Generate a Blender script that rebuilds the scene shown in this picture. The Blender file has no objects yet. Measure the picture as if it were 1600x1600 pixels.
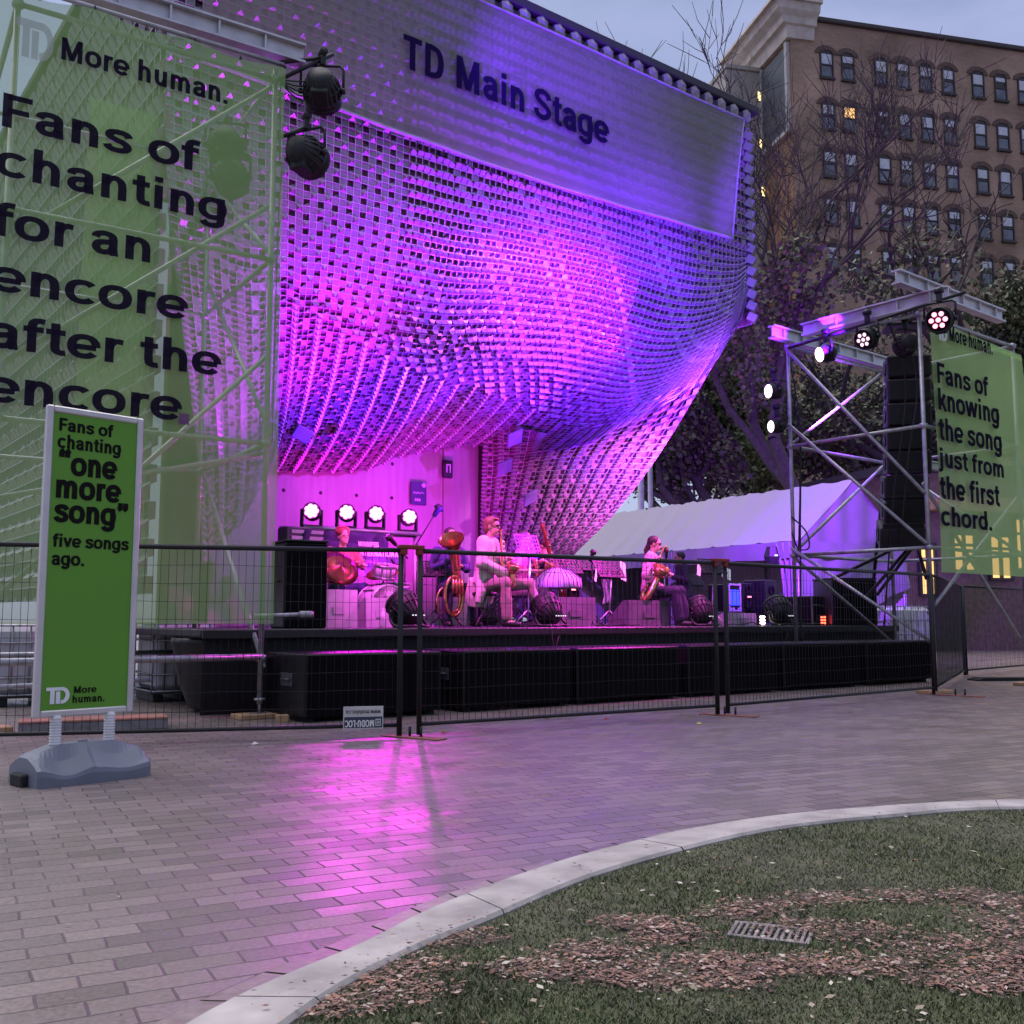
import bpy, math, random
import numpy as np
from mathutils import Vector as V, Matrix
sc = bpy.context.scene
col = sc.collection
rnd = random.Random(7)
# ---------------------------------------------------------------- camera
PIT = math.atan(168 / 1600)
CAM = V((0, 0, 1.0))
cd = bpy.data.cameras.new('camera')
cd.sensor_width = 36; cd.lens = 36; cd.clip_start = 0.05; cd.clip_end = 2000
co = bpy.data.objects.new('camera', cd)
co.location = CAM; co.rotation_euler = (math.pi / 2 + PIT, 0, 0)
col.objects.link(co); sc.camera = co
# ---------------------------------------------------------------- world, sun, exposure
SUN_EL, SUN_ROT = math.radians(66.0), math.radians(-38)
wd = bpy.data.worlds.new('World'); sc.world = wd; wd.use_nodes = True
nt = wd.node_tree
bg = nt.nodes['Background']
sky = nt.nodes.new('ShaderNodeTexSky'); sky.sky_type = 'NISHITA'; sky.sun_disc = False
sky.sun_elevation = SUN_EL; sky.sun_rotation = SUN_ROT
sky.air_density = 1.0; sky.dust_density = 1.5; sky.ozone_density = 2.0
tc = nt.nodes.new('ShaderNodeTexCoord')
mp = nt.nodes.new('ShaderNodeMapping'); mp.inputs['Scale'].default_value = (1.4, 1.4, 4.0)
nz = nt.nodes.new('ShaderNodeTexNoise'); nz.inputs['Scale'].default_value = 2.2; nz.inputs['Detail'].default_value = 6
rp = nt.nodes.new('ShaderNodeValToRGB'); rp.color_ramp.elements[0].position = 0.42; rp.color_ramp.elements[1].position = 0.72
mx = nt.nodes.new('ShaderNodeMix'); mx.data_type = 'RGBA'
ml = nt.nodes.new('ShaderNodeMath'); ml.operation = 'MULTIPLY'; ml.inputs[1].default_value = 0.6
nt.links.new(tc.outputs['Generated'], mp.inputs[0]); nt.links.new(mp.outputs[0], nz.inputs['Vector'])
nt.links.new(nz.outputs['Fac'], rp.inputs[0]); nt.links.new(rp.outputs[0], ml.inputs[0]); md = nt.nodes.new('ShaderNodeMath'); md.operation = 'ADD'; md.inputs[1].default_value = .38; nt.links.new(ml.outputs[0], md.inputs[0]); nt.links.new(md.outputs[0], mx.inputs[0])
nt.links.new(sky.outputs[0], mx.inputs[6]); mx.inputs[7].default_value = (4.9, 5.3, 8.4, 1)
nt.links.new(mx.outputs[2], bg.inputs[0])
bg.inputs[1].default_value = 0.05
sl = bpy.data.lights.new('sun', 'SUN'); sl.energy = 1.5; sl.angle = math.radians(75); sl.color = (1, .94, .94)
so = bpy.data.objects.new('sun', sl); col.objects.link(so)
so.rotation_euler = (-V((math.sin(SUN_ROT) * math.cos(SUN_EL), math.cos(SUN_ROT) * math.cos(SUN_EL), math.sin(SUN_EL)))).to_track_quat('-Z', 'Y').to_euler()
sc.view_settings.view_transform = 'Standard'; sc.view_settings.look = 'None'
sc.view_settings.exposure = 1.1; sc.view_settings.gamma = 1.0
sc.cycles.use_denoising = True
sc.cycles.max_bounces = 8; sc.cycles.transparent_max_bounces = 24
sc.cycles.sample_clamp_indirect = 6.0
sc.cycles.caustics_reflective = False; sc.cycles.caustics_refractive = False
# ---------------------------------------------------------------- photo geometry helpers
CF = V((0, math.cos(PIT), math.sin(PIT))); CU = V((0, -math.sin(PIT), math.cos(PIT)))
def ray(px, py): return CF + V((1, 0, 0)) * ((px - 800) / 1600) + CU * ((800 - py) / 1600)
def gp(px, py, z=0.0):
    d = ray(px, py); return CAM + d * ((z - 1.0) / d.z)
def atY(px, py, Y):
    d = ray(px, py); return CAM + d * (Y / d.y)
def onpl(px, py, p0, n):
    d = ray(px, py); return CAM + d * ((p0 - CAM).dot(n) / d.dot(n))
class Fr:
    """a vertical frame: x along d, y along w (away), z up"""
    def __init__(s, o, d):
        s.o = V(o); s.d = V((d[0], d[1], 0)).normalized(); s.w = V((-s.d.y, s.d.x, 0)); s.rz = math.atan2(s.d.y, s.d.x)
    def p(s, a, b, z): return s.o + s.d * a + s.w * b + V((0, 0, z))
    def px(s, px, py, b=0):
        g = onpl(px, py, s.o + s.w * b, s.w) - s.o
        return V((g.dot(s.d), b, g.z + s.o.z))
    def w_px(s, px, py, b=0):
        q = s.px(px, py, b); return s.p(q.x, q.y, q.z - s.o.z)
# ---------------------------------------------------------------- materials
MATS = {}
def mat(name, c, rough=.6, metal=0., var=.15, scale=6., bump=0., spec=.5, alpha=1., coat=0., trans=0., dirt=None):
    if name in MATS: return MATS[name]
    m = bpy.data.materials.new(name); m.use_nodes = True; MATS[name] = m
    n = m.node_tree; b = n.nodes['Principled BSDF']
    b.inputs['Roughness'].default_value = rough; b.inputs['Metallic'].default_value = metal
    b.inputs['Specular IOR Level'].default_value = spec
    b.inputs['Alpha'].default_value = alpha; b.inputs['Coat Weight'].default_value = coat
    t = n.nodes.new('ShaderNodeTexCoord'); z = n.nodes.new('ShaderNodeTexNoise')
    z.inputs['Scale'].default_value = scale; z.inputs['Detail'].default_value = 5
    n.links.new(t.outputs['Object'], z.inputs['Vector'])
    r = n.nodes.new('ShaderNodeValToRGB')
    r.color_ramp.elements[0].position = .3; r.color_ramp.elements[1].position = .7
    lo = [max(0, x * (1 - var)) for x in c]; hi = [min(1, x * (1 + var)) for x in c]
    if dirt: lo = dirt
    r.color_ramp.elements[0].color = (*lo, 1); r.color_ramp.elements[1].color = (*hi, 1)
    n.links.new(z.outputs['Fac'], r.inputs[0]); n.links.new(r.outputs[0], b.inputs['Base Color'])
    mr = n.nodes.new('ShaderNodeMapRange'); mr.inputs['To Min'].default_value = max(.03, rough - .1); mr.inputs['To Max'].default_value = min(1, rough + .1)
    n.links.new(z.outputs['Fac'], mr.inputs[0]); n.links.new(mr.outputs[0], b.inputs['Roughness'])
    if bump:
        bp = n.nodes.new('ShaderNodeBump'); bp.inputs['Strength'].default_value = bump; bp.inputs['Distance'].default_value = .02
        n.links.new(z.outputs['Fac'], bp.inputs['Height']); n.links.new(bp.outputs[0], b.inputs['Normal'])
    return m
def emit(name, c, s):
    if name in MATS: return MATS[name]
    m = bpy.data.materials.new(name); m.use_nodes = True; MATS[name] = m
    b = m.node_tree.nodes['Principled BSDF']
    b.inputs['Base Color'].default_value = (*[x * .5 for x in c], 1)
    b.inputs['Emission Color'].default_value = (*c, 1); b.inputs['Emission Strength'].default_value = s
    return m
def sheer(name, c, opac, rough=.6, back=.5, fold=.0):
    """mesh vinyl: part see-through, part diffuse, part translucent"""
    m = bpy.data.materials.new(name); m.use_nodes = True; MATS[name] = m
    n = m.node_tree; n.nodes.remove(n.nodes['Principled BSDF']); out = n.nodes['Material Output']
    d = n.nodes.new('ShaderNodeBsdfDiffuse'); tl = n.nodes.new('ShaderNodeBsdfTranslucent'); tr = n.nodes.new('ShaderNodeBsdfTransparent')
    t = n.nodes.new('ShaderNodeTexCoord'); z = n.nodes.new('ShaderNodeTexNoise'); z.inputs['Scale'].default_value = 1.6; z.inputs['Detail'].default_value = 4
    n.links.new(t.outputs['Object'], z.inputs['Vector'])
    r = n.nodes.new('ShaderNodeValToRGB'); r.color_ramp.elements[0].color = (*[x * .82 for x in c], 1); r.color_ramp.elements[1].color = (*[x * 1.12 for x in c], 1)
    n.links.new(z.outputs['Fac'], r.inputs[0])
    for q in (d, tl): n.links.new(r.outputs[0], q.inputs['Color'])
    a = n.nodes.new('ShaderNodeMixShader'); a.inputs[0].default_value = back
    n.links.new(d.outputs[0], a.inputs[1]); n.links.new(tl.outputs[0], a.inputs[2])
    b = n.nodes.new('ShaderNodeMixShader'); b.inputs[0].default_value = opac
    n.links.new(tr.outputs[0], b.inputs[1]); n.links.new(a.outputs[0], b.inputs[2])
    n.links.new(b.outputs[0], out.inputs['Surface'])
    return m
# ---------------------------------------------------------------- mesh builder
class MB:
    def __init__(s, M=None): s.v = []; s.f = []; s.mi = []; s.sm = []; s.M = M
    def add(s, vs, fs, m=0, sm=False):
        k = len(s.v)
        if s.M is not None: vs = [s.M @ V(x) for x in vs]
        s.v.extend([tuple(x) for x in vs]); s.f.extend([tuple(i + k for i in f) for f in fs])
        s.mi.extend([m] * len(fs)); s.sm.extend([sm] * len(fs))
    def box(s, c, sz, m=0, b=0.0, rot=None):
        x, y, z = [q / 2 for q in sz]; c = V(c)
        if b <= 0:
            vs = [V((i * x, j * y, k * z)) for i in (-1, 1) for j in (-1, 1) for k in (-1, 1)]
            fs = [(0, 1, 3, 2), (4, 6, 7, 5), (0, 4, 5, 1), (2, 3, 7, 6), (0, 2, 6, 4), (1, 5, 7, 3)]
        else:
            b = min(b, x * .45, y * .45, z * .45); vs = []; ix = {}
            for i in (-1, 1):
                for j in (-1, 1):
                    for k in (-1, 1):
                        for ax in range(3):
                            p = [i * x, j * y, k * z]
                            for q in range(3):
                                if q != ax: p[q] -= (i, j, k)[q] * b
                            ix[(i, j, k, ax)] = len(vs); vs.append(V(p))
            fs = []
            for ax in range(3):
                o = [q for q in range(3) if q != ax]
                for sg in (-1, 1):
                    lp = []
                    for (p, q) in ((-1, -1), (1, -1), (1, 1), (-1, 1)):
                        k = [0, 0, 0]; k[ax] = sg; k[o[0]] = p; k[o[1]] = q; lp.append(ix[(*k, ax)])
                    fs.append(tuple(lp if (sg > 0) != (ax == 1) else lp[::-1]))
            for ax in range(3):
                o = [q for q in range(3) if q != ax]
                for p in (-1, 1):
                    for q in (-1, 1):
                        e = []
                        for t in (-1, 1):
                            k = [0, 0, 0]; k[ax] = t; k[o[0]] = p; k[o[1]] = q; e.append(tuple(k))
                        fs.append((ix[(*e[0], o[0])], ix[(*e[1], o[0])], ix[(*e[1], o[1])], ix[(*e[0], o[1])]))
            for i in (-1, 1):
                for j in (-1, 1):
                    for k in (-1, 1): fs.append((ix[(i, j, k, 0)], ix[(i, j, k, 1)], ix[(i, j, k, 2)]))
        if rot is not None: vs = [rot @ q for q in vs]
        s.add([q + c for q in vs], fs, m)
    def path(s, pts, r, n=8, m=0, sm=True, caps=True, closed=False):
        pts = [V(p) for p in pts]; N = len(pts)
        if not isinstance(r, (list, tuple)): r = [r] * N
        vs = []; up = None
        for i, p in enumerate(pts):
            t = (pts[min(i + 1, N - 1)] - pts[max(i - 1, 0)])
            t = t.normalized() if t.length > 1e-9 else V((0, 0, 1))
            if up is None: up = t.orthogonal().normalized()
            up = (up - t * up.dot(t)); up = up.normalized() if up.length > 1e-6 else t.orthogonal().normalized()
            sd = t.cross(up)
            for k in range(n):
                a = 2 * math.pi * k / n; vs.append(p + (up * math.cos(a) + sd * math.sin(a)) * r[i])
        fs = [(i * n + k, i * n + (k + 1) % n, (i + 1) * n + (k + 1) % n, (i + 1) * n + k) for i in range(N - 1) for k in range(n)]
        if caps: fs += [tuple(range(n))[::-1], tuple(range((N - 1) * n, N * n))]
        s.add(vs, fs, m, sm)
    def tube(s, a, b, r, n=8, m=0, r2=None): s.path([a, b], [r, r if r2 is None else r2], n, m)
    def lathe(s, prof, n=24, m=0, T=None, sm=True):
        vs = []; N = len(prof)
        for (r, z) in prof:
            for k in range(n):
                a = 2 * math.pi * k / n; vs.append(V((r * math.cos(a), r * math.sin(a), z)))
        fs = [(i * n + k, i * n + (k + 1) % n, (i + 1) * n + (k + 1) % n, (i + 1) * n + k) for i in range(N - 1) for k in range(n)]
        if prof[0][0] > 1e-6: fs.append(tuple(range(n))[::-1])
        if prof[-1][0] > 1e-6: fs.append(tuple(range((N - 1) * n, N * n)))
        if T is not None: vs = [T @ q for q in vs]
        s.add(vs, fs, m, sm)
    def ball(s, c, r, n=12, m=0, k=8):
        if not isinstance(r, (list, tuple)): r = (r, r, r)
        c = V(c); vs = []
        for i in range(k + 1):
            ph = math.pi * i / k
            for j in range(n):
                th = 2 * math.pi * j / n
                vs.append(c + V((r[0] * math.sin(ph) * math.cos(th), r[1] * math.sin(ph) * math.sin(th), r[2] * math.cos(ph))))
        fs = [(i * n + j, (i + 1) * n + j, (i + 1) * n + (j + 1) % n, i * n + (j + 1) % n) for i in range(k) for j in range(n)]
        s.add(vs, fs, m, True)
    def prism(s, poly, t, T=None, m=0):
        N = len(poly); vs = [V((p[0], p[1], 0)) for p in poly] + [V((p[0], p[1], t)) for p in poly]
        fs = [tuple(range(N))[::-1], tuple(range(N, 2 * N))] + [(i, (i + 1) % N, N + (i + 1) % N, N + i) for i in range(N)]
        if T is not None: vs = [T @ q for q in vs]
        s.add(vs, fs, m)
    def quad(s, a, b, c, d, m=0): s.add([a, b, c, d], [(0, 1, 2, 3)], m)
    def sheet(s, fn, nu, nv, t=0.0, m=0, sm=True):
        """grid surface fn(u,v) with optional thickness along its normals"""
        g = [[V(fn(i / nu, j / nv)) for j in range(nv + 1)] for i in range(nu + 1)]
        vs = [g[i][j] for i in range(nu + 1) for j in range(nv + 1)]
        idx = lambda i, j: i * (nv + 1) + j
        fs = [(idx(i, j), idx(i + 1, j), idx(i + 1, j + 1), idx(i, j + 1)) for i in range(nu) for j in range(nv)]
        if t:
            K = len(vs)
            for i in range(nu + 1):
                for j in range(nv + 1):
                    a = g[min(i + 1, nu)][j] - g[max(i - 1, 0)][j]; b = g[i][min(j + 1, nv)] - g[i][max(j - 1, 0)]
                    q = a.cross(b); vs.append(g[i][j] + (q.normalized() if q.length > 1e-12 else V((0, 0, 1))) * t)
            fs += [tuple(K + q for q in f[::-1]) for f in fs[:]]
            rim = [idx(i, 0) for i in range(nu + 1)] + [idx(nu, j) for j in range(1, nv + 1)] + [idx(i, nv) for i in range(nu - 1, -1, -1)] + [idx(0, j) for j in range(nv - 1, 0, -1)]
            fs += [(rim[i], rim[i - 1], K + rim[i - 1], K + rim[i]) for i in range(len(rim))]
        s.add(vs, fs, m, sm)
    def build(s, name, mats, parent=None, world=False):
        me = bpy.data.meshes.new(name)
        vs = s.v
        if world and parent is not None:
            inv = RM[parent.name].inverted(); vs = [tuple(inv @ V(x)) for x in vs]
        me.from_pydata(vs, [], s.f)
        if not isinstance(mats, (list, tuple)): mats = [mats]
        for q in mats: me.materials.append(q)
        if len(mats) > 1: me.polygons.foreach_set('material_index', s.mi)
        me.polygons.foreach_set('use_smooth', s.sm)
        me.update()
        o = bpy.data.objects.new(name, me); col.objects.link(o)
        RM[o.name] = RM[parent.name] if parent is not None else Matrix()
        if parent is not None: o.parent = parent
        return o
RM = {}
def tag(o, label=None, cat=None, group=None, kind=None):
    if label: o['label'] = label
    if cat: o['category'] = cat
    if group: o['group'] = group
    if kind: o['kind'] = kind
    return o
def root(name, label, cat, loc=(0, 0, 0), rz=0.0, group=None):
    o = bpy.data.objects.new(name, None); o.empty_display_size = .1
    o.location = loc; o.rotation_euler = (0, 0, rz); col.objects.link(o)
    RM[o.name] = Matrix.Translation(V(loc)) @ Matrix.Rotation(rz, 4, 'Z')
    return tag(o, label, cat, group)
def dup(o, loc, rz=None, label=None, parent=None):
    c = o.copy(); col.objects.link(c)
    if parent is not None: c.parent = parent
    else:
        c.location = loc
        if rz is not None: c.rotation_euler = (0, 0, rz)
        RM[c.name] = Matrix.Translation(V(loc)) @ Matrix.Rotation(c.rotation_euler[2], 4, 'Z')
    if label: c['label'] = label
    for ch in [x for x in bpy.data.objects if x.parent is o]: dup(ch, None, parent=c)
    return c
def struct(o): o['kind'] = 'structure'; return o
def cr(pts, n):
    """Catmull-Rom through pts, n steps per span"""
    P = [V(p) for p in pts]; P = [P[0] * 2 - P[1]] + P + [P[-1] * 2 - P[-2]]; out = []
    for i in range(1, len(P) - 2):
        for k in range(n):
            t = k / n; a, b, c, d = P[i - 1:i + 3]
            out.append(.5 * ((2 * b) + (c - a) * t + (2 * a - 5 * b + 4 * c - d) * t * t + (3 * b - a - 3 * c + d) * t ** 3))
    out.append(P[-2]); return out
# ---------------------------------------------------------------- a bold grotesque letter set drawn as strokes (cap height 1)
TK = .185
def _ov(cx, cy, rx, ry, a0, a1, n=20):
    o = []
    for i in range(n + 1):
        a = math.radians(a0 + (a1 - a0) * i / n); c, s_ = math.cos(a), math.sin(a)
        o.append((cx + rx * math.copysign(abs(c) ** .86, c), cy + ry * math.copysign(abs(s_) ** .86, s_)))
    return o
X = .73; H = TK / 2
def _s(p, n=6): return [(q.x, q.y) for q in cr([(a, b, 0) for a, b in p], n)]
def _bowl(cx): return _ov(cx, X / 2, .215, X / 2 - H + .012, 0, 360, 28)
def glyphs():
    G = {}
    lo, hi = H - .012, X - H + .012
    G['o'] = (.62, [_bowl(.31)])
    G['c'] = (.57, [_ov(.31, X / 2, .215, X / 2 - H + .012, 42, 318)])
    G['e'] = (.60, [_ov(.305, X / 2, .215, X / 2 - H + .012, 0, 322), [(.13, .345), (.6, .345)][:1] + [(.518, .345)]])
    G['n'] = (.62, [[(.155, 0), (.155, X)], _s([(.155, .42), (.20, .57), (.315, hi + .0), (.43, .57), (.465, .40), (.465, .2), (.465, 0)])])
    G['h'] = (.62, [[(.155, 0), (.155, 1)], G['n'][1][1]])
    G['m'] = (.92, [[(.155, 0), (.155, X)], _s([(.155, .42), (.2, .57), (.31, hi), (.42, .57), (.45, .40), (.45, .2), (.45, 0)]), _s([(.45, .42), (.5, .57), (.61, hi), (.72, .57), (.75, .40), (.75, .2), (.75, 0)])])
    G['u'] = (.62, [[(.465, X), (.465, 0)], _s([(.465, .32), (.42, .16), (.305, lo), (.19, .16), (.155, .33), (.155, .53), (.155, X)])])
    G['r'] = (.42, [[(.155, 0), (.155, X)], _s([(.155, .40), (.19, .56), (.28, .635), (.40, .63)])])
    G['i'] = (.31, [[(.155, 0), (.155, X)], [(.155, .83), (.155, 1)]])
    G['j'] = (.31, [_s([(-.03, -.17), (.08, -.17), (.15, -.1), (.155, .05), (.155, .3), (.155, X)]), [(.155, .83), (.155, 1)]])
    G['l'] = (.31, [[(.155, 0), (.155, 1)]])
    G['k'] = (.58, [[(.155, 0), (.155, 1)], [(.20, .26), (.50, .74)], [(.28, .42), (.53, -.01)]])
    G['t'] = (.38, [_s([(.19, .92), (.19, .6), (.19, .25), (.215, .12), (.30, .082), (.37, .09)]), [(.03, .665), (.36, .665)]])
    G['f'] = (.37, [_s([(.165, 0), (.165, .5), (.165, .76), (.21, .89), (.29, .918), (.38, .908)]), [(.02, .665), (.36, .665)]])
    G['a'] = (.59, [_s([(.115, .50), (.15, .60), (.285, hi), (.41, .60), (.44, .48), (.44, .25), (.46, 0)]), _s([(.44, .41), (.32, .39), (.18, .35), (.13, .22), (.19, .10), (.30, lo), (.40, .14), (.44, .26)])])
    G['s'] = (.56, [_s([(.48, .52), (.42, .62), (.28, hi), (.14, .6), (.13, .48), (.24, .40), (.38, .34), (.455, .23), (.41, .12), (.27, lo), (.13, .12), (.08, .22)])])
    G['g'] = (.63, [_bowl(.305), _s([(.475, X), (.475, .4), (.475, .0), (.43, -.13), (.3, -.18), (.17, -.15), (.115, -.06)])])
    G['d'] = (.63, [_bowl(.305), [(.475, 0), (.475, 1)]])
    G['v'] = (.56, [[(.08, X), (.28, .04)], [(.48, X), (.28, .04)]])
    G['w'] = (.84, [[(.08, X), (.25, .03)], [(.42, X), (.25, .03)], [(.42, X), (.59, .03)], [(.76, X), (.59, .03)]])
    G['y'] = (.56, [[(.08, X), (.29, .04)], _s([(.48, X), (.36, .32), (.27, .02), (.2, -.14), (.05, -.18)])])
    G['F'] = (.58, [[(.165, 0), (.165, 1)], [(.165, .91), (.57, .91)], [(.165, .50), (.52, .50)]])
    G['M'] = (.90, [[(.165, 0), (.165, 1)], [(.735, 0), (.735, 1)], [(.18, .98), (.45, .04)], [(.72, .98), (.45, .04)]])
    G['T'] = (.60, [[(.30, 0), (.30, 1)], [(.02, .91), (.58, .91)]])
    G['D'] = (.72, [[(.165, 0), (.165, 1)], _s([(.165, .91), (.32, .91), (.5, .82), (.57, .5), (.5, .18), (.32, .09), (.165, .09)])])
    G['S'] = (.66, [_s([(.56, .70), (.50, .85), (.33, .918), (.16, .85), (.13, .70), (.25, .58), (.42, .47), (.55, .33), (.5, .16), (.33, .082), (.15, .15), (.09, .32)])])
    G['W'] = (1.0, [[(.08, 1), (.29, .03)], [(.5, 1), (.29, .03)], [(.5, 1), (.71, .03)], [(.92, 1), (.71, .03)]])
    G['I'] = (.33, [[(.165, 0), (.165, 1)]])
    G['N'] = (.76, [[(.165, 0), (.165, 1)], [(.595, 0), (.595, 1)], [(.165, .97), (.595, .03)]])
    G['P'] = (.64, [[(.165, 0), (.165, 1)], _s([(.165, .91), (.36, .91), (.5, .82), (.52, .68), (.48, .53), (.36, .45), (.165, .45)])])
    G['R'] = (.68, [G['P'][1][0], G['P'][1][1], [(.35, .45), (.57, 0)]])
    G['E'] = (.60, [[(.165, 0), (.165, 1)], [(.165, .91), (.56, .91)], [(.165, .5), (.53, .5)], [(.165, .09), (.56, .09)]])
    G['A'] = (.70, [[(.09, 0), (.35, .98)], [(.61, 0), (.35, .98)], [(.2, .27), (.5, .27)]])
    G['L'] = (.55, [[(.165, 0), (.165, 1)], [(.165, .09), (.53, .09)]])
    G['G'] = (.74, [_ov(.37, .5, .28, .418, 45, 330), [(.4, .44), (.64, .44)], [(.62, .48), (.62, .1)]])
    G['O'] = (.76, [_ov(.38, .5, .28, .418, 0, 360, 30)]); G['C'] = (.7, [_ov(.37, .5, .28, .418, 45, 315)])
    G['U'] = (.72, [_s([(.16, 1), (.16, .5), (.17, .28), (.24, .12), (.36, .085), (.48, .12), (.55, .28), (.56, .5), (.56, 1)])])
    G['Z'] = (.62, [[(.08, .91), (.55, .91)], [(.52, .9), (.1, .1)], [(.07, .09), (.56, .09)]])
    G['J'] = (.56, [_s([(.42, 1), (.42, .4), (.40, .2), (.3, .09), (.17, .1), (.09, .25)])])
    G['.'] = (.29, [[(.145, 0), (.145, .185)]]); G['-'] = (.38, [[(.05, .38), (.33, .38)]])
    G['|'] = (.26, [[(.13, .40), (.13, .58)]])
    G['“'] = (.50, [_s([(.23, .98), (.14, .92), (.13, .84)]), [(.13, .70), (.13, .88)], _s([(.45, .98), (.36, .92), (.35, .84)]), [(.35, .70), (.35, .88)]])
    G['”'] = (.50, [[(.15, .82), (.15, 1.0)], _s([(.155, .86), (.14, .76), (.06, .70)]), [(.37, .82), (.37, 1.0)], _s([(.375, .86), (.36, .76), (.28, .70)])])
    G[' '] = (.26, [])
    return G
GL = glyphs()
def text(mb, s_, x0, x1, z, cap, y=0.0, th=.002, weight=1.0, m=0):
    """letters standing in the local x-z plane facing -y, scaled to span x0..x1"""
    tw = sum(GL[c][0] for c in s_) - .12
    sx = (x1 - x0) / tw if x1 is not None else cap
    sg = 1 if sx > 0 else -1
    cx = -.06
    for ci, c in enumerate(s_):
        adv, st = GL[c]
        for k, pl in enumerate(st):
            h = TK / 2 * weight; N = len(pl); L = []; Rr = []
            P = [V((p[0], p[1], 0)) for p in pl]
            cl = N > 8 and (P[0] - P[-1]).length < 1e-4
            for i in range(N):
                a = P[i - 1] if i > 0 else (P[-2] if cl else None); b = P[i + 1] if i < N - 1 else (P[1] if cl else None)
                t = ((b if b is not None else P[i]) - (a if a is not None else P[i])).normalized()
                q = V((-t.y, t.x, 0)) * h
                L.append(P[i] + q); Rr.append(P[i] - q)
            off = th + .0006 * k + .0002 * (ci % 2)
            tr = lambda p, yy: (x0 + (cx + p.x) * sx, y - yy, z + p.y * abs(cap))
            vs = []
            for i in range(N): vs += [tr(L[i], off), tr(Rr[i], off), tr(L[i], 0), tr(Rr[i], 0)]
            fs = []
            for i in range(N - 1):
                a, b = i * 4, i * 4 + 4
                fs += [(a, a + 1, b + 1, b), (a + 2, b + 2, b + 3, a + 3), (a, b, b + 2, a + 2), (a + 1, a + 3, b + 3, b + 1)]
            if not cl: fs += [(0, 2, 3, 1), ((N - 1) * 4, (N - 1) * 4 + 1, (N - 1) * 4 + 3, (N - 1) * 4 + 2)]
            mb.add(vs, fs, m)
        cx += adv
def logo(mb, x0, x1, z0, z1, y=0.0, th=.003):
    """the square bank emblem: T bar and D joined, drawn with an inner line"""
    w = x1 - x0; h = z1 - z0
    def pr(poly, k=0.): mb.prism([(x0 + a * w, z0 + b * h) for a, b in poly], th + k, Matrix(((1, 0, 0, 0), (0, 0, -1, y), (0, 1, 0, 0), (0, 0, 0, 1))))
    pr([(0, 1), (0, .80), (.17, .80), (.17, 0), (.36, 0), (.36, .80), (.40, .80), (.40, 1)])
    pr([(.42, 0), (.42, .74), (.60, .74), (.60, 0)], .0004)
    pts = [(.40, .80), (.40, 1)]
    for i in range(13):
        a = math.radians(90 - 180 * i / 12); pts.append((.68 + .32 * math.cos(a), .5 + .5 * math.sin(a)))
    pts += [(.63, 0), (.63, .2)]
    for i in range(13):
        a = math.radians(-90 + 180 * i / 12); pts.append((.66 + .17 * math.cos(a), .5 + .30 * math.sin(a)))
    pr(pts, .0002)
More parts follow.
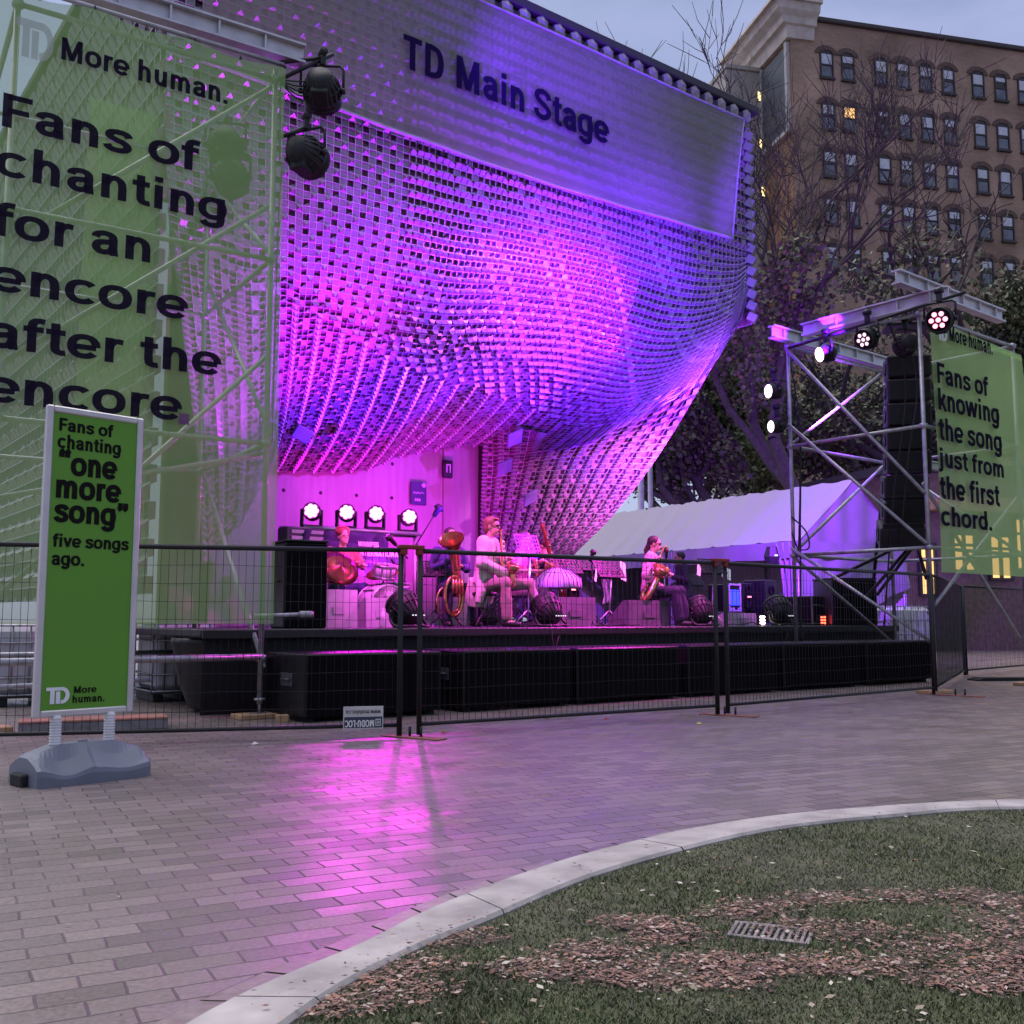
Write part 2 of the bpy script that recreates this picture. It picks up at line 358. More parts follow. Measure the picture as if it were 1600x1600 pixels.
# ================================================================ SETTING: paving, kerb, lawn
def paving_mat():
    m = bpy.data.materials.new('clay_paving'); m.use_nodes = True; n = m.node_tree; b = n.nodes['Principled BSDF']; L = n.links.new
    g = n.nodes.new('ShaderNodeNewGeometry')
    mp = n.nodes.new('ShaderNodeMapping'); mp.inputs['Rotation'].default_value = (0, 0, math.radians(-28)); L(g.outputs['Position'], mp.inputs[0])
    wob = n.nodes.new('ShaderNodeTexNoise'); wob.inputs['Scale'].default_value = 5.0; L(mp.outputs[0], wob.inputs['Vector'])
    wm = n.nodes.new('ShaderNodeVectorMath'); wm.operation = 'MULTIPLY_ADD'; wm.inputs[1].default_value = (.022, .022, 0); L(wob.outputs['Color'], wm.inputs[0]); L(mp.outputs[0], wm.inputs[2])
    br = n.nodes.new('ShaderNodeTexBrick'); br.inputs['Scale'].default_value = 1.0
    br.inputs['Brick Width'].default_value = .225; br.inputs['Row Height'].default_value = .112
    br.inputs['Mortar Size'].default_value = .0055; br.inputs['Mortar Smooth'].default_value = .35; br.inputs['Bias'].default_value = -.1
    br.inputs['Color1'].default_value = (.25, .195, .185, 1); br.inputs['Color2'].default_value = (.19, .15, .145, 1); br.inputs['Mortar'].default_value = (.035, .027, .024, 1)
    L(wm.outputs[0], br.inputs['Vector'])
    n1 = n.nodes.new('ShaderNodeTexNoise'); n1.inputs['Scale'].default_value = 1.3; n1.inputs['Detail'].default_value = 7; L(g.outputs['Position'], n1.inputs['Vector'])
    n2 = n.nodes.new('ShaderNodeTexNoise'); n2.inputs['Scale'].default_value = 60; n2.inputs['Detail'].default_value = 5; L(g.outputs['Position'], n2.inputs['Vector'])
    # worn joints: sand and dirt hide part of the joints
    wr = n.nodes.new('ShaderNodeMapRange'); wr.inputs['From Min'].default_value = .38; wr.inputs['From Max'].default_value = .55; L(n1.outputs['Fac'], wr.inputs[0])
    wr2 = n.nodes.new('ShaderNodeMath'); wr2.operation = 'MULTIPLY'; L(br.outputs['Fac'], wr2.inputs[0]); 
    wr3 = n.nodes.new('ShaderNodeMapRange'); wr3.inputs['To Min'].default_value = .10; wr3.inputs['To Max'].default_value = .85; L(wr.outputs[0], wr3.inputs[0]); L(wr3.outputs[0], wr2.inputs[1])
    base = n.nodes.new('ShaderNodeMix'); base.data_type = 'RGBA'; base.inputs[7].default_value = (.06, .048, .042, 1)
    L(wr2.outputs[0], base.inputs[0])
    br2 = n.nodes.new('ShaderNodeMix'); br2.data_type = 'RGBA'; br2.inputs[0].default_value = .5
    cA = n.nodes.new('ShaderNodeValToRGB'); cA.color_ramp.elements[0].position = .32; cA.color_ramp.elements[1].position = .7
    cA.color_ramp.elements[0].color = (.16, .13, .124, 1); cA.color_ramp.elements[1].color = (.29, .235, .22, 1)
    L(n1.outputs['Fac'], cA.inputs[0]); L(cA.outputs[0], br2.inputs[6]); L(br.outputs['Color'], br2.inputs[7]); L(br2.outputs[2], base.inputs[6])
    fin = n.nodes.new('ShaderNodeMix'); fin.data_type = 'RGBA'; fin.blend_type = 'MULTIPLY'; fin.inputs[0].default_value = .55
    cB = n.nodes.new('ShaderNodeValToRGB'); cB.color_ramp.elements[0].position = .3; cB.color_ramp.elements[0].color = (.5, .5, .5, 1); cB.color_ramp.elements[1].position = .65; cB.color_ramp.elements[1].color = (1.2, 1.2, 1.2, 1)
    L(n2.outputs['Fac'], cB.inputs[0]); L(base.outputs[2], fin.inputs[6]); L(cB.outputs[0], fin.inputs[7]); L(fin.outputs[2], b.inputs['Base Color'])
    rr = n.nodes.new('ShaderNodeMapRange'); rr.inputs['From Min'].default_value = .3; rr.inputs['From Max'].default_value = .7; rr.inputs['To Min'].default_value = .52; rr.inputs['To Max'].default_value = .25
    L(n1.outputs['Fac'], rr.inputs[0]); 
    ra = n.nodes.new('ShaderNodeMath'); ra.operation = 'ADD'; rm = n.nodes.new('ShaderNodeMath'); rm.operation = 'MULTIPLY'; rm.inputs[1].default_value = .4
    L(wr2.outputs[0], rm.inputs[0]); L(rr.outputs[0], ra.inputs[0]); L(rm.outputs[0], ra.inputs[1]); L(ra.outputs[0], b.inputs['Roughness'])
    b.inputs['Specular IOR Level'].default_value = .55
    bk = n.nodes.new('ShaderNodeTexBrick'); bk.inputs['Scale'].default_value = 1.0
    for k_, v_ in (('Brick Width', .225), ('Row Height', .112), ('Mortar Size', 0.), ('Bias', 0.)): bk.inputs[k_].default_value = v_
    bk.inputs['Color1'].default_value = (0, 0, 0, 1); bk.inputs['Color2'].default_value = (1, 1, 1, 1); L(wm.outputs[0], bk.inputs['Vector'])
    sx = n.nodes.new('ShaderNodeMath'); sx.operation = 'MULTIPLY_ADD'; sx.inputs[1].default_value = .10; sx.inputs[2].default_value = -.05; L(bk.outputs['Color'], sx.inputs[0])
    s7 = n.nodes.new('ShaderNodeMath'); s7.operation = 'MULTIPLY'; s7.inputs[1].default_value = 7.31; L(bk.outputs['Color'], s7.inputs[0])
    s8 = n.nodes.new('ShaderNodeMath'); s8.operation = 'FRACT'; L(s7.outputs[0], s8.inputs[0])
    sy = n.nodes.new('ShaderNodeMath'); sy.operation = 'MULTIPLY_ADD'; sy.inputs[1].default_value = .11; sy.inputs[2].default_value = -.055; L(s8.outputs[0], sy.inputs[0])
    nv = n.nodes.new('ShaderNodeCombineXYZ'); nv.inputs[2].default_value = 1; L(sx.outputs[0], nv.inputs[0]); L(sy.outputs[0], nv.inputs[1])
    nn = n.nodes.new('ShaderNodeVectorMath'); nn.operation = 'NORMALIZE'; L(nv.outputs[0], nn.inputs[0])
    tone = n.nodes.new('ShaderNodeMapRange'); tone.inputs['To Min'].default_value = .72; tone.inputs['To Max'].default_value = 1.18; L(s8.outputs[0], tone.inputs[0])
    tm = n.nodes.new('ShaderNodeVectorMath'); tm.operation = 'SCALE'; L(fin.outputs[2], tm.inputs[0]); L(tone.outputs[0], tm.inputs['Scale'])
    # moss and damp patches where dirt gathers
    n3 = n.nodes.new('ShaderNodeTexNoise'); n3.inputs['Scale'].default_value = .55; n3.inputs['Detail'].default_value = 9; n3.inputs['Roughness'].default_value = .68; L(g.outputs['Position'], n3.inputs['Vector'])
    cm = n.nodes.new('ShaderNodeMapRange'); cm.inputs['From Min'].default_value = .54; cm.inputs['From Max'].default_value = .68; cm.inputs['To Max'].default_value = .55; L(n3.outputs['Fac'], cm.inputs[0])
    mo = n.nodes.new('ShaderNodeMix'); mo.data_type = 'RGBA'; mo.inputs[7].default_value = (.075, .066, .056, 1); L(cm.outputs[0], mo.inputs[0]); L(tm.outputs[0], mo.inputs[6]); L(mo.outputs[2], b.inputs['Base Color'])
    h = n.nodes.new('ShaderNodeMath'); h.operation = 'MULTIPLY_ADD'; h.inputs[1].default_value = -1.0
    n2s = n.nodes.new('ShaderNodeMath'); n2s.operation = 'MULTIPLY'; n2s.inputs[1].default_value = .35; L(n2.outputs['Fac'], n2s.inputs[0])
    L(wr2.outputs[0], h.inputs[0]); L(n2s.outputs[0], h.inputs[2])
    bp = n.nodes.new('ShaderNodeBump'); bp.inputs['Strength'].default_value = .55; bp.inputs['Distance'].default_value = .006
    L(nn.outputs[0], bp.inputs['Normal']); L(h.outputs[0], bp.inputs['Height']); L(bp.outputs[0], b.inputs['Normal'])
    return m
mb = MB(); mb.quad((-300, -60, 0), (300, -60, 0), (300, 500, 0), (-300, 500, 0))
struct(mb.build('pavement', paving_mat()))
KO = [V((-1.55, -.6, 0)), V((-1.42, .4, 0)), V((-1.22, 1.2, 0)), V((-1.0, 1.85, 0))] + [gp(*q) for q in ((320, 1600), (560, 1490), (700, 1421), (900, 1349), (1100, 1301), (1300, 1275), (1600, 1258))] + [V((4.2, 5.5, 0)), V((6.5, 5.5, 0)), V((9.5, 5.0, 0))]
KI = [V((-1.30, -.6, 0)), V((-1.18, .4, 0)), V((-1.0, 1.15, 0)), V((-.78, 1.78, 0))] + [gp(*q) for q in ((470, 1600), (625, 1508), (762, 1449), (950, 1371), (1190, 1308), (1400, 1283), (1600, 1271))] + [V((4.2, 5.3, 0)), V((6.5, 5.28, 0)), V((9.5, 4.8, 0))]
KO = cr(KO, 8); KI = cr(KI, 8)
kerb_m = mat('kerb_concrete', (.38, .35, .325), .85, var=.30, scale=5, bump=.5)
mb = MB(); N = len(KO)
vs = []; seg = []; cl_ = 0.; FK = []
for i in range(N - 1):
    for k in range(10): FK.append((KO[i].lerp(KO[i + 1], k / 10), KI[i].lerp(KI[i + 1], k / 10)))
vs = []; prev = FK[0]; gaps = set()
for i, (a, b) in enumerate(FK):
    cl_ += (a - prev[0]).length; prev = (a, b)
    if cl_ > 1.15: gaps.add(i); cl_ = 0.
KN = len(FK)
for i, (a, b) in enumerate(FK):
    if i in gaps: d_ = (FK[min(i + 1, KN - 1)][0] - a); sh_ = d_ * max(0, 1 - .006 / max(d_.length, 1e-6)); a = a + sh_; b = b + sh_
    t = (a - b).normalized() * .012
    vs += [V((a.x, a.y, .0)), V((a.x, a.y, .022)), V((a.x, a.y, .034)) - t, V((b.x, b.y, .034)) + t, V((b.x, b.y, .022)), V((b.x, b.y, -.02))]
mb.add(vs, [(i * 6 + k, i * 6 + k + 1, i * 6 + 7 + k, i * 6 + 6 + k) for i in range(KN - 1) if i not in gaps for k in range(5)])
tag(mb.build('kerb', kerb_m), kind='structure')
# one course of bricks laid along the kerb
mb = MB(); bd_ = MB(); L_ = 0.; P0 = None; off = lambda a, b, w: a + (a - b).normalized() * w
dense = []
for i in range(N - 1):
    for k in range(8): f = k / 8; dense.append((KO[i].lerp(KO[i + 1], f), KI[i].lerp(KI[i + 1], f)))
acc = 0.; start = dense[0]; prev = dense[0]; cur = [dense[0]]
for q in dense[1:]:
    acc += (q[0] - prev[0]).length; prev = q; cur.append(q)
    if acc >= .215:
        z = .0055 + rnd.uniform(-.001, .0012); g_ = .006; n_ = len(cur); pts = cur if n_ > 2 else [cur[0], cur[-1]]
        t0 = (cur[1][0] - cur[0][0]).normalized() * g_
        vs = []
        for j, (a, b) in enumerate(pts):
            s_ = t0 if j == 0 else (-t0 if j == len(pts) - 1 else V((0, 0, 0)))
            for w_ in (.008, .118): p = off(a, b, w_) + s_; vs.append(V((p.x, p.y, z)))
        m_ = len(pts); mb.add(vs, [(j * 2, j * 2 + 1, j * 2 + 3, j * 2 + 2) for j in range(m_ - 1)], rnd.choice((0, 0, 1, 2)))
        acc = 0.; cur = [q]
tag(mb.build('kerb_course', [mat('border_brick', (.22, .175, .165), .42, var=.22, scale=22, bump=.15), mat('border_brick_dark', (.16, .13, .125), .38, var=.25, scale=22, bump=.15), mat('border_brick_pale', (.27, .22, .205), .48, var=.2, scale=22, bump=.15)]), kind='structure')
vs = []
for a, b in zip(KO, KI):
    for w_ in (-.01, .125): p = off(a, b, w_); vs.append(V((p.x, p.y, .0025)))
bd_.add(vs, [(j * 2, j * 2 + 1, j * 2 + 3, j * 2 + 2) for j in range(N - 1)])
tag(bd_.build('kerb_joint', mat('joint_dirt', (.05, .042, .035), .95, var=.4, scale=20)), kind='structure')
# soil under the turf
soil_m = mat('turf_soil', (.085, .085, .05), .95, var=.4, scale=5, bump=.6)
mb = MB(); vs = [V((p.x, p.y, .015)) for p in KI] + [V((9.5, -3, .015)), V((-1.3, -3, .015))]
mb.add(vs, [tuple(range(len(vs)))[::-1]])
tag(mb.build('lawn', soil_m), kind='structure')
# grass blades + wood chips + leaves, scattered over the lawn that lies in view
KIx = np.array([p.x for p in KI]); KIy = np.array([p.y for p in KI])
def in_lawn(x, y):
    """below (camera side of) the inner kerb edge"""
    o = np.argsort(KIx); lim = np.interp(x, KIx[o], KIy[o]); return y < lim - .012
CHIP = [gp(*q) for q in ((1180, 1425), (1290, 1415), (1400, 1412), (1520, 1410), (1600, 1425), (1560, 1450), (1600, 1465), (1600, 1490), (1500, 1490), (1560, 1520), (1600, 1540), (1450, 1500), (1390, 1520), (1300, 1525), (1200, 1525), (1100, 1515), (1010, 1520), (940, 1535), (860, 1530), (930, 1500), (1000, 1455), (1030, 1475), (1250, 1460), (1330, 1470), (1160, 1440), (520, 1580), (560, 1540), (640, 1520), (700, 1480), (1010, 1545), (1130, 1535), (1500, 1545), (1700, 1480), (1700, 1520), (600, 1565))]
CX = np.array([p.x for p in CHIP]); CY = np.array([p.y for p in CHIP])
rg = np.random.default_rng(3)
def chip_w(x, y):
    d = np.full(x.shape, 9.)
    for a, b in zip(CX, CY): d = np.minimum(d, np.hypot((x - a) / 1.5, (y - b)))
    n = np.sin(x * 9 + 1.3 * np.sin(y * 13)) * np.sin(y * 11 + 2) * .03
    return np.clip(1 - (d + n) / .130, 0, 1)
def scatter(n, pw):
    """points over the lawn in view, denser near the camera"""
    Y = 1.95 + (5.6 - 1.95) * rg.random(n) ** pw; Xx = (-.62 + rg.random(n) * 1.30) * (Y * 1.02 + .1)
    k = in_lawn(Xx, Y); return Xx[k], Y[k]
def raw_mesh(name, co_, fa, mats, mi=None):
    me = bpy.data.meshes.new(name); nv = len(co_); nf = len(fa); k = fa.shape[1]
    me.vertices.add(nv); me.vertices.foreach_set('co', co_.astype(np.float32).ravel())
    me.loops.add(nf * k); me.loops.foreach_set('vertex_index', fa.astype(np.int32).ravel())
    me.polygons.add(nf); me.polygons.foreach_set('loop_start', np.arange(0, nf * k, k, dtype=np.int32))
    for q in mats: me.materials.append(q)
    if mi is not None: me.polygons.foreach_set('material_index', mi.astype(np.int32))
    me.update(calc_edges=True); me.validate()
    o = bpy.data.objects.new(name, me); col.objects.link(o); RM[o.name] = Matrix(); return o
gx, gy = scatter(250000, 1.6)
keep = rg.random(len(gx)) > chip_w(gx, gy) * 1.05 + .05 * (np.sin(gx * 5) * np.cos(gy * 7))
gx, gy = gx[keep], gy[keep]; n = len(gx)
an = rg.random(n) * 6.283; hh = (.007 + .010 * rg.random(n)) * (1 + .3 * np.sin(gx * 4 + gy * 3)); wdt = .0022 + .0018 * rg.random(n); ln = hh * (.3 + 1.0 * rg.random(n)); la = rg.random(n) * 6.283
c3 = np.zeros((n, 3, 3)); 
c3[:, 0] = np.stack([gx - np.cos(an) * wdt, gy - np.sin(an) * wdt, np.full(n, .014)], 1)
c3[:, 1] = np.stack([gx + np.cos(an) * wdt, gy + np.sin(an) * wdt, np.full(n, .014)], 1)
c3[:, 2] = np.stack([gx + np.cos(la) * ln, gy + np.sin(la) * ln, .015 + hh], 1)
GM = [mat('grass_blade', (.098, .128, .046), .7, var=.3, scale=3), mat('grass_blade_pale', (.135, .155, .066), .7, var=.3, scale=3), mat('grass_blade_dry', (.24, .21, .14), .8, var=.3, scale=3)]
tag(raw_mesh('grass', c3.reshape(-1, 3), np.arange(3 * n).reshape(-1, 3), GM, rg.choice(3, n, p=[.62, .32, .06])), 'short worn green grass of the lawn inside the kerb', 'grass', kind='stuff')
def flakes(name, x, y, s0, s1, mats, p, lab, cat, z=.022, tilt=.5):
    n = len(x); a = rg.random(n) * 6.283; s = s0 + (s1 - s0) * rg.random(n) ** 2; asp = .3 + .5 * rg.random(n)
    ux = np.stack([np.cos(a), np.sin(a), (rg.random(n) - .5) * tilt], 1); uy = np.stack([-np.sin(a), np.cos(a), (rg.random(n) - .5) * tilt], 1)
    c = np.stack([x, y, z + rg.random(n) * .012], 1); q = np.zeros((n, 4, 3))
    for k, (i, j) in enumerate(((-1, -.35), (.1, -1), (1, .25), (-.1, 1))):
        q[:, k] = c + ux * (i * s)[:, None] + uy * (j * s * asp)[:, None]
    q[:, :, 2] = np.maximum(q[:, :, 2], z - .006)
    return tag(raw_mesh(name, q.reshape(-1, 3), np.arange(4 * n).reshape(-1, 4), mats, rg.choice(len(mats), n, p=p)), lab, cat, kind='stuff')
WM = [mat('bark_chip', (.27, .15, .11), .9, var=.3), mat('bark_chip_pale', (.44, .34, .28), .9, var=.3), mat('bark_chip_dark', (.10, .065, .052), .9, var=.3)]
x, y = scatter(280000, 1.5); k = rg.random(len(x)) < chip_w(x, y) * 1.3; x, y = x[k], y[k]
flakes('wood_chips', x, y, .003, .014, WM, [.50, .14, .36], 'brown bark chips scattered in bare patches of the lawn', 'wood chips')
x, y = scatter(2600, 1.3); k = rg.random(len(x)) < .5 + .5 * chip_w(x, y); x, y = x[k], y[k]
LM = [mat('dry_leaf', (.30, .25, .17), .8, var=.3), mat('dry_leaf_pale', (.50, .46, .36), .8, var=.2), mat('dry_leaf_rust', (.27, .12, .06), .8, var=.3)]
flakes('fallen_leaves', x, y, .005, .016, LM, [.6, .25, .15], 'small pale dry leaves scattered over the lawn', 'leaves', z=.034)
# debris on the paving and along the kerb
x = rg.uniform(-6, 7, 800); y = rg.uniform(2.2, 10, 800); o = np.argsort(KIx); k = y > np.interp(x, np.array([p.x for p in KO])[np.argsort([p.x for p in KO])], np.array([p.y for p in KO])[np.argsort([p.x for p in KO])]) + .02
flakes('paving_leaves', x[k], y[k], .004, .013, LM + WM[2:], [.25, .1, .1, .55], 'tiny leaf scraps scattered over the brick paving', 'leaves', z=.004, tilt=.15)
i = rg.integers(0, N - 1, 500); f = rg.random(500); kx = np.array([p.x for p in KI])[i]; ky = np.array([p.y for p in KI])[i]; ox = np.array([p.x for p in KO])[i]; oy = np.array([p.y for p in KO])[i]; f = f ** 5
flakes('kerb_litter', kx + (ox - kx) * f, ky + (oy - ky) * f, .003, .012, WM, [.4, .2, .4], 'bark crumbs and grit lying along the pale kerb', 'litter', z=.042, tilt=.15)
# drain grate in the lawn
g0 = gp(1205, 1468); mb = MB()
dr = root('drain_grate', 'pale slotted metal drain grate sunk among the bark chips of the lawn', 'drain grate', (g0.x, g0.y, 0), math.radians(-22))
for i in range(11): mb.box((-.1 + i * .02, 0, .020), (.011, .13, .012), b=.002)
mb.build('grate_bar', mat('grate_metal', (.26, .225, .215), .6, .3, var=.25), dr)
mb = MB()
for sx in (-1, 1): mb.box((sx * .118, 0, .014), (.014, .16, .022), b=.002)
for sy in (-1, 1): mb.box((0, sy * .073, .014), (.222, .014, .022), b=.002)
mb.build('grate_frame', MATS['grate_metal'], dr)
# ================================================================ buildings behind the square
BF = Fr(atY(1262, 968, 70) * 1.0, (.974, .227)); BF.o.z = 0
def zB(px, py): return BF.px(px, py).z
def brick_mat(name, c1, c2, mo, sc_=1.0):
    m = bpy.data.materials.new(name); m.use_nodes = True; n = m.node_tree; b = n.nodes['Principled BSDF']; L = n.links.new; MATS[name] = m
    t = n.nodes.new('ShaderNodeTexCoord'); sp = n.nodes.new('ShaderNodeSeparateXYZ'); L(t.outputs['Object'], sp.inputs[0])
    ad = n.nodes.new('ShaderNodeMath'); ad.operation = 'ADD'; L(sp.outputs[0], ad.inputs[0]); L(sp.outputs[1], ad.inputs[1])
    cb = n.nodes.new('ShaderNodeCombineXYZ'); L(ad.outputs[0], cb.inputs[0]); L(sp.outputs[2], cb.inputs[1])
    br = n.nodes.new('ShaderNodeTexBrick'); br.inputs['Scale'].default_value = sc_; br.inputs['Brick Width'].default_value = .42; br.inputs['Row Height'].default_value = .16; br.inputs['Mortar Size'].default_value = .012
    br.inputs['Color1'].default_value = (*c1, 1); br.inputs['Color2'].default_value = (*c2, 1); br.inputs['Mortar'].default_value = (*mo, 1); L(cb.outputs[0], br.inputs['Vector'])
    z = n.nodes.new('ShaderNodeTexNoise'); z.inputs['Scale'].default_value = .22; z.inputs['Detail'].default_value = 8; L(t.outputs['Object'], z.inputs['Vector'])
    r = n.nodes.new('ShaderNodeValToRGB'); r.color_ramp.elements[0].position = .3; r.color_ramp.elements[0].color = (.55, .52, .5, 1); r.color_ramp.elements[1].position = .7; r.color_ramp.elements[1].color = (1.15, 1.1, 1.05, 1)
    L(z.outputs['Fac'], r.inputs[0]); x = n.nodes.new('ShaderNodeMix'); x.data_type = 'RGBA'; x.blend_type = 'MULTIPLY'; x.inputs[0].default_value = 1
    L(br.outputs['Color'], x.inputs[6]); L(r.outputs[0], x.inputs[7]); L(x.outputs[2], b.inputs['Base Color']); b.inputs['Roughness'].default_value = .9
    return m
bm1 = brick_mat('weathered_brick', (.41, .285, .21), (.33, .235, .175), (.33, .265, .21))
bm2 = brick_mat('lamplit_orange_brick', (.36, .19, .105), (.30, .155, .09), (.26, .18, .125))  # streetlamp glow on the side face is put into this brick colour
stone = mat('cornice_stone', (.48, .42, .37), .85, var=.2, scale=1.5)
ztop = zB(1290, 36)
bb = root('brick_building', 'tall brown brick warehouse with arched sash windows and a stone cornice, behind the trees', 'building', BF.o, BF.rz)
mb = MB(); Lb = 62.; DB = 8.6
mb.add([(0, 0, 0), (Lb, 0, 0), (Lb, 0, ztop), (0, 0, ztop)], [(0, 1, 2, 3)])
mb.add([(Lb, 0, 0), (Lb, DB, 0), (Lb, DB, ztop), (Lb, 0, ztop), (0, DB, 0), (0, DB, ztop)], [(0, 1, 2, 3), (1, 4, 5, 2)])
mb.build('wall', bm1, bb)
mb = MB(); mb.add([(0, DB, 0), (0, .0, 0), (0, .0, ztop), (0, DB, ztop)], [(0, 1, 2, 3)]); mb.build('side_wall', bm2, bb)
mb = MB(); mb.quad((0, 0, ztop), (Lb, 0, ztop), (Lb, DB, ztop), (0, DB, ztop)); mb.build('roof', mat('tar_roof', (.05, .05, .05), .9), bb)
mb = MB(); mb.box((Lb / 2 + 1, -.05, ztop + .12), (Lb - 2, .5, .34), b=.05); mb.build('coping', mat('dark_coping', (.06, .05, .05), .8), bb)
mb = MB()
zc = zB(1258, 64)
prof = [(0, zc), (.35, zc), (.45, zc + .9), (.75, zc + 1.0), (.8, zc + 1.5), (1.25, zc + 1.9), (1.35, zc + 2.6), (1.6, zc + 2.8), (1.65, ztop + .9), (0, ztop + 1.0)]
rows = [[(0 if y0 is None else x_, y_, z) for (x_, y_, z) in []] for y0 in ()]
sec = []
for (p, z) in prof: sec.append([V((-p, DB, z)), V((-p, -p * .55, z)), V((1.7 + p * .3, -p * .55, z)), V((1.7 + p * .3, 0, z))])
for i in range(len(sec)):
    a, b = sec[i], sec[(i + 1) % len(sec)]
    for k in range(3): mb.quad(a[k], a[k + 1], b[k + 1], b[k])
mb.build('cornice', stone, bb)
zs0, zs1 = zB(1258, 200), zB(1258, 72)
mb = MB(); mb.box((-.12, 2.25, (zs0 + zs1) / 2), (.2, 3.7, zs1 - zs0), b=.03); sg = mb.build('painted_panel', mat('slate_panel', (.07, .085, .10), .7, var=.4, scale=.5), bb)
mb = MB()
for q in (.3, 4.2): mb.box((-.15, q, (zs0 + zs1) / 2), (.3, .3, zs1 - zs0 + .5))
mb.box((-.15, 2.25, zs0 - .15), (.28, 3.6, .28)); mb.build('panel_frame', mat('pale_trim', (.42, .40, .38), .8), sg)
# windows: one proto (frame, pane, blind, arch), copied as parts
dark_f = mat('window_frame_dark', (.035, .03, .03), .6); glass = mat('window_glass', (.10, .115, .14), .08, var=.5, scale=.9, spec=.8)
blind = mat('roller_blind', (.50, .53, .58), .8, var=.15); arch_m = mat('arch_brick', (.11, .07, .055), .9, var=.3)
def window(w, h, x, z, b_, lit=False):
    T = MB(); k = 10
    arc = [(-w / 2, 0), (w / 2, 0), (w / 2, h * .86)] + [(w / 2 * math.cos(math.pi * i / k), h * .86 + h * .12 * math.sin(math.pi * i / k)) for i in range(1, k)] + [(-w / 2, h * .86)]
    MX = Matrix(((1, 0, 0, x), (0, 0, -1, -.012), (0, 1, 0, z), (0, 0, 0, 1)))
    T.prism(arc, .02, MX)
    for q in (-1, 1): T.box((x + q * w * .46, -.07, z + h * .45), (w * .09, .10, h * .9))
    T.box((x, -.07, z + h * .45), (w * .84, .09, .10)); T.box((x, -.06, z + .05), (w * .84, .09, .1)); T.box((x, -.12, z - .09), (w * 1.15, .22, .14))
    f = T.build('window', dark_f, b_)
    T = MB(); T.box((x, -.045, z + h * .23), (w * .78, .02, h * .36)); T.build('pane', glass, f)
    T = MB(); hb = h * rnd.choice((.36, .38, .30, .22, .46, .14, .36, .30)); T.box((x, -.045, z + h * .84 - hb / 2), (w * .78, .02, hb)); T.build('blind', blind if not lit else emit('lit_window_dim', (1., .55, .2), .5), f)
    T = MB(); T.prism([((w / 2 + .02) * math.cos(math.pi * i / k), h * .86 + (h * .12 + .02) * math.sin(math.pi * i / k)) for i in range(k + 1)] + [((w / 2 + .38) * math.cos(math.pi * i / k), h * .86 + (h * .12 + .36) * math.sin(math.pi * i / k)) for i in range(k, -1, -1)], .07, MX)
    T.build('arch', arch_m, f)
cols_ = [BF.px(q, 100).x for q in (1291, 1324)] + [BF.px(q, 112).x for q in (1376, 1410, 1445, 1480)] + [BF.px(q, 125).x for q in (1527, 1562, 1598)] + [BF.px(q, 130).x for q in (1650, 1684)]
zr = [BF.px(1376, q).z for q in (133, 212, 285, 358, 432)]
for ri, z in enumerate(zr):
    for ci, x in enumerate(cols_): window(1.05, 2.15, x, z, bb, lit=(ri == 1 and ci == 1))
# pale tower block behind the warehouse
PF = Fr(atY(1154, 968, 73.5), (.974, .227)); PF.o.z = 0; zt = PF.px(1154, 109).z
pb = root('concrete_building', 'pale blank concrete block rising beside the brick warehouse', 'building', PF.o, PF.rz)
pm = mat('pale_concrete', (.36, .34, .30), .9, var=.12, scale=.4)
mb = MB(); mb.box((1.55, 2, zt / 2), (3.1, 4, zt), b=.06); mb.build('wall', pm, pb)
mb = MB(); mb.box((1.5, 2, zt + .15), (3.2, 4.3, .3)); mb.build('roof', pm, pb)
lit = emit('lit_window', (1., .72, .28), 1.6)
for (q, r) in ((1187, 151), (1190, 226), (1191, 300)):
    t = PF.px(q, r); mb = MB(); mb.box((t.x, -.03, t.z), (.42, .05, .8)); w_ = mb.build('window', dark_f, pb)
    mb = MB(); mb.box((t.x, -.07, t.z), (.34, .05, .68)); mb.build('pane', lit, w_)
# lit shop at the right edge, seen through the banner
SH = Fr(atY(1420, 968, 33), (.96, .28)); SH.o.z = 0
sh = root('shop_building', 'low street front with warm lit windows behind the right scaffold banner', 'building', SH.o, SH.rz)
mb = MB(); mb.box((10, 4, 2.9), (20, 8, 5.8)); mb.build('wall', mat('shop_wall', (.16, .11, .08), .9, var=.3), sh)
mb = MB(); mb.box((10, 4, 5.95), (20.4, 8.4, .3)); mb.build('roof', mat('tar_roof', (.05, .05, .05), .9), sh)
mb = MB(); mb.box((10, -.2, 4.75), (20, .4, .5), b=.04); mb.build('shop_fascia', mat('fascia_tan', (.42, .26, .12), .7, var=.3), sh)
warm = emit('shop_light', (1., .58, .18), .75)
for (q0, q1, r0, r1) in ((1437, 1458, 850, 930), (1488, 1520, 835, 892), (1546, 1576, 838, 905), (1586, 1640, 812, 890), (1655, 1700, 815, 890)):
    a = SH.px(q0, r1); c = SH.px(q1, r0); mb = MB()
    for xx in (a.x, (a.x + c.x) / 2, c.x): mb.box((xx, -.06, (a.z + c.z) / 2), (.09, .12, c.z - a.z))
    for zz in (a.z, a.z + (c.z - a.z) * .7, c.z): mb.box(((a.x + c.x) / 2, -.06, zz), (c.x - a.x + .1, .11, .09))
    f = mb.build('window', dark_f, sh)
    mb = MB(); mb.box(((a.x + c.x) / 2, -.02, (a.z + c.z) / 2), (c.x - a.x, .02, c.z - a.z)); mb.build('pane', warm, f)
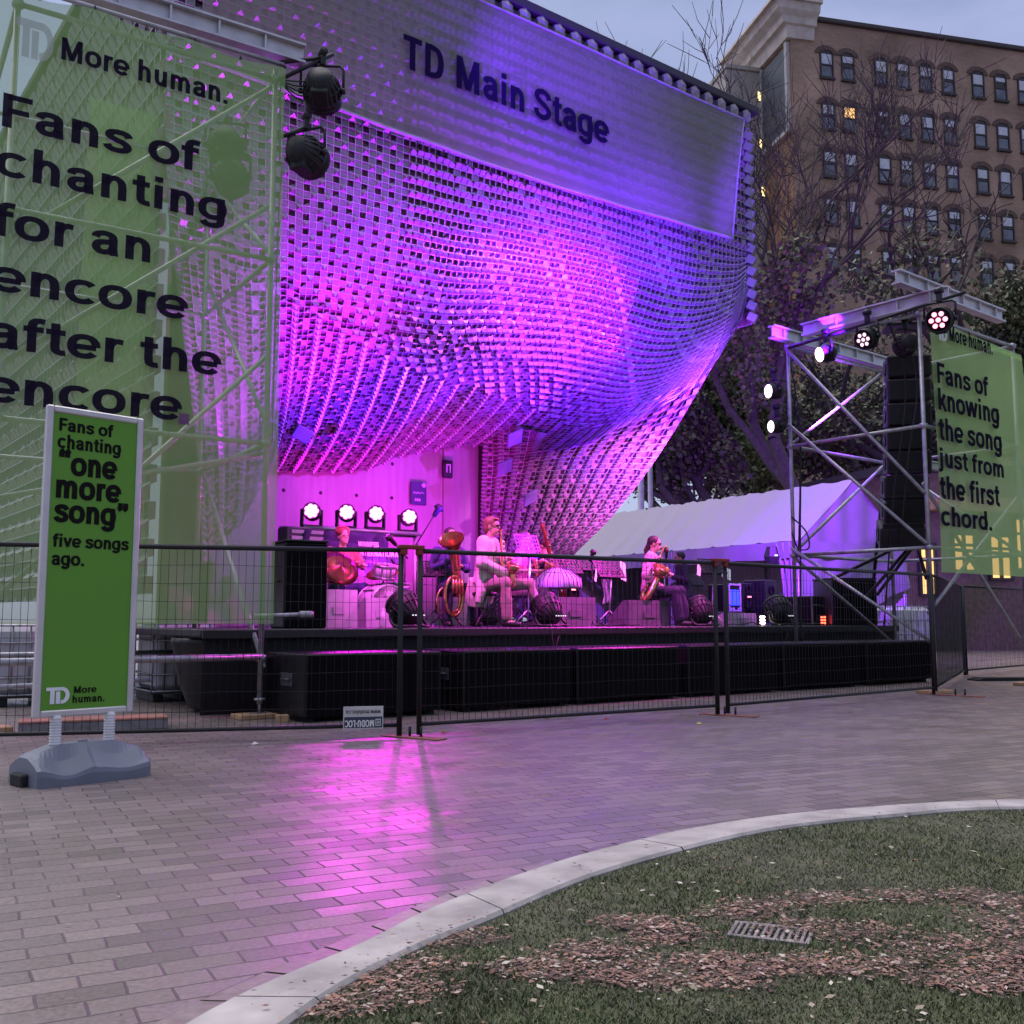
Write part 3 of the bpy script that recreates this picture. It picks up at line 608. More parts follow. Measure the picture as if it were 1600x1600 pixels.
# ================================================================ trees
bark = mat('bark', (.06, .048, .043), .9, var=.4, scale=9, bump=.6)
LEAF = [mat('leaf_green', (.105, .135, .052), .6, var=.3), mat('leaf_dark', (.065, .085, .036), .6, var=.3), mat('leaf_yellow', (.17, .14, .055), .6, var=.3)]
def tree(base, h, name, lab, spread=1., leaf0=0., leaf1=99., nleaf=9000, lsz=.14, seed=1, lean=(0, 0), trunk=.28, fork=.3, pal=(.5, .42, .08), up=.55, twig=False):
    rr = random.Random(seed); b = root(name, lab, 'tree', base, 0, 'trees behind the stage'); T = MB(); tips = []
    def grow(p, d, ln, r, dep):
        pts = [p]; n = 4
        for i in range(n):
            d = (d + V((rr.gauss(0, .13), rr.gauss(0, .13), rr.gauss(0, .10) + (.05 if dep else 0)))).normalized(); pts.append(pts[-1] + d * ln / n)
        T.path(pts, [r * (1 - .38 * i / n) for i in range(n + 1)], 7 if dep < 2 else (5 if dep < 3 else 3), caps=False)
        if dep >= 2:
            for q in pts[1:]: tips.append((q, d, dep))
        if dep >= (6 if twig else 5) or ln < .25: return
        k = rr.choice((2, 3, 3)) if dep else 4
        for j in range(k):
            sd = V((rr.gauss(0, 1), rr.gauss(0, 1), rr.gauss(0, .35))).normalized(); nd = (d * up + sd * .62 * spread + V((0, 0, .20))).normalized()
            st = pts[rr.choice((2, 3, 4, 4))] if dep else pts[rr.choice((3, 4, 4))]
            grow(st, nd, ln * rr.uniform(.58, .82), r * .60 * rr.uniform(.8, 1.1), dep + 1)
    grow(V((0, 0, -.05)), V((lean[0], lean[1], 1)).normalized(), h * fork, trunk, 0)
    if twig:
        for (q, d, dp) in list(tips):
            if dp < 4 or rr.random() < .35: continue
            for _ in range(1):
                e = (d * .9 + V((rr.gauss(0, .45), rr.gauss(0, .45), rr.gauss(.15, .3)))).normalized(); L_ = rr.uniform(.4, 1.0); m_ = q + e * L_ * .5 + V((rr.gauss(0, .04), rr.gauss(0, .04), 0))
                T.path([q, m_, q + e * L_], [.011, .009, .006], 3, caps=False)
    zm = max(t[0].z for t in tips); k_ = h / zm
    T.v = [(a * k_, c * k_, d * k_) for a, c, d in T.v]; tips = [(t[0] * k_, t[1], t[2]) for t in tips]
    T.build('trunk', bark, b)
    tp = [t for t in tips if leaf0 <= t[0].z <= leaf1]
    if not tp or nleaf <= 0: return b
    n = nleaf; P = np.array([[*t[0]] for t in tp]); idx = rg.integers(0, len(P), n)
    c = P[idx] + rg.normal(0, .30, (n, 3)); c[:, 2] = np.maximum(c[:, 2] - .1 * rg.random(n), .5)
    th = (leaf1 - c[:, 2]) / max(.1, (leaf1 - leaf0)) if leaf1 < 90 else np.ones(n); kp = rg.random(n) < np.clip(.10 + 1.2 * th, 0, 1); c = c[kp]; n = len(c)
    u = rg.normal(0, 1, (n, 3)); u /= np.linalg.norm(u, axis=1)[:, None]; w = np.cross(u, rg.normal(0, 1, (n, 3))); w /= np.linalg.norm(w, axis=1)[:, None]
    s = lsz * (.6 + .8 * rg.random(n)); q = np.zeros((n, 4, 3))
    for k, (i, j) in enumerate(((-1, 0), (0, -.5), (1, 0), (0, .5))): q[:, k] = c + u * (i * s * .6)[:, None] + w * (j * s)[:, None]
    o = raw_mesh('crown', q.reshape(-1, 3), np.arange(4 * n).reshape(-1, 4), LEAF, rg.choice(3, n, p=pal)); o.parent = b
    return b
tb = lambda px, Y: V((atY(px, 968, Y).x, Y, 0))
tree(tb(1290, 31), 19.5, 'elm_tree', 'big elm with bare upper twigs and a forked trunk, right of the stage shell', 1.0, 2, 12.0, 30000, .15, 11, trunk=.24, fork=.26, up=.85, twig=True)
tree(tb(1190, 36), 12.5, 'leafy_tree', 'dense dark tree crowding the right edge of the stage shell', .8, 1.5, 15, 30000, .16, 5, trunk=.2, fork=.2)
tree(tb(1480, 38), 18, 'broad_tree', 'wide tree spreading its branches above the right scaffold tower', 1.1, 3, 14.5, 30000, .16, 8, trunk=.25, fork=.26)
tree(tb(1075, 41), 12, 'low_tree', 'low dark tree with brownish leaves behind the white tent ridge', 1.1, .8, 99, 24000, .16, 21, trunk=.18, fork=.2, pal=(.35, .42, .23))
tree(tb(1600, 40), 15, 'street_tree', 'round green tree at the right edge behind the green banner', 1.0, 1.5, 99, 24000, .16, 31, trunk=.2, fork=.22)
tree(tb(1375, 45), 13, 'back_tree', 'dim tree seen through the bars of the right scaffold tower', 1.1, .8, 99, 26000, .17, 41, trunk=.2, fork=.18, pal=(.4, .5, .1))
tree(tb(1225, 48), 13, 'park_tree', 'dim tree low behind the white tent roof', 1.2, .6, 99, 26000, .17, 52, trunk=.2, fork=.17, pal=(.35, .5, .15))
# pair of grey posts behind the tent
for k, (q, Y) in enumerate(((1004, 33), (1019, 33.5))):
    o = tb(q, Y); zt = atY(q, 722, Y).z; mb = MB()
    p_ = root('grey_pole', ('thicker left one' if k == 0 else 'thinner right one') + ' of the two grey posts standing behind the tent ridge', 'post', o, 0, 'grey posts behind the tent')
    mb.lathe([(.16, 0), (.16, .4), (.11 - .02 * k, .5), (.10 - .02 * k, zt + 1.5)], 12); mb.build('shaft', mat('grey_post', (.30, .30, .33), .6, .3), p_)
    mb = MB(); mb.lathe([(.22, 0), (.22, .08), (.17, .12)], 12); mb.build('base', MATS['grey_post'], p_)
# ================================================================ the stage shell (a cube draped in a metal cell curtain)
CD = V((.795, .606, 0)).normalized()
CW = 11.2
CUB = Fr(V((4.56, 19.0, 0)) - CD * CW, CD)
ZR = 10.85
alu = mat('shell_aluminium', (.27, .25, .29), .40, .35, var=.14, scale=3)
alu_shade = mat('shell_shaded_metal', (.17, .07, .13), .6, .2, var=.5, scale=5)  # same aluminium, shade of recesses and side faces put into the colour
alu_lit = mat('shell_lit_metal', (.52, .49, .54), .38, .35, var=.08)  # same aluminium, light on rims and top faces put into the colour
shell = root('stage_shell', 'cube shaped stage shell wrapped in a rippling curtain of metal cells lit purple', 'stage shell', CUB.o, CUB.rz)
def to_loc(px, py, b):
    q = CUB.px(px, py, b); return V((q.x, b, q.z))
BOT = [(0, 316, 885, 1.2), (.05, 348, 845, 2.0), (.10, 381, 812, 3.0), (.15, 409, 752, 4.1), (.20, 430, 737, 4.5), (.30, 500, 738, 4.5), (.40, 570, 735, 4.5),
       (.48, 620, 715, 4.5), (.57, 682, 703, 4.5), (.65, 742, 697, 4.5), (.70, 778, 699, 4.25), (.76, 822, 702, 3.45), (.82, 874, 703, 2.4), (.88, 937, 684, 1.4), (.93, 1012, 646, .85), (.97, 1097, 593, .33), (1.0, 1158, 500, .0)]
BU = [b[0] for b in BOT]; BP = [to_loc(*b[1:]) for b in BOT]
def interp(us, ps, u):
    u = min(max(u, us[0]), us[-1])
    for i in range(len(us) - 1):
        if u <= us[i + 1]:
            t = (u - us[i]) / (us[i + 1] - us[i]); a = ps[max(i - 1, 0)]; b = ps[i]; c = ps[i + 1]; d = ps[min(i + 2, len(ps) - 1)]
            return .5 * ((2 * b) + (c - a) * t + (2 * a - 5 * b + 4 * c - d) * t * t + (3 * b - a - 3 * c + d) * t ** 3)
ZT = 8.0
def ceil_fn(u, v):
    """u across, v=0 roof edge, .25 below the banner, 1 inner edge"""
    x = u * CW
    if v < .25: return V((x, 0, ZR - .12 + (ZT - ZR + .12) * v / .25))
    t = (v - .25) / .75
    B = interp(BU, BP, u); P0 = V((x, 0, ZT)); dz = ZT - B.z
    horn = max(0., 1 - u / .17)
    P1 = P0 + V((0, 0, -.58 * dz + .9 * horn))
    P2 = B + V(((x - B.x) * .30, -B.y * .52, .16 * dz + horn * 1.6))
    return P0 * (1 - t) ** 3 + P1 * 3 * t * (1 - t) ** 2 + P2 * 3 * t * t * (1 - t) + B * t ** 3
TOPR = [to_loc(*q) for q in ((758, 648, 4.2), (802, 664, 3.4), (870, 678, 2.6), (937, 660, 1.8), (1012, 622, 1.1), (1092, 570, .45), (1158, 496, .0))]
ROWR = [(to_loc(752, 965, 4.4), to_loc(862, 965, 2.2)), (to_loc(752, 885, 4.4), to_loc(884, 885, 2.0)), (to_loc(752, 800, 4.4), to_loc(960, 803, 1.55)), (to_loc(754, 725, 4.3), to_loc(1042, 692, .80))]
def right_fn(u, v):
    """u from the wall outward, v=0 floor, 1 under the ceiling fold"""
    u_ = u
    pts = [a.lerp(b, u_) for a, b in ROWR] + [interp([i / 6 for i in range(7)], TOPR, u_)]
    bulge = V((0, -.25 * math.sin(math.pi * u), 0))
    return interp([0, .22, .48, .74, 1.0], pts, v) + bulge * (1 - v)
RL = RM[shell.name].to_3x3()
EYE = RM[shell.name].inverted() @ CAM
def cells(name, fn, nu, nv, kind, depth=.105, part=True):
    """metal cells: a rim in the lit tone, tube walls, then either a back in the shaded tone or a folded nose that stands proud"""
    g = [[fn(i / nu, j / nv) for j in range(nv + 1)] for i in range(nu + 1)]
    T = MB(); vs, fs, mi = T.v, T.f, T.mi
    def face(m, *p):
        k = len(vs); vs.extend([(q.x, q.y, q.z) for q in p]); fs.append(tuple(range(k, k + len(p)))); mi.append(m); T.sm.append(False)
    for i in range(nu):
        for j in range(nv):
            a, b, c, d = g[i][j], g[i + 1][j], g[i + 1][j + 1], g[i][j + 1]
            cen = (a + b + c + d) * .25
            n = (b - d).cross(c - a) if True else None
            if n.length < 1e-9: continue
            n.normalize()
            if n.dot(EYE - cen) < 0: n = -n
            sz = min((b - a).length, (d - a).length, .14)
            if sz < .012: continue
            n = n * sz
            kd = kind(i, j, nu, nv)
            rim = .048
            ia, ib, ic, id_ = [p.lerp(cen, rim * 1.6) for p in (a, b, c, d)]
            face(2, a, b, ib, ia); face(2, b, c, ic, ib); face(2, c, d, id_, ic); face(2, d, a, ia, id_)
            bk = n * -.55
            if kd == 0:                               # open cell, shade painted into its back and walls
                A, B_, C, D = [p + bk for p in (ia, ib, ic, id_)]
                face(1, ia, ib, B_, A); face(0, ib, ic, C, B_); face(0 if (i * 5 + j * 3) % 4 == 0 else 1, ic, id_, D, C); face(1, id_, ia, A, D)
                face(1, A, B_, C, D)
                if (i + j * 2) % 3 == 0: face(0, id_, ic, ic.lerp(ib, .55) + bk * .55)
            elif kd == 1:                             # folded nose: slanted plate with a clipped corner, faces toned lit and shaded
                o = i % 3
                up, dn = (a, b), (d, c)
                e1 = ia.lerp(id_, .30) + n * .62; e2 = ib.lerp(ic, .30 if o != 2 else .62) + n * (.62 if o != 2 else .30)
                f1 = e1.lerp(e2, .14); f0 = id_.lerp(ic, .14); face(0, f0, ic, e2, f1); face(1, id_, f0, f1, e1); face(2, ia, ib, e2, e1); face(1, ia, e1, id_); face(1, ib, ic, e2)
            elif kd == 2:                             # pyramid, faces toned lit and shaded
                p = cen.lerp(ia.lerp(id_, .8), .35) + n * .58
                face(2, ia, ib, p); face(1, ib, ic, p); face(0, ic, id_, p); face(0, id_, ia, p)
            else:                                     # shallow tilted plate
                face(0, ia + bk * .6, ib + bk * .25, ic + bk * .05, id_ + bk * .35)
                A, B_, C, D = ia + bk * .6, ib + bk * .25, ic + bk * .05, id_ + bk * .35
                face(1, ia, ib, B_, A); face(1, id_, ia, A, D); face(0, ib, ic, C, B_)
    o = T.build(name, [alu, alu_shade, alu_lit], shell)
    return o
def k_ceil(i, j, nu, nv):
    u, v = i / nu, j / nv
    h = (i * 7919 + j * 104729) % 97 / 97
    diag = v * 1.25 - (u - .12) * .62      # lower left part runs along the columns, upper right along the rows
    if u < .32 and v < .62 and diag < .62:
        return (3 if (i + j) % 2 else 0) if j % 2 else (3 if h < .6 else 2)
    if diag < .52: return 1 if j % 2 == 0 else (0 if h < .85 else 3)
    if diag < .66: return (1 if j % 2 == 0 else 0) if h < .5 else (3 if i % 2 else 0)
    q = i % 4
    return 2 if q == 0 else (3 if q == 2 and h < .6 else 0)
def k_right(i, j, nu, nv): return 1 if i % 3 == 0 else (2 if i % 3 == 1 and j % 3 == 0 else 0)
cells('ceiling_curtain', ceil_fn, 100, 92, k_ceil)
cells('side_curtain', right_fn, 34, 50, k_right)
# outer side walls of the cube, bigger cells
def left_fn(u, v):
    z1 = ZR - .12; z0 = 1.3 + 2.2 * math.sin(math.pi * min(1, u * 1.2)) * 0
    return V((-.0, u * 11.0, z1 + (z0 - z1) * v))
cells('left_wall_curtain', lambda u, v: left_fn(u, v), 46, 42, lambda i, j, a, b: 1 if j % 2 == 0 else 0)
EYE0 = EYE; EYE = V((60, 0, 3))
cells('right_wall_curtain', lambda u, v: V((CW, u * 11.0, ZR - .12 + (6.7 + .3 * u - ZR) * v)), 46, 18, lambda i, j, a, b: 1 if j % 2 == 0 else 0)
EYE = EYE0
# projecting hexagon pieces under the roof edge and down the right edge
def hexes(name, pts, s, out, m=alu):
    T = MB()
    for (p, ax) in pts:
        q = []
        for k in range(6):
            a = math.radians(60 * k + 30); q.append(p + ax * (s * math.cos(a)) + V((0, 0, s * 1.05 * math.sin(a))))
        f = [x + out * .16 for x in q]; ctr = p + out * .22
        T.add(q + f + [ctr], [(k, (k + 1) % 6, 6 + (k + 1) % 6, 6 + k) for k in range(6)] + [(6, 7, 12), (7, 8, 12), (8, 9, 12), (9, 10, 12), (10, 11, 12), (11, 6, 12)])
    return T.build(name, m, shell)
hexes('roof_edge_trim', [(V((.2 + .36 * i, -.02, ZR - .235)), V((1, 0, 0))) for i in range(31)], .125, V((0, -1, 0)))
T = MB()
for i in range(17):
    z = ZR - .55 - i * .225
    for k in range(1):
        x = CW + .02 + .05 * k - .11; y = -.02 + .09 * k
        T.box((x + .08, y, z - .11 * k), (.165, .165, .15), rot=Matrix.Rotation(math.radians(38), 3, 'Z') @ Matrix.Rotation(math.radians(28), 3, 'X'))
T.build('corner_trim', alu, shell)
T = MB(); T.box((CW / 2, 5.4, ZR - .04), (CW + .3, 11.2, .16), b=.02); T.build('roof', mat('roof_edge_dark', (.03, .028, .035), .6), shell)
T = MB(); T.box((CW / 2, .4, ZR - .14), (CW + .1, .9, .04)); T.build('roof_soffit', alu, shell)
# concrete walls and floor inside
conc = bpy.data.materials.new('board_concrete'); conc.use_nodes = True
n = conc.node_tree; b_ = n.nodes['Principled BSDF']; L = n.links.new
t = n.nodes.new('ShaderNodeTexCoord'); mpp = n.nodes.new('ShaderNodeMapping'); mpp.inputs['Scale'].default_value = (9, 9, .6); L(t.outputs['Object'], mpp.inputs[0])
z1 = n.nodes.new('ShaderNodeTexNoise'); z1.inputs['Scale'].default_value = 1.2; z1.inputs['Detail'].default_value = 6; L(mpp.outputs[0], z1.inputs['Vector'])
z2 = n.nodes.new('ShaderNodeTexNoise'); z2.inputs['Scale'].default_value = 1.1; z2.inputs['Detail'].default_value = 6; L(t.outputs['Object'], z2.inputs['Vector'])
r1 = n.nodes.new('ShaderNodeValToRGB'); r1.color_ramp.elements[0].position = .3; r1.color_ramp.elements[0].color = (.26, .25, .24, 1); r1.color_ramp.elements[1].position = .7; r1.color_ramp.elements[1].color = (.37, .355, .34, 1)
mm = n.nodes.new('ShaderNodeMath'); mm.operation = 'ADD'; m2 = n.nodes.new('ShaderNodeMath'); m2.operation = 'MULTIPLY'; m2.inputs[1].default_value = .5
L(z1.outputs['Fac'], mm.inputs[0]); L(z2.outputs['Fac'], mm.inputs[1]); L(mm.outputs[0], m2.inputs[0]); L(m2.outputs[0], r1.inputs[0]); L(r1.outputs[0], b_.inputs['Base Color']); b_.inputs['Roughness'].default_value = .8
bp = n.nodes.new('ShaderNodeBump'); bp.inputs['Strength'].default_value = .3; bp.inputs['Distance'].default_value = .02; L(z1.outputs['Fac'], bp.inputs['Height']); L(bp.outputs[0], b_.inputs['Normal'])
WB = 4.75
xr = CUB.px(745, 800, WB).x; zt = CUB.px(745, 700, WB).z; xl = CUB.px(405, 800, WB).x
T = MB(); T.box(((xl + xr) / 2, WB + .15, zt / 2 + .1), (xr - xl, .3, zt + .2), b=.02); bw = T.build('back_wall', conc, shell)
xs_ = CUB.px(690, 800, WB).x
T = MB(); T.box(((xs_ + xr) / 2 + .0, WB - .03, zt / 2 + .1), (xr - xs_ - .02, .07, zt + .16)); T.build('wall_panel', conc, bw)
T = MB()
for (q, r) in ((443, 766), (501, 770), (557, 774), (612, 778), (699, 784), (613, 725), (443, 905), (501, 903)):
    p = CUB.px(q, r, WB); T.path([(p.x, WB + .004, p.z), (p.x, WB - .006, p.z)], .035, 10)
T.build('tie_hole', mat('hole_dark', (.03, .02, .03), .8), bw)
# left pillar, and the concrete return seen through the banner
p0 = CUB.px(268, 800, 1.9); p1 = CUB.px(311, 800, 1.9)
T = MB(); T.box(((p0.x + p1.x) / 2, 2.2, 3.4), (p1.x - p0.x, .5, 6.8), b=.03); T.build('pillar', conc, shell)
q0 = CUB.px(330, 800, 3.2); q1 = CUB.px(425, 800, 4.7)
T = MB(); T.add([(q0.x, 3.2, 0), (q1.x, 4.72, 0), (q1.x, 4.72, 5.4), (q0.x, 3.2, 4.6), (q0.x - .1, 3.45, 0), (q1.x - .1, 4.97, 0), (q1.x - .1, 4.97, 5.4), (q0.x - .1, 3.45, 4.6)], [(0, 1, 2, 3), (4, 7, 6, 5), (0, 3, 7, 4), (3, 2, 6, 7), (1, 5, 6, 2)]); T.build('side_wall', conc, shell)
T = MB(); T.box((xr + .12, WB - .15, 2.7), (.2, 1.0, 5.2), b=.02); T.build('door_reveal', mat('reveal_dark', (.02, .018, .022), .7), shell)
# notices on the back wall
pa = CUB.px(642, 788, WB - .08); pb_ = CUB.px(667, 754, WB - .08)
po = root('wall_poster', 'dark blue notice board hanging on the magenta concrete wall above the lamps', 'notice', CUB.p(pa.x, WB - .03, pa.z), CUB.rz)
w, h = pb_.x - pa.x, pb_.z - pa.z
T = MB(); T.box((w / 2, -.03, h / 2), (w, .03, h), b=.008); T.build('board', mat('poster_blue', (.035, .03, .10), .5), po)
T = MB(); T.lathe([(.055, 0), (.055, .006), (.0, .007)], 14, T=Matrix.Translation((w * .82, -.046, h * .88)) @ Matrix.Rotation(math.pi / 2, 4, 'X'))
for k, (x0, x1) in enumerate(((.12, .78), (.2, .85), (.1, .6))):
    T.path([(w * (x0 + (x1 - x0) * i / 8), -.047, h * (.55 - .03 * k + .018 * math.sin(i * 2.1 + k))) for i in range(9)], .006, 4)
for k in range(3): T.box((w * (.30 + .13 * k), -.047, h * .22), (w * .10, .006, h * .11))
T.build('print', mat('poster_print', (.45, .42, .55), .6), po)
pa = CUB.px(698, 733, WB - .1)
nb = root('exit_box', 'small black box with a pale upright mark high on the wall corner', 'wall box', CUB.p(pa.x, WB - .07, pa.z), CUB.rz)
T = MB(); T.box((0, -.05, 0), (.22, .09, .36), b=.012); T.build('box', mat('black_plastic', (.014, .013, .016), .45), nb)
T = MB(); T.box((-.04, -.098, 0), (.02, .006, .16)); T.box((.04, -.098, 0), (.02, .006, .16)); T.box((0, -.098, .08), (.10, .0062, .02)); T.build('mark', mat('mark_pale', (.6, .58, .62), .6), nb)
# small purple panel speakers on the curtain
for k, (q, r, b, w_) in enumerate(((461, 682, 3.2, .30), (790, 688, 2.9, .36), (775, 733, 3.3, .36), (815, 780, 3.2, .34))):
    p = CUB.px(q, r, b)
    lab = ['tilted flat square box on the curtain beside the left scaffold', 'upper flat box on the right curtain just below the ceiling fold', 'middle flat box on the right curtain beside the wall edge', 'lower flat box on the right curtain above the music stands'][k]
    bx = root('panel_speaker', lab, 'panel speaker', CUB.p(p.x, b - .28, p.z), CUB.rz, 'flat boxes on the curtain')
    rt = Matrix.Rotation(math.radians(-25 if k else 20), 3, 'Y') @ Matrix.Rotation(math.radians(35), 3, 'X')
    T = MB(); T.box((0, 0, 0), (w_, .05, w_ * .8), b=.01, rot=rt); o = T.build('face', mat('panel_lilac', (.20, .16, .34), .6), bx)
    T = MB(); T.tube((0, .02, 0), (0, .30, .05), .018); T.build('bracket', MATS['shell_aluminium'], bx)
# ---------------------------------------------------------------- main stage banner
mbn = root('stage_banner', 'wide grey green banner reading Main Stage stretched across the top of the shell', 'banner', CUB.p(0, -.24, 0), CUB.rz)
ban = sheer('banner_grey_green', (.36, .39, .30), .64, back=.3)
def bf(u, v):
    x = .35 + (10.40 - .35) * u + v * .44 * u; z = 8.03 + 2.42 * v - .10 * math.sin(math.pi * u) * (1 - v)
    return V((x, -.012 * math.sin(u * 40) * (1 - v) - .02 * math.sin(u * 9 + v * 3), z))
T = MB(); T.sheet(bf, 60, 12); cl = T.build('cloth', ban, mbn)
ink = sheer('banner_ink', (.018, .012, .045), .93, back=.1)
a = CUB.px(636, 60, -.24); e = CUB.px(943, 233, -.24); c0 = CUB.px(629, 108, -.24)
T = MB(); text(T, 'TD Main Stage', c0.x, e.x + .05, (c0.z + e.z) / 2 + .04, a.z - c0.z + .02, y=-.05, weight=.92); T.build('lettering', ink, mbn)
T = MB()
T.path([bf(i / 40, 0) + V((0, -.0, -.02)) for i in range(41)], .028, 6); T.path([bf(i / 40, 1) + V((0, 0, .02)) for i in range(41)], .02, 6); T.path([bf(1, i / 6) for i in range(7)], .02, 6)
T.build('hem', mat('banner_hem', (.35, .33, .40), .6), mbn)
T = MB()
for i in range(1, 22):
    p = bf(i / 22, 0); T.path([p, p + V((.04, .03, -.09)), p + V((.01, .08, -.13))], .010, 4)
    p = bf(i / 22, 1); T.path([p, p + V((.01, .05, .08)), p + V((0, .14, .12))], .010, 4)
T.build('tie', mat('black_cord', (.012, .012, .014), .7), mbn)
# ================================================================ lamps
black = mat('lamp_black', (.008, .0075, .009), .55, var=.3)
chrome = mat('steel_grey', (.30, .30, .33), .4, .7)
def spot(name, parent, loc, to, c, power, size=45, blend=.5, rad=.08):
    """spot light of a lamp or an added one, in world space"""
    l = bpy.data.lights.new(name, 'SPOT'); l.energy = power; l.color = c; l.spot_size = math.radians(size); l.spot_blend = blend; l.shadow_soft_size = rad * .3
    o = bpy.data.objects.new(name, l); col.objects.link(o); o.location = loc
    o.rotation_euler = (V(to) - V(loc)).to_track_quat('-Z', 'Y').to_euler()
    return o
def par_mesh(rt, r=.16, d=.30, lens=None, leds=None, yoke=True, tilt=None, face=None):
    """a par can: finned round body along local -Y (front), U yoke and clamp above"""
    Q = tilt if tilt is not None else Matrix()
    T = MB(Q); F = Matrix.Rotation(math.pi / 2, 4, 'X')          # lathe z -> -y
    T.lathe([(0, -d * .55), (r * .55, -d * .55), (r * .75, -d * .42), (r * .98, -d * .1), (r, d * .12), (r, d * .45), (r * .93, d * .47), (r * .9, d * .42)], 20, T=F)
    for k in range(18):
        a = math.pi * 2 * k / 18; T.path([F @ V((r * .62 * math.cos(a), r * .62 * math.sin(a), -d * .50)), F @ V((r * 1.0 * math.cos(a), r * 1.0 * math.sin(a), -d * .16)), F @ V((r * 1.05 * math.cos(a), r * 1.05 * math.sin(a), d * .14))], r * .05, 4)
    for q in (-.12, .14, .34): T.lathe([(r * .97, d * q - .012), (r * 1.06, d * q), (r * .97, d * q + .012)], 20, T=F)
    T.box((0, d * .12, -r * .85), (r * .9, d * .5, r * .5), b=.012)
    b = T.build('body', black, rt)
    T = MB(Q); T.lathe([(0, d * .44), (r * .88, d * .43)], 20, T=F)
    T.build('lens', lens or mat('lamp_lens', (.04, .035, .05), .15), b)
    if leds is not None:
        T = MB(Q)
        for k in range(7 if r < .2 else 12):
            rr = 0 if k == 0 else r * .52; a = k * math.pi * 2 / 6
            if k > 6: rr = r * .72; a = (k - 7) * math.pi * 2 / 5 + .3
            T.lathe([(r * .19, d * .445), (r * .19, d * .455), (0, d * .457)], 10, T=Matrix.Translation((rr * math.cos(a), 0, rr * math.sin(a))) @ F)
        T.build('led', leds, b)
    if yoke:
        xq = Q.to_3x3() @ V((1, 0, 0)); YM = Matrix.Rotation(math.atan2(xq.y, xq.x), 4, 'Z'); T = MB(YM); w = r * 1.18
        T.path([(-w, 0, 0), (-w, 0, r * 1.25), (-w * .8, 0, r * 1.45), (w * .8, 0, r * 1.45), (w, 0, r * 1.25), (w, 0, 0)], .016, 6)
        for s in (-1, 1): T.lathe([(.035, -.02), (.035, .02)], 10, T=Matrix.Translation((s * w, 0, 0)) @ Matrix.Rotation(math.pi / 2, 4, 'Y'))
        T.build('yoke', black, rt)
        T = MB(); T.box((0, 0, r * 1.45 + .06), (.06, .07, .12), b=.01); T.path([(0, -.05, r * 1.45 + .16), (0, .05, r * 1.45 + .16)], .045, 10); T.build('clamp', black, rt)
    return b
def aim(yaw, pitch):
    """front of the can: yaw about z (0 = towards -y), pitch up positive"""
    return Matrix.Rotation(yaw, 4, 'Z') @ Matrix.Rotation(-pitch, 4, 'X')
def dirn(yaw, pitch, rz=0.):
    return (Matrix.Rotation(rz, 4, 'Z') @ aim(yaw, pitch)).to_3x3() @ V((0, -1, 0))
# ================================================================ scaffold towers
galv = mat('galvanised_tube', (.36, .36, .38), .42, .65, var=.25, scale=10)
beam_m = mat('aluminium_beam', (.55, .54, .56), .45, .5, var=.15)
def ibeam(T, a, b, h=.19, w=.12, m=0):
    a, b = V(a), V(b); t = (b - a).normalized(); L = (b - a).length; s = V((0, 0, 1)).cross(t).normalized(); up = t.cross(s)
    R3 = Matrix((t, s, up)).transposed(); c = (a + b) / 2
    T.box(c + up * (h / 2 - .012), (L, w, .024), m, rot=R3); T.box(c - up * (h / 2 - .012), (L, w, .024), m, rot=R3); T.box(c, (L, .022, h - .05), m, rot=R3)
    for i in range(int(L / .5)):
        T.box(c + t * (-L / 2 + .25 + i * .5), (.02, w * .8, h - .05), m, rot=R3)
def coupler(T, p, r=.05): T.lathe([(r * .75, -.035), (r * 1.1, -.03), (r * 1.1, .03), (r * .75, .035)], 10, T=Matrix.Translation(p), m=0)
def tower(fr, L, D, H, lifts, name, lab, diags, pad=True):
    t = root(name, lab, 'scaffold', fr.o, fr.rz); P = [(0, 0), (L, 0), (L, D), (0, D)]
    for k, (x, y) in enumerate(P):
        T = MB(); T.tube((x, y, .14), (x, y, H), .0295, 10)
        for z in lifts: coupler(T, (x, y, z))
        o = T.build('upright', galv, t)
        T = MB(); T.tube((x, y, .05), (x, y, .2), .019, 8); T.box((x, y, .05), (.15, .15, .012)); T.lathe([(.06, -.012), (.06, .012)], 8, T=Matrix.Translation((x, y, .19))); T.build('jack_base', galv, o)
    for z in lifts:
        for k in range(4):
            a, b = P[k], P[(k + 1) % 4]; T = MB(); T.tube((a[0], a[1], z), (b[0], b[1], z), .027, 8); T.build('ledger', galv, t)
    for (a, b) in diags:
        T = MB(); T.tube(a, b, .0265, 8); T.build('brace', galv, t)
    return t
def wood_pad(p, lab, rz=0, s=(.5, .28, .05)):
    o = root('timber_pad', lab, 'timber pad', p, rz); T = MB(); T.box((0, 0, s[2] / 2), s, b=.006); T.build('plank', mat('raw_timber', (.42, .26, .14), .85, var=.25, scale=9), o); return o
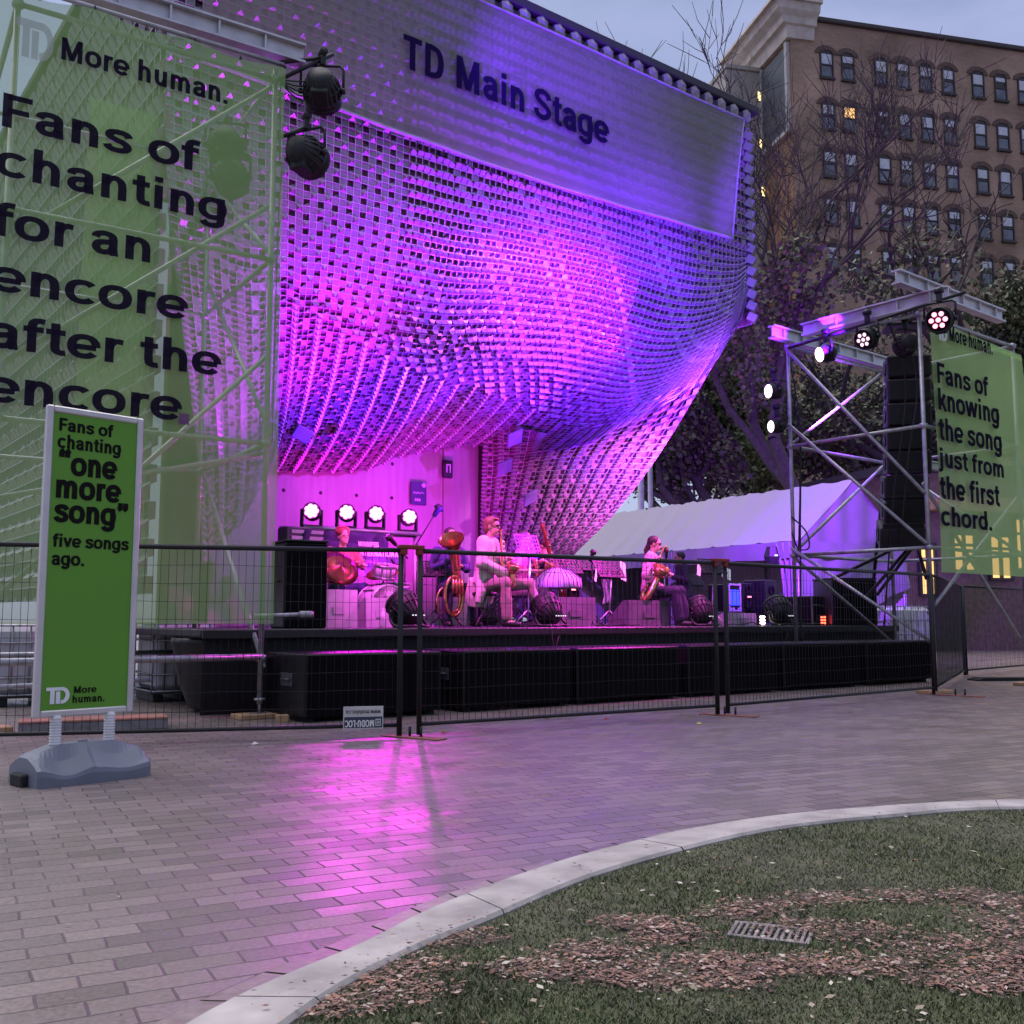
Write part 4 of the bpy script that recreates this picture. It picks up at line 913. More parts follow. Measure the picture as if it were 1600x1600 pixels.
# ---------------------------------------------------------------- left tower
LT = Fr(gp(405, 1122), (.84, .54))
lz = [LT.px(405, q).z for q in (1028, 692, 402)] + [LT.px(437, 126).z]
HL = LT.px(437, 112).z
tl = tower(LT, -2.55, 2.45, HL, lz, 'scaffold_tower', 'tall grey scaffold tower wrapped in the big green banner at the left of the stage',
           [((0, .06, lz[3] - .05), (-2.5, .06, lz[2] - .25)), ((0, .06, lz[2] + .62), (-2.5, .06, lz[1] + .55)), ((0, .06, lz[1] + .95), (-2.5, .06, lz[0] + .55)), ((0, .06, lz[1] - .1), (-2.5, .06, lz[0] + 1.5)),
            ((.05, 0, lz[1] + .1), (.05, 2.45, lz[2] + .4)), ((.05, 0, lz[2]), (.05, 2.45, lz[3] - .3)), ((.04, 0, lz[0] - .1), (.04, 2.45, lz[1])), ((-2.5, .05, lz[0]), (-2.5, 2.4, lz[1])), ((-2.5, .05, lz[2]), (-2.5, 2.4, lz[1]))])
for k in range(4):
    x, y = [(0, 0), (-2.55, 0), (-2.55, 2.45), (0, 2.45)][k]; p = LT.p(x, y, 0)
    if k != 3: wood_pad(p, ['pale timber pad under the front right foot of the left scaffold', 'timber pad under the outer front foot of the left scaffold', 'timber pad under the rear outer foot of the left scaffold'][k], LT.rz + .1)
T = MB(); ibeam(T, LT.p(-2.9, -.03, HL + .24), LT.p(.30, -.03, HL + .24), .22, .16)
T.build('top_beam', beam_m, tl, world=True)
T = MB(); T.tube(LT.p(-2.7, -.12, HL + .02), LT.p(.05, -.12, HL + .02), .024); T.build('banner_rail', galv, tl, world=True)
T = MB(); a = LT.px(420, 963); T.tube(LT.p(-.1, -.05, a.z), LT.p(.42, -.22, a.z + .02), .024); coupler(T, LT.p(.40, -.215, a.z + .02), .07); T.build('stub_tube', galv, tl, world=True)
# big green banner on the front of the left tower
g_opac = .57
green = sheer('banner_green', (.36, .60, .21), g_opac, back=.2)
inkg = sheer('banner_ink_green', (.022, .016, .036), .86, back=.15)
BY = -.17
lb = root('green_banner', 'huge see-through green banner about chanting for an encore on the left scaffold', 'banner', LT.p(0, BY, 0), LT.rz)
zb = LT.px(200, 975, BY).z; zt = HL - .03
def lbf(u, v):
    x = -2.86 + 2.92 * u; z = zb + (zt - zb) * v + (-.05 * math.sin(math.pi * u * 3) ** 2 if v > .99 else 0)
    return V((x, -.018 * math.sin(u * 7 + v * 5) - .012 * math.sin(v * 16 + u * 3) - .012 * math.sin(u * 23) * (v ** 3), z))
T = MB(); T.sheet(lbf, 30, 60); T.build('cloth', green, lb)
T = MB(); yb = BY - .055
def lines(par, fr, b, L, yy, w=1.0):
    for s_, st, en, top in L:
        p0 = fr.px(*st, b); p1 = fr.px(*en, b); zc_ = (p0.z + p1.z) / 2
        T = MB(); text(T, s_, p0.x, p1.x, zc_, fr.px(st[0], top, b).z - p0.z, y=yy, weight=w); T.build('text_line', inkg, par)
x_l = LT.px(3, 200, BY).x
for s_, en, base, cap in (('Fans of', (302, 270), (4, 200), (4, 147)), ('chanting', (348, 350), None, None), ('for an', (232, 413), None, None), ('encore', (285, 502), None, None), ('after the', (337, 589), None, None), ('encore', (275, 659), None, None)):
    p1 = LT.px(*en, BY)
    capm = LT.px(4, 147, BY).z - LT.px(4, 200, BY).z
    T = MB(); text(T, s_, x_l - .02, p1.x + .01, p1.z, capm, y=-.05, weight=.86); T.build('text_line', inkg, lb)
lines(lb, LT, BY, [('More human.', (93, 98), (353, 164), 63)], -.05, .9)
T = MB(); a = LT.px(22, 88, BY); e = LT.px(84, 46, BY)
logo(T, a.x, e.x, a.z, e.z, y=-.05); T.build('emblem', sheer('banner_white', (.55, .60, .55), .45, back=.4), lb)
T = MB(); a = LT.px(279, 662, BY); e = LT.px(292, 650, BY)
T.box(((a.x + e.x) / 2, -.05, (a.z + e.z) / 2), (.10, .004, .11)); T.build('fine_print', sheer('small_print', (.25, .12, .3), .6), lb)
T = MB()
for i in range(7): p = lbf(i / 6, 1); T.path([p, p + V((0, .03, .05)), p + V((0, .06, .02))], .008, 4)
T.build('tie', MATS['black_cord'], lb)
# second sheet round the back of the left tower makes the darker block seen through the front one
lb2 = root('rear_green_banner', 'second green sheet hung on the rear of the left scaffold, seen through the front banner', 'banner', LT.p(0, 2.55, 0), LT.rz)
xa_, xb_ = LT.px(116, 700, 2.55).x, LT.px(258, 700, 2.55).x; ze_ = LT.px(190, 165, 2.55).z
T = MB(); T.sheet(lambda u, v: V((xa_ + (xb_ - xa_) * u, .015 * math.sin(u * 9 + v * 4), .9 + (ze_ - .9) * v)), 14, 40); T.build('cloth', green, lb2)
# lamps on the left tower
def lamp_on(fr, px, py, b, r, d, yaw, pitch, lab, group, leds=None, lens=None, name='par_lamp'):
    q = fr.px(px, py, b); o = root(name, lab, 'stage lamp', fr.p(q.x, b, q.z - fr.o.z), fr.rz, group)
    par_mesh(o, r, d, lens=lens, leds=leds, tilt=aim(yaw, pitch)); return o, fr.p(q.x, b, q.z - fr.o.z)
PURP = (.15, .006, 1.); MAG = (1., .0, .82); VIO = (.50, .04, 1.)
G1 = 'lamps clamped to the left scaffold'
o1, w1 = lamp_on(LT, 503, 142, -.1, .20, .40, math.radians(150), math.radians(-28), 'upper black stage lamp hanging off the corner of the left scaffold', G1)
o2, w2 = lamp_on(LT, 478, 243, -.1, .20, .40, math.radians(125), math.radians(-6), 'lower ribbed black stage lamp on the left scaffold upright', G1)
o3, w3 = lamp_on(LT, 352, 228, .9, .19, .38, math.radians(160), math.radians(-20), 'upper lamp blurred behind the green banner of the left scaffold', G1)
o4, w4 = lamp_on(LT, 360, 276, .9, .19, .38, math.radians(150), math.radians(-12), 'lower lamp blurred behind the green banner of the left scaffold', G1)
T = MB(); p = LT.px(440, 122, -.1)
for q in ((503, 112), (478, 222)):
    e = LT.px(*q, -.1); T.tube((0.02, -.06, e.z - .02), (e.x, -.1, e.z + .16), .022)
T.tube((.02, -.06, LT.px(438, 130).z), (LT.px(520, 85, -.1).x, -.1, LT.px(520, 85, -.1).z), .022)
T.build('outrigger', black, tl)
T = MB()
for k in range(5):
    e = LT.px(500 + 4 * k, 100 + 8 * k, -.1); T.path(cr([(0, -.05, p.z), (e.x * .4, -.12, p.z - .05 * k), (e.x * .8, -.1, p.z + .08 - .04 * k), (e.x, -.08, e.z)], 6), .008, 4)
e = LT.px(450, 330, -.1); T.path(cr([(.04, -.05, p.z), (.05, -.06, p.z - .9), (.07, -.08, e.z + .5), (.05, -.06, e.z - .2), (.045, -.05, lz[1])], 8), .008, 4)
T.build('cable', MATS['black_cord'], tl)
# ---------------------------------------------------------------- right tower
RT = Fr(V((5.75, 14.1, 0)), (.78, .625))
RLn, RD = 2.77, 2.22
rz_ = [RT.px(1447, 855).z, RT.px(1443, 665).z, RT.px(1440, 492).z]; HR = rz_[2] + .05
tr_ = tower(RT, RLn, RD, HR, rz_, 'scaffold_tower', 'purple lit scaffold tower carrying a speaker column at the right of the stage',
            [((-.05, RD, rz_[2] - .05), (-.05, 0, rz_[1] - .95)), ((-.05, RD, rz_[1] + .35), (-.05, 0, rz_[0] + .05)), ((-.05, RD, rz_[0] + .1), (-.05, 0, .7)),
             ((0, RD + .05, rz_[0]), (RLn, RD + .05, rz_[1])), ((0, RD + .05, rz_[1]), (RLn, RD + .05, rz_[2])),
             ((0, .05, rz_[0] + .9), (RLn, .05, .6)), ((0, .05, rz_[0] - .9), (RLn, .05, rz_[0] + .9)), ((RLn, 0, rz_[0]), (RLn, RD, rz_[1])), ((0, RD + .04, rz_[0]), (RLn, RD + .04, .6))])
for k, (x, y) in enumerate(((0, 0), (RLn, 0), (RLn, RD), (0, RD))):
    wood_pad(RT.p(x, y, 0), 'timber pad under the ' + ['front', 'outer front', 'rear', 'stage side'][k] + ' foot of the right scaffold tower', RT.rz)
T = MB(); ibeam(T, (0, -.45, HR + .14), (0, RD - .3, HR + .14), .2, .14); T.build('top_beam', beam_m, tr_)
T = MB(); ibeam(T, (-.6, -.02, HR + .36), (RLn - .35, -.02, HR + .36), .2, .14); T.build('top_beam', beam_m, tr_)
T = MB(); ibeam(T, (-.4, RD, HR + .12), (RLn, RD, HR + .12), .2, .14); T.build('top_beam', beam_m, tr_)
T = MB(); ibeam(T, (.3, RD * .3, rz_[1] - .35), (1.6, RD * .3, rz_[1] - .35), .12, .1); T.build('cross_beam', beam_m, tr_)
T = MB(); T.tube((-.12, RD - .1, HR - .12), (-.12, -.75, HR + .05), .024); T.build('lamp_rail', black, tr_)
T = MB()
for k, (y0, y1, z0, z1) in enumerate(((RD, RD, HR - .3, rz_[0]), (RD + .05, RD, HR - .5, .6), (.3, .5, HR, rz_[0]), (.5, .8, HR, .9))):
    T.path(cr([(.05, y0, z0), (.12 + .05 * k, y0 - .1, z0 - 1), (.05, (y0 + y1) / 2 - .12, (z0 + z1) / 2 - .4), (.12, y1, z1)], 8), .012, 4)
T.path(cr([(-.03, RD, rz_[0] + .6), (-.02, RD - .25, rz_[0] + .35), (-.03, RD - .3, rz_[0] + .1), (-.02, RD - .1, rz_[0] + .1), (-.03, RD, rz_[0] + .35)], 6), .012, 4)
T.build('cable', MATS['black_cord'], tr_)
# banner on the right tower
rb = root('green_banner', 'narrow green banner about knowing the song on the front of the right scaffold', 'banner', RT.p(0, -.14, 0), RT.rz)
zb2, zt2 = RT.px(1452, 893, -.14).z, RT.px(1443, 488, -.14).z
def rbf(u, v):
    return V((.05 + (RLn + .0) * u, -.02 * math.sin(u * 6 + v * 4) - .02 * math.sin(v * 9 + u * 2) * u, zb2 + (zt2 - zb2) * v - (.12 * u if v > .97 else 0) - .05 * math.sin(math.pi * u) * (v > .97)))
green2 = sheer('banner_green_bright', (.42, .68, .24), .73, back=.25)
T = MB(); T.sheet(rbf, 24, 44); T.build('cloth', green2, rb)
lines(rb, RT, -.14, [('More human.', (1478, 533), (1546, 556), 509), ('Fans of', (1459, 598), (1538, 621), 566), ('knowing', (1461, 640), (1556, 664), 606), ('the song', (1463, 690), (1560, 705), 655), ('just from', (1464, 728), (1564, 749), 698), ('the first', (1465, 781), (1556, 790), 745), ('chord.', (1467, 822), (1545, 829), 791)], -.05, .95)
T = MB(); a = RT.px(1460, 531, -.14); e = RT.px(1474, 513, -.14); logo(T, a.x, e.x, a.z, e.z, y=-.05); T.build('emblem', mat('banner_white_paint', (.7, .72, .7), .6), rb)
# loudspeaker column (eight cabinets hung in a curve)
arr_g = 'cabinets of the hanging speaker column'
la = RT.px(1424, 520, .55)
for i in range(8):
    f = i / 7; py = 575 + 37 * i; px = 1424 - (4 if i > 4 else 0) - (6 if i > 6 else 0)
    q = RT.px(px, py, .55); tilt = math.radians((0, 0, 2, 4, 7, 11, 17, 24)[i])
    o = root('line_speaker', ['topmost', 'second', 'third', 'fourth', 'fifth', 'sixth', 'seventh', 'bottom'][i] + ' black cabinet of the speaker column hung in the right scaffold', 'loudspeaker', RT.p(q.x, .62, q.z), RT.rz - math.radians(50), arr_g)
    R3 = Matrix.Rotation(tilt, 3, 'X')
    T = MB(); T.box((0, 0, 0), (.62, .42, .33), b=.02, rot=R3); c_ = T.build('cabinet', mat('cabinet_black', (.016, .012, .020), .5, var=.3), o)
    T = MB(); T.box((0, -.215, 0), (.56, .012, .28), b=.004, rot=R3); T.build('grille', mat('grille_black', (.006, .005, .008), .7), c_)
    T = MB()
    for s in (-1, 1): T.box((s * .318, .02, 0), (.012, .22, .10), rot=R3)
    T.lathe([(.10, 0), (.10, .012), (.05, -.01), (0, -.01)], 16, T=R3.to_4x4() @ Matrix.Translation((-.312, 0, 0)) @ Matrix.Rotation(-math.pi / 2, 4, 'Y')); T.build('handle', black, c_)
fo = root('speaker_bumper', 'black rigging frame above the hanging speaker column', 'rigging frame', RT.p(la.x, .62, la.z), RT.rz - math.radians(50))
T = MB(); T.box((0, 0, .10), (.66, .5, .05), b=.01); T.box((0, -.4, .14), (.06, .7, .06)); T.tube((0, 0, .1), (0, 0, .75), .012); T.build('frame', black, fo)
# black straps and legs that tie the column back
T = MB()
st = root('speaker_strut', 'black diagonal straps pulling the speaker column back to the scaffold foot', 'straps', RT.p(.4, .6, 0), RT.rz)
for a, b in (((1422, 845, .6), (1300, 905, 1.9)), ((1425, 850, .6), (1352, 935, 1.2)), ((1430, 850, .6), (1370, 930, 1.0)), ((1432, 850, .6), (1448, 905, .4)), ((1400, 560, .8), (1365, 905, 1.4))):
    p, q = RT.px(*a), RT.px(*b); T.tube((p.x - .4, p.y - .6, p.z), (q.x - .4, q.y - .6, q.z), .026, 6)
T.build('strap', black, st)
# lamps of the right tower
hotpink = emit('lamp_hot', (1., .58, .62), 4.); dimred = emit('lamp_led_red', (1., .22, .35), 2.2)
G2 = 'lamps on the right scaffold tower'
def lamp_r(px, py, b_, off, r, d, yaw, pitch, lab, leds=None, lens=None):
    g = onpl(px, py, RT.p(off, 0, 0), RT.d); o = root('par_lamp', lab, 'stage lamp', g, RT.rz, G2); par_mesh(o, r, d, lens, leds, tilt=aim(yaw, pitch)); return g
r1 = lamp_r(1291, 552, 0, -.16, .125, .28, math.radians(-112), math.radians(-14), 'glaring white lamp under the rail of the right scaffold', lens=hotpink)
r2 = lamp_r(1356, 528, 0, -.16, .15, .28, math.radians(-92), math.radians(-22), 'unlit pink faced lamp in the middle of the right scaffold rail', leds=emit('lamp_led_pale', (1., .6, .75), .8))
g_ = onpl(1416, 538, RT.p(.1, 0, 0), RT.d); r3 = lamp_r(1416, 538, 0, .1, .15, .3, math.radians(150), math.radians(-12), 'dark lamp hanging just left of the front upright of the right scaffold')
g_ = RT.px(1469, 500, -.5); o = root('par_lamp', 'lamp with glowing red dots hanging over the top of the right banner', 'stage lamp', RT.p(g_.x, -.5, g_.z), RT.rz, G2); par_mesh(o, .17, .32, None, dimred, tilt=aim(math.radians(-72), math.radians(-14)))
r5 = lamp_r(1209, 610, 0, -.25, .15, .28, math.radians(-75), math.radians(-4), 'upper of two bright lamps beside the stage side upright', lens=hotpink) if False else None
for k, (q, r_) in enumerate(((1210, 611), (1214, 666))):
    g = RT.px(q, r_, RD + .1); o = root('par_lamp', ['upper', 'lower'][k] + ' of the two bright lamps clamped left of the stage side upright', 'stage lamp', RT.p(g.x, RD + .1, g.z), RT.rz, G2)
    par_mesh(o, .118 - .015 * k, .26, hotpink if k == 0 else emit('lamp_warm_dim', (1., .60, .62), 2.5), None, tilt=aim(math.radians(-108), math.radians(-6)))
    T = MB(); T.tube((0, 0, .2), (.35, 0, .2), .018); T.build('arm', black, o)
# ================================================================ tent
TA = V((-.536, .844, 0)).normalized(); TCR = V((TA.y, -TA.x, 0))
N0 = atY(1330, 750, 22.0)
TF = Fr(V((N0.x, N0.y, 0)), (TCR.x, TCR.y))           # x across (away from the stage), y along the ridge away
TL, TW, TE = 8.3, 1.75, 2.62
tent = root('white_tent', 'white frame tent with purple light on its roof, behind the stage', 'tent', TF.o, TF.rz)
pvc = mat('tent_canvas', (.19, .185, .19), .55, var=.08, scale=2, bump=.25)
zr_ = N0.z
T = MB()
def wr(x, y): return .018 * math.sin(y * 9 + x * 4) + .012 * math.sin(y * 23 - x * 6)
for s in (-1, 1):
    T.sheet(lambda u, v: V((s * TW * u, -.06 + (TL + .12) * v, zr_ - (zr_ - TE) * u - .10 * math.sin(math.pi * u) * (.6 + .4 * math.sin(v * 9)) * .6 + wr(u, v * TL))), 14, 60)
T.build('roof', pvc, tent)
T = MB()
for s in (-1, 1):
    T.sheet(lambda u, v: V((s * (TW + .03 + .02 * math.sin(v * 60) * u), -.06 + (TL + .12) * v, TE - .34 * u - (.03 * abs(math.sin(v * 15)) * u))), 3, 90)
for y in (-.06, TL + .06):
    T.sheet(lambda u, v: V((-TW + 2 * TW * v, y - .02 * math.sin(v * 30) * u, TE - .34 * u)), 3, 30)
T.build('valance', pvc, tent)
T = MB()   # near gable with the loose cloth
T.sheet(lambda u, v: V((-TW + 2 * TW * u, -.03 + .05 * math.sin(u * 17 + v * 6) * (1 - v) + .03 * math.sin(u * 31), (TE - .02) * v + (zr_ - TE) * (1 - abs(2 * u - 1)) * v + (.45 + 1.25 * u) * (1 - v))), 40, 24)
T.build('gable_cloth', pvc, tent)
T = MB(); T.sheet(lambda u, v: V((-TW + 2 * TW * u, TL, (TE - .02) * v + (zr_ - TE) * (1 - abs(2 * u - 1)) * v + .0)), 16, 6); T.build('far_gable', pvc, tent)
T = MB(); T.sheet(lambda u, v: V((TW - .05 + .03 * math.sin(u * 50 + v * 3), TL * u, .1 + (TE - .1) * v)), 70, 4); T.build('rear_side_cloth', mat('tent_canvas_grey', (.40, .39, .40), .6, var=.12, scale=2), tent)
for k, y in enumerate((.02, TL * .5, TL - .05)):
    T = MB(); T.tube((-TW + .03, y, 0), (-TW + .03, y, TE), .03); T.tube((TW - .08, y, 0), (TW - .08, y, TE), .03); T.tube((-TW, y, TE - .05), (TW - .1, y, TE - .05), .02)
    fm = T.build('frame', galv, tent)
for (y, w) in ((.30, .62), (TL * .47, .30)):      # gathered curtains at the legs
    T = MB(); T.sheet(lambda u, v: V((-TW + .0 - .05 * math.sin(u * 22 + v), y - w / 2 + w * u * (1 - .35 * math.sin(math.pi * v)), .02 + (TE - .05) * v)), 24, 12, .004)
    T.build('leg_curtain', pvc, tent)
# ================================================================ stage
SD = CD
SU = Fr(V((-1.99, 10.09, 0)), (SD.x, SD.y))           # line of the subwoofer fronts
ST = Fr(SU.p(0, 1.15, 0), (SD.x, SD.y))               # line of the stage front
SZ = .90
def sp(px, b, z=SZ):
    q = ST.px(px, 968, b); return ST.p(q.x, b, z)
def sz(px, py, b): return ST.px(px, py, b).z
stage = root('stage', 'low black temporary stage deck in front of the metal shell', 'stage', ST.o, ST.rz)
deck = mat('stage_deck', (.010, .009, .011), .45, var=.35, scale=4); skirt = mat('stage_skirt', (.008, .007, .009), .9, var=.3)
XE = ST.px(1390, 985, 0).x
T = MB(); T.box((XE / 2 - .2, 1.15, SZ - .04), (XE + .9, 2.3, .08), b=.01)
T.box((3.6, 5.0, SZ - .045), (8.6, 5.4, .07)); T.build('deck', deck, stage)
T = MB(); T.sheet(lambda u, v: V((-.62 + (XE + .85) * u, .03 + .010 * math.sin(u * 240) * (1 - v), .02 + (SZ - .10) * v)), 260, 3, .008); T.build('skirt', skirt, stage)
T = MB(); T.box((XE / 2 - .2, -.02, SZ - .05), (XE + .88, .05, .09), b=.008); T.build('edge_trim', mat('deck_edge', (.008, .007, .009), .5), stage)
cabm = mat('sub_paint', (.0075, .006, .008), .36, var=.4, scale=12, spec=.25); gril = mat('sub_grille', (.0028, .0025, .0032), .8, var=.4, scale=60, spec=.12)
SG = 'subwoofers in a row before the stage'
subx = []
x = 0.0
for k, (a, e) in enumerate(((477, 690), (724, 892), (902, 1062), (1076, 1215), (1226, 1345), (1356, 1456))):
    x0 = SU.px(a, 1060, 0).x; x1 = SU.px(e, 1060, 0).x
    lab = ['first subwoofer from the left, with a shiny purple top, standing beside the scaffold foot', 'second subwoofer with a shiny purple top, right of the first fence post', 'third black subwoofer, under the first pair of stage wedges', 'fourth black subwoofer, behind the second fence post', 'fifth black subwoofer, below the fan of floor cables', 'last subwoofer in the row, beside the right scaffold foot'][k]
    r = root('subwoofer', lab, 'subwoofer', SU.p((x0 + x1) / 2, .46, 0), SU.rz, SG); w = x1 - x0; h = .65
    T = MB(); T.box((0, 0, h / 2 + .03), (w, .92, h - .03), b=.015); c_ = T.build('cabinet', cabm, r)
    T = MB(); T.box((0, -.466, h / 2 + .03), (w * .96, .014, h * .90), b=.004)
    for q in (-.25, .25): T.box((w * q, -.474, h / 2 + .03), (.012, .008, h * .9))
    T.build('grille', gril, c_)
    for sx in (-1, 1):
        T = MB(); T.box((sx * (w / 2 + .004), -.05, h * .62), (.012, .26, .13), b=.004); T.path([(sx * (w / 2 + .02), -.15, h * .62), (sx * (w / 2 + .02), .05, h * .62)], .012, 6); T.build('handle', mat('handle_grey', (.06, .06, .07), .4), c_)
    for sx in (-1, 1):
        T = MB(); T.box((sx * w * .44, 0, .022), (.08, .8, .045)); T.build('foot', mat('rubber_black', (.01, .01, .01), .9), c_)
# ---------------------------------------------------------------- loudspeaker cabinets on the stage
def cabinet(name, lab, p, rz, w, d, h, m=None):
    r = root(name, lab, 'loudspeaker', p, rz); T = MB(); T.box((0, 0, h / 2), (w, d, h), b=.02); c_ = T.build('cabinet', m or cabm, r)
    T = MB(); T.box((0, -d / 2 - .006, h / 2), (w * .93, .014, h * .95), b=.004); T.build('grille', gril, c_)
    for s in (-1, 1): T = MB(); T.path([(s * (w / 2 + .012), -.08, h * .55), (s * (w / 2 + .012), .08, h * .55)], .012, 6); T.build('handle', black, c_)
    T = MB(); T.box((0, 0, h + .012), (w * 1.02, d * 1.02, .024), b=.006); T.build('top_plate', cabm, c_); return r
pl = sp(466, .40); h = sz(466, 846, .12) - SZ
cabinet('stage_speaker', 'tall black loudspeaker on the left corner of the stage', pl, ST.rz - .12, .50, .5, h)
q = sp(1321, .45); h = sz(1321, 905, .2) - SZ
cabinet('stage_speaker', 'black loudspeaker with a purple lit side at the right end of the stage', q, ST.rz - .55, .82, .8, h, mat('speaker_purple', (.035, .022, .04), .45))
q = sp(1264, .9); r = root('flight_case', 'black flight case standing behind the red glowing light at the stage right end', 'flight case', q, ST.rz); h = sz(1264, 932, .9) - SZ
T = MB(); T.box((0, 0, h / 2), (.62, .6, h), b=.015); c_ = T.build('body', cabm, r); T = MB()
for s in (-1, 1):
    for e in (-1, 1): T.box((s * .3, e * .29, h / 2), (.03, .03, h + .02), b=.004)
T.box((0, -.302, h * .7), (.6, .008, .02)); T.build('corner_trim', chrome, c_)
# wedges (seen from behind)
WG = 'monitor wedges along the stage front'
wgrey = mat('wedge_back_grey', (.10, .095, .11), .55, var=.25); wpale = mat('wedge_back_pale', (.42, .40, .44), .5, var=.15)
def wedge(x0, x1, y0, b, lab, m, k=0.):
    p = sp((x0 + x1) / 2, b); w = ST.px(x1, 968, b).x - ST.px(x0, 968, b).x; h = sz((x0 + x1) / 2, y0, b) - SZ
    r = root('stage_monitor', lab, 'stage monitor', p, ST.rz + k, WG)
    pr = [(0, 0), (.46, 0), (.50, .10), (.14, h), (.02, h)]
    MX = Matrix(((0, 0, 1, -w / 2), (1, 0, 0, 0), (0, 1, 0, 0), (0, 0, 0, 1)))
    T = MB(); T.prism(pr, w, MX); c_ = T.build('cabinet', m, r)
    T = MB(); T.add([(-w * .45, .497, .13), (w * .45, .497, .13), (w * .45, .17, h - .03), (-w * .45, .17, h - .03)], [(0, 1, 2, 3)]); T.build('grille', gril, c_)
    T = MB(); T.box((0, -.004, h * .45), (w * .3, .008, .10), b=.002); T.build('jack_plate', m, c_); return r
wedge(499, 560, 921, 1.35, 'pale stage monitor in front of the drummer, beside the left loudspeaker', wpale)
wedge(574, 612, 934, 1.5, 'small pale stage monitor below the drum kit', wpale, -.15)
wedge(868, 932, 933, .75, 'grey stage monitor left of the pair of white music stand legs', wgrey)
wedge(985, 1046, 938, .65, 'dark grey stage monitor in front of the woman with the big saxophone', wgrey)
wedge(1138, 1186, 958, 1.1, 'pale lilac low stage monitor under the blue screened amplifier', wpale, .1)
# big floor lamps at the stage edge: they throw colour up into the shell
FG = 'big floor lamps along the stage front'
FLOOR = []
for k, (px, b, r_, lab) in enumerate(((636, .55, .205, 'big floor lamp half hidden by the first fence post'), (858, .5, .20, 'big black floor lamp in front of the seated musicians'), (1096, .5, .20, 'big black floor lamp just left of the second fence post'), (1219, .45, .215, 'big black floor lamp right of the speaker with the tangle of cables'))):
    p = sp(px, b); o = root('floor_lamp', lab, 'floor lamp', p, ST.rz, FG)
    par_mesh(o, r_, .36, lens=emit('floor_lens_%d' % k, [(1., .05, .8), (.5, .08, 1.), (.5, .08, 1.), (.8, .1, 1.)][k], 6.), yoke=False, tilt=Matrix.Translation((0, .03, r_ + .03)) @ aim(math.pi + [.25, -.05, -.25, -.5][k], math.radians(42)))
    T = MB()
    for s in (-1, 1): T.path(cr([(s * r_ * 1.12, 0, r_ * 1.05), (s * r_ * 1.15, 0, r_ * .5), (s * r_ * 1.2, -.12, .02), (s * r_ * .6, -.2, .02)], 5), .02, 6)
    T.path([(-r_ * 1.2, -.12, .02), (r_ * 1.2, -.12, .02)], .018, 6); T.build('yoke', black, o)
    T = MB()
    for s in range(5): T.box((-.10 + .04 * s + .06, -.205 + .0, r_ * .75), (.018, .008, .012))
    T.build('display', emit('tiny_display', (.7, .75, .8), .7), o)
    FLOOR.append(p + V((0, 0, r_ + .1)))
# small lights on the deck
for (px, py, b, lab, e, w) in ((1191, 978, .55, 'small glaring white light among the cables', emit('glare_white', (1., .85, .8), 10), .10), (1286, 977, .5, 'small red glowing light beside the right loudspeaker', emit('glare_red', (1., .06, .03), 5.), .12)):
    p = sp(px, b); o = root('marker_light', lab, 'small light', p, ST.rz)
    T = MB(); T.box((0, .04, .09), (w * 1.3, .07, .18), b=.01); T.build('housing', black, o)
    T = MB()
    for i in range(3):
        for j in range(3): T.ball((-w * .4 + w * .4 * i, -.005, .04 + .05 * j), (.018, .012, .018), 8, k=5)
    T.build('led', e, o)
# cables over the deck edge
def cable(pts, lab, r=.009):
    T = MB(); T.path(pts, r, 5); tag(T.build('stage_cable', MATS['black_cord']), lab, 'cable', 'loose cables on the stage front')
for k in range(14):
    a = sp(rnd.uniform(840, 1290), rnd.uniform(.15, .5), SZ + .012); pts = [a]
    d = V((rnd.uniform(-1, 1), rnd.uniform(-.3, .3), 0))
    for i in range(5): d = (d + V((rnd.gauss(0, .4), rnd.gauss(0, .25), 0))); pts.append(pts[-1] + d * .10)
    cable(cr([V((p.x, p.y, SZ + .012 + abs(rnd.gauss(0, .02)))) for p in pts], 5), 'thin black cable lying in loose curls on the stage front edge')
for q in (858, 1216, 1240):
    a = sp(q, .2, SZ + .01); cable(cr([a, sp(q + 3, .0, SZ + .015), sp(q + 4, -.05, SZ - .08), sp(q + 8, -.05, SZ - .28), sp(q + 14, -.05, SZ - .15), sp(q + 16, .03, SZ + .012)], 6), 'black cable looping down over the stage edge ' + {858: 'below the middle floor lamp', 1216: 'below the right floor lamp', 1240: 'just right of the right floor lamp'}[q])
# ---------------------------------------------------------------- rack, amp, speaker in the tent mouth
q = sp(1163, 1.9); z0 = sz(1163, 968, 1.9); z1 = sz(1163, 911, 1.9)
def boxlike(name, lab, cat, px0, px1, py0, py1, b, d, body, fn=None, k=0.):
    x0 = ST.px(px0, 968, b).x; x1 = ST.px(px1, 968, b).x; a = ST.px((px0 + px1) / 2, py1, b).z; t = ST.px((px0 + px1) / 2, py0, b).z
    r = root(name, lab, cat, ST.p((x0 + x1) / 2, b, a), ST.rz + k); w, h = x1 - x0, t - a
    T = MB(); T.box((0, d / 2, h / 2), (w, d, h), b=.02); c_ = T.build('case', body, r)
    if fn: fn(r, c_, w, h)
    return r
def amp(r, c_, w, h):
    T = MB(); T.box((0, -.006, h * .5), (w * .86, .02, h * .56), b=.005); T.build('screen', emit('blue_screen', (.03, .05, 1.), 1.1), c_)
    T = MB()
    for s in (-1, 1): T.box((s * w * .48, -.012, h / 2), (.03, .03, h), b=.004)
    for z in (.02, h - .02): T.box((0, -.012, z), (w, .03, .03), b=.004)
    T.build('edge_trim', mat('lilac_trim', (.55, .45, .65), .4, .4), c_)
    T = MB(); T.box((-.1, -.02, h * .11), (w * .5, .01, h * .08)); T.box((w * .3, -.02, h * .11), (w * .15, .01, h * .08)); T.build('button', mat('lilac_trim', (1, 1, 1)), c_)
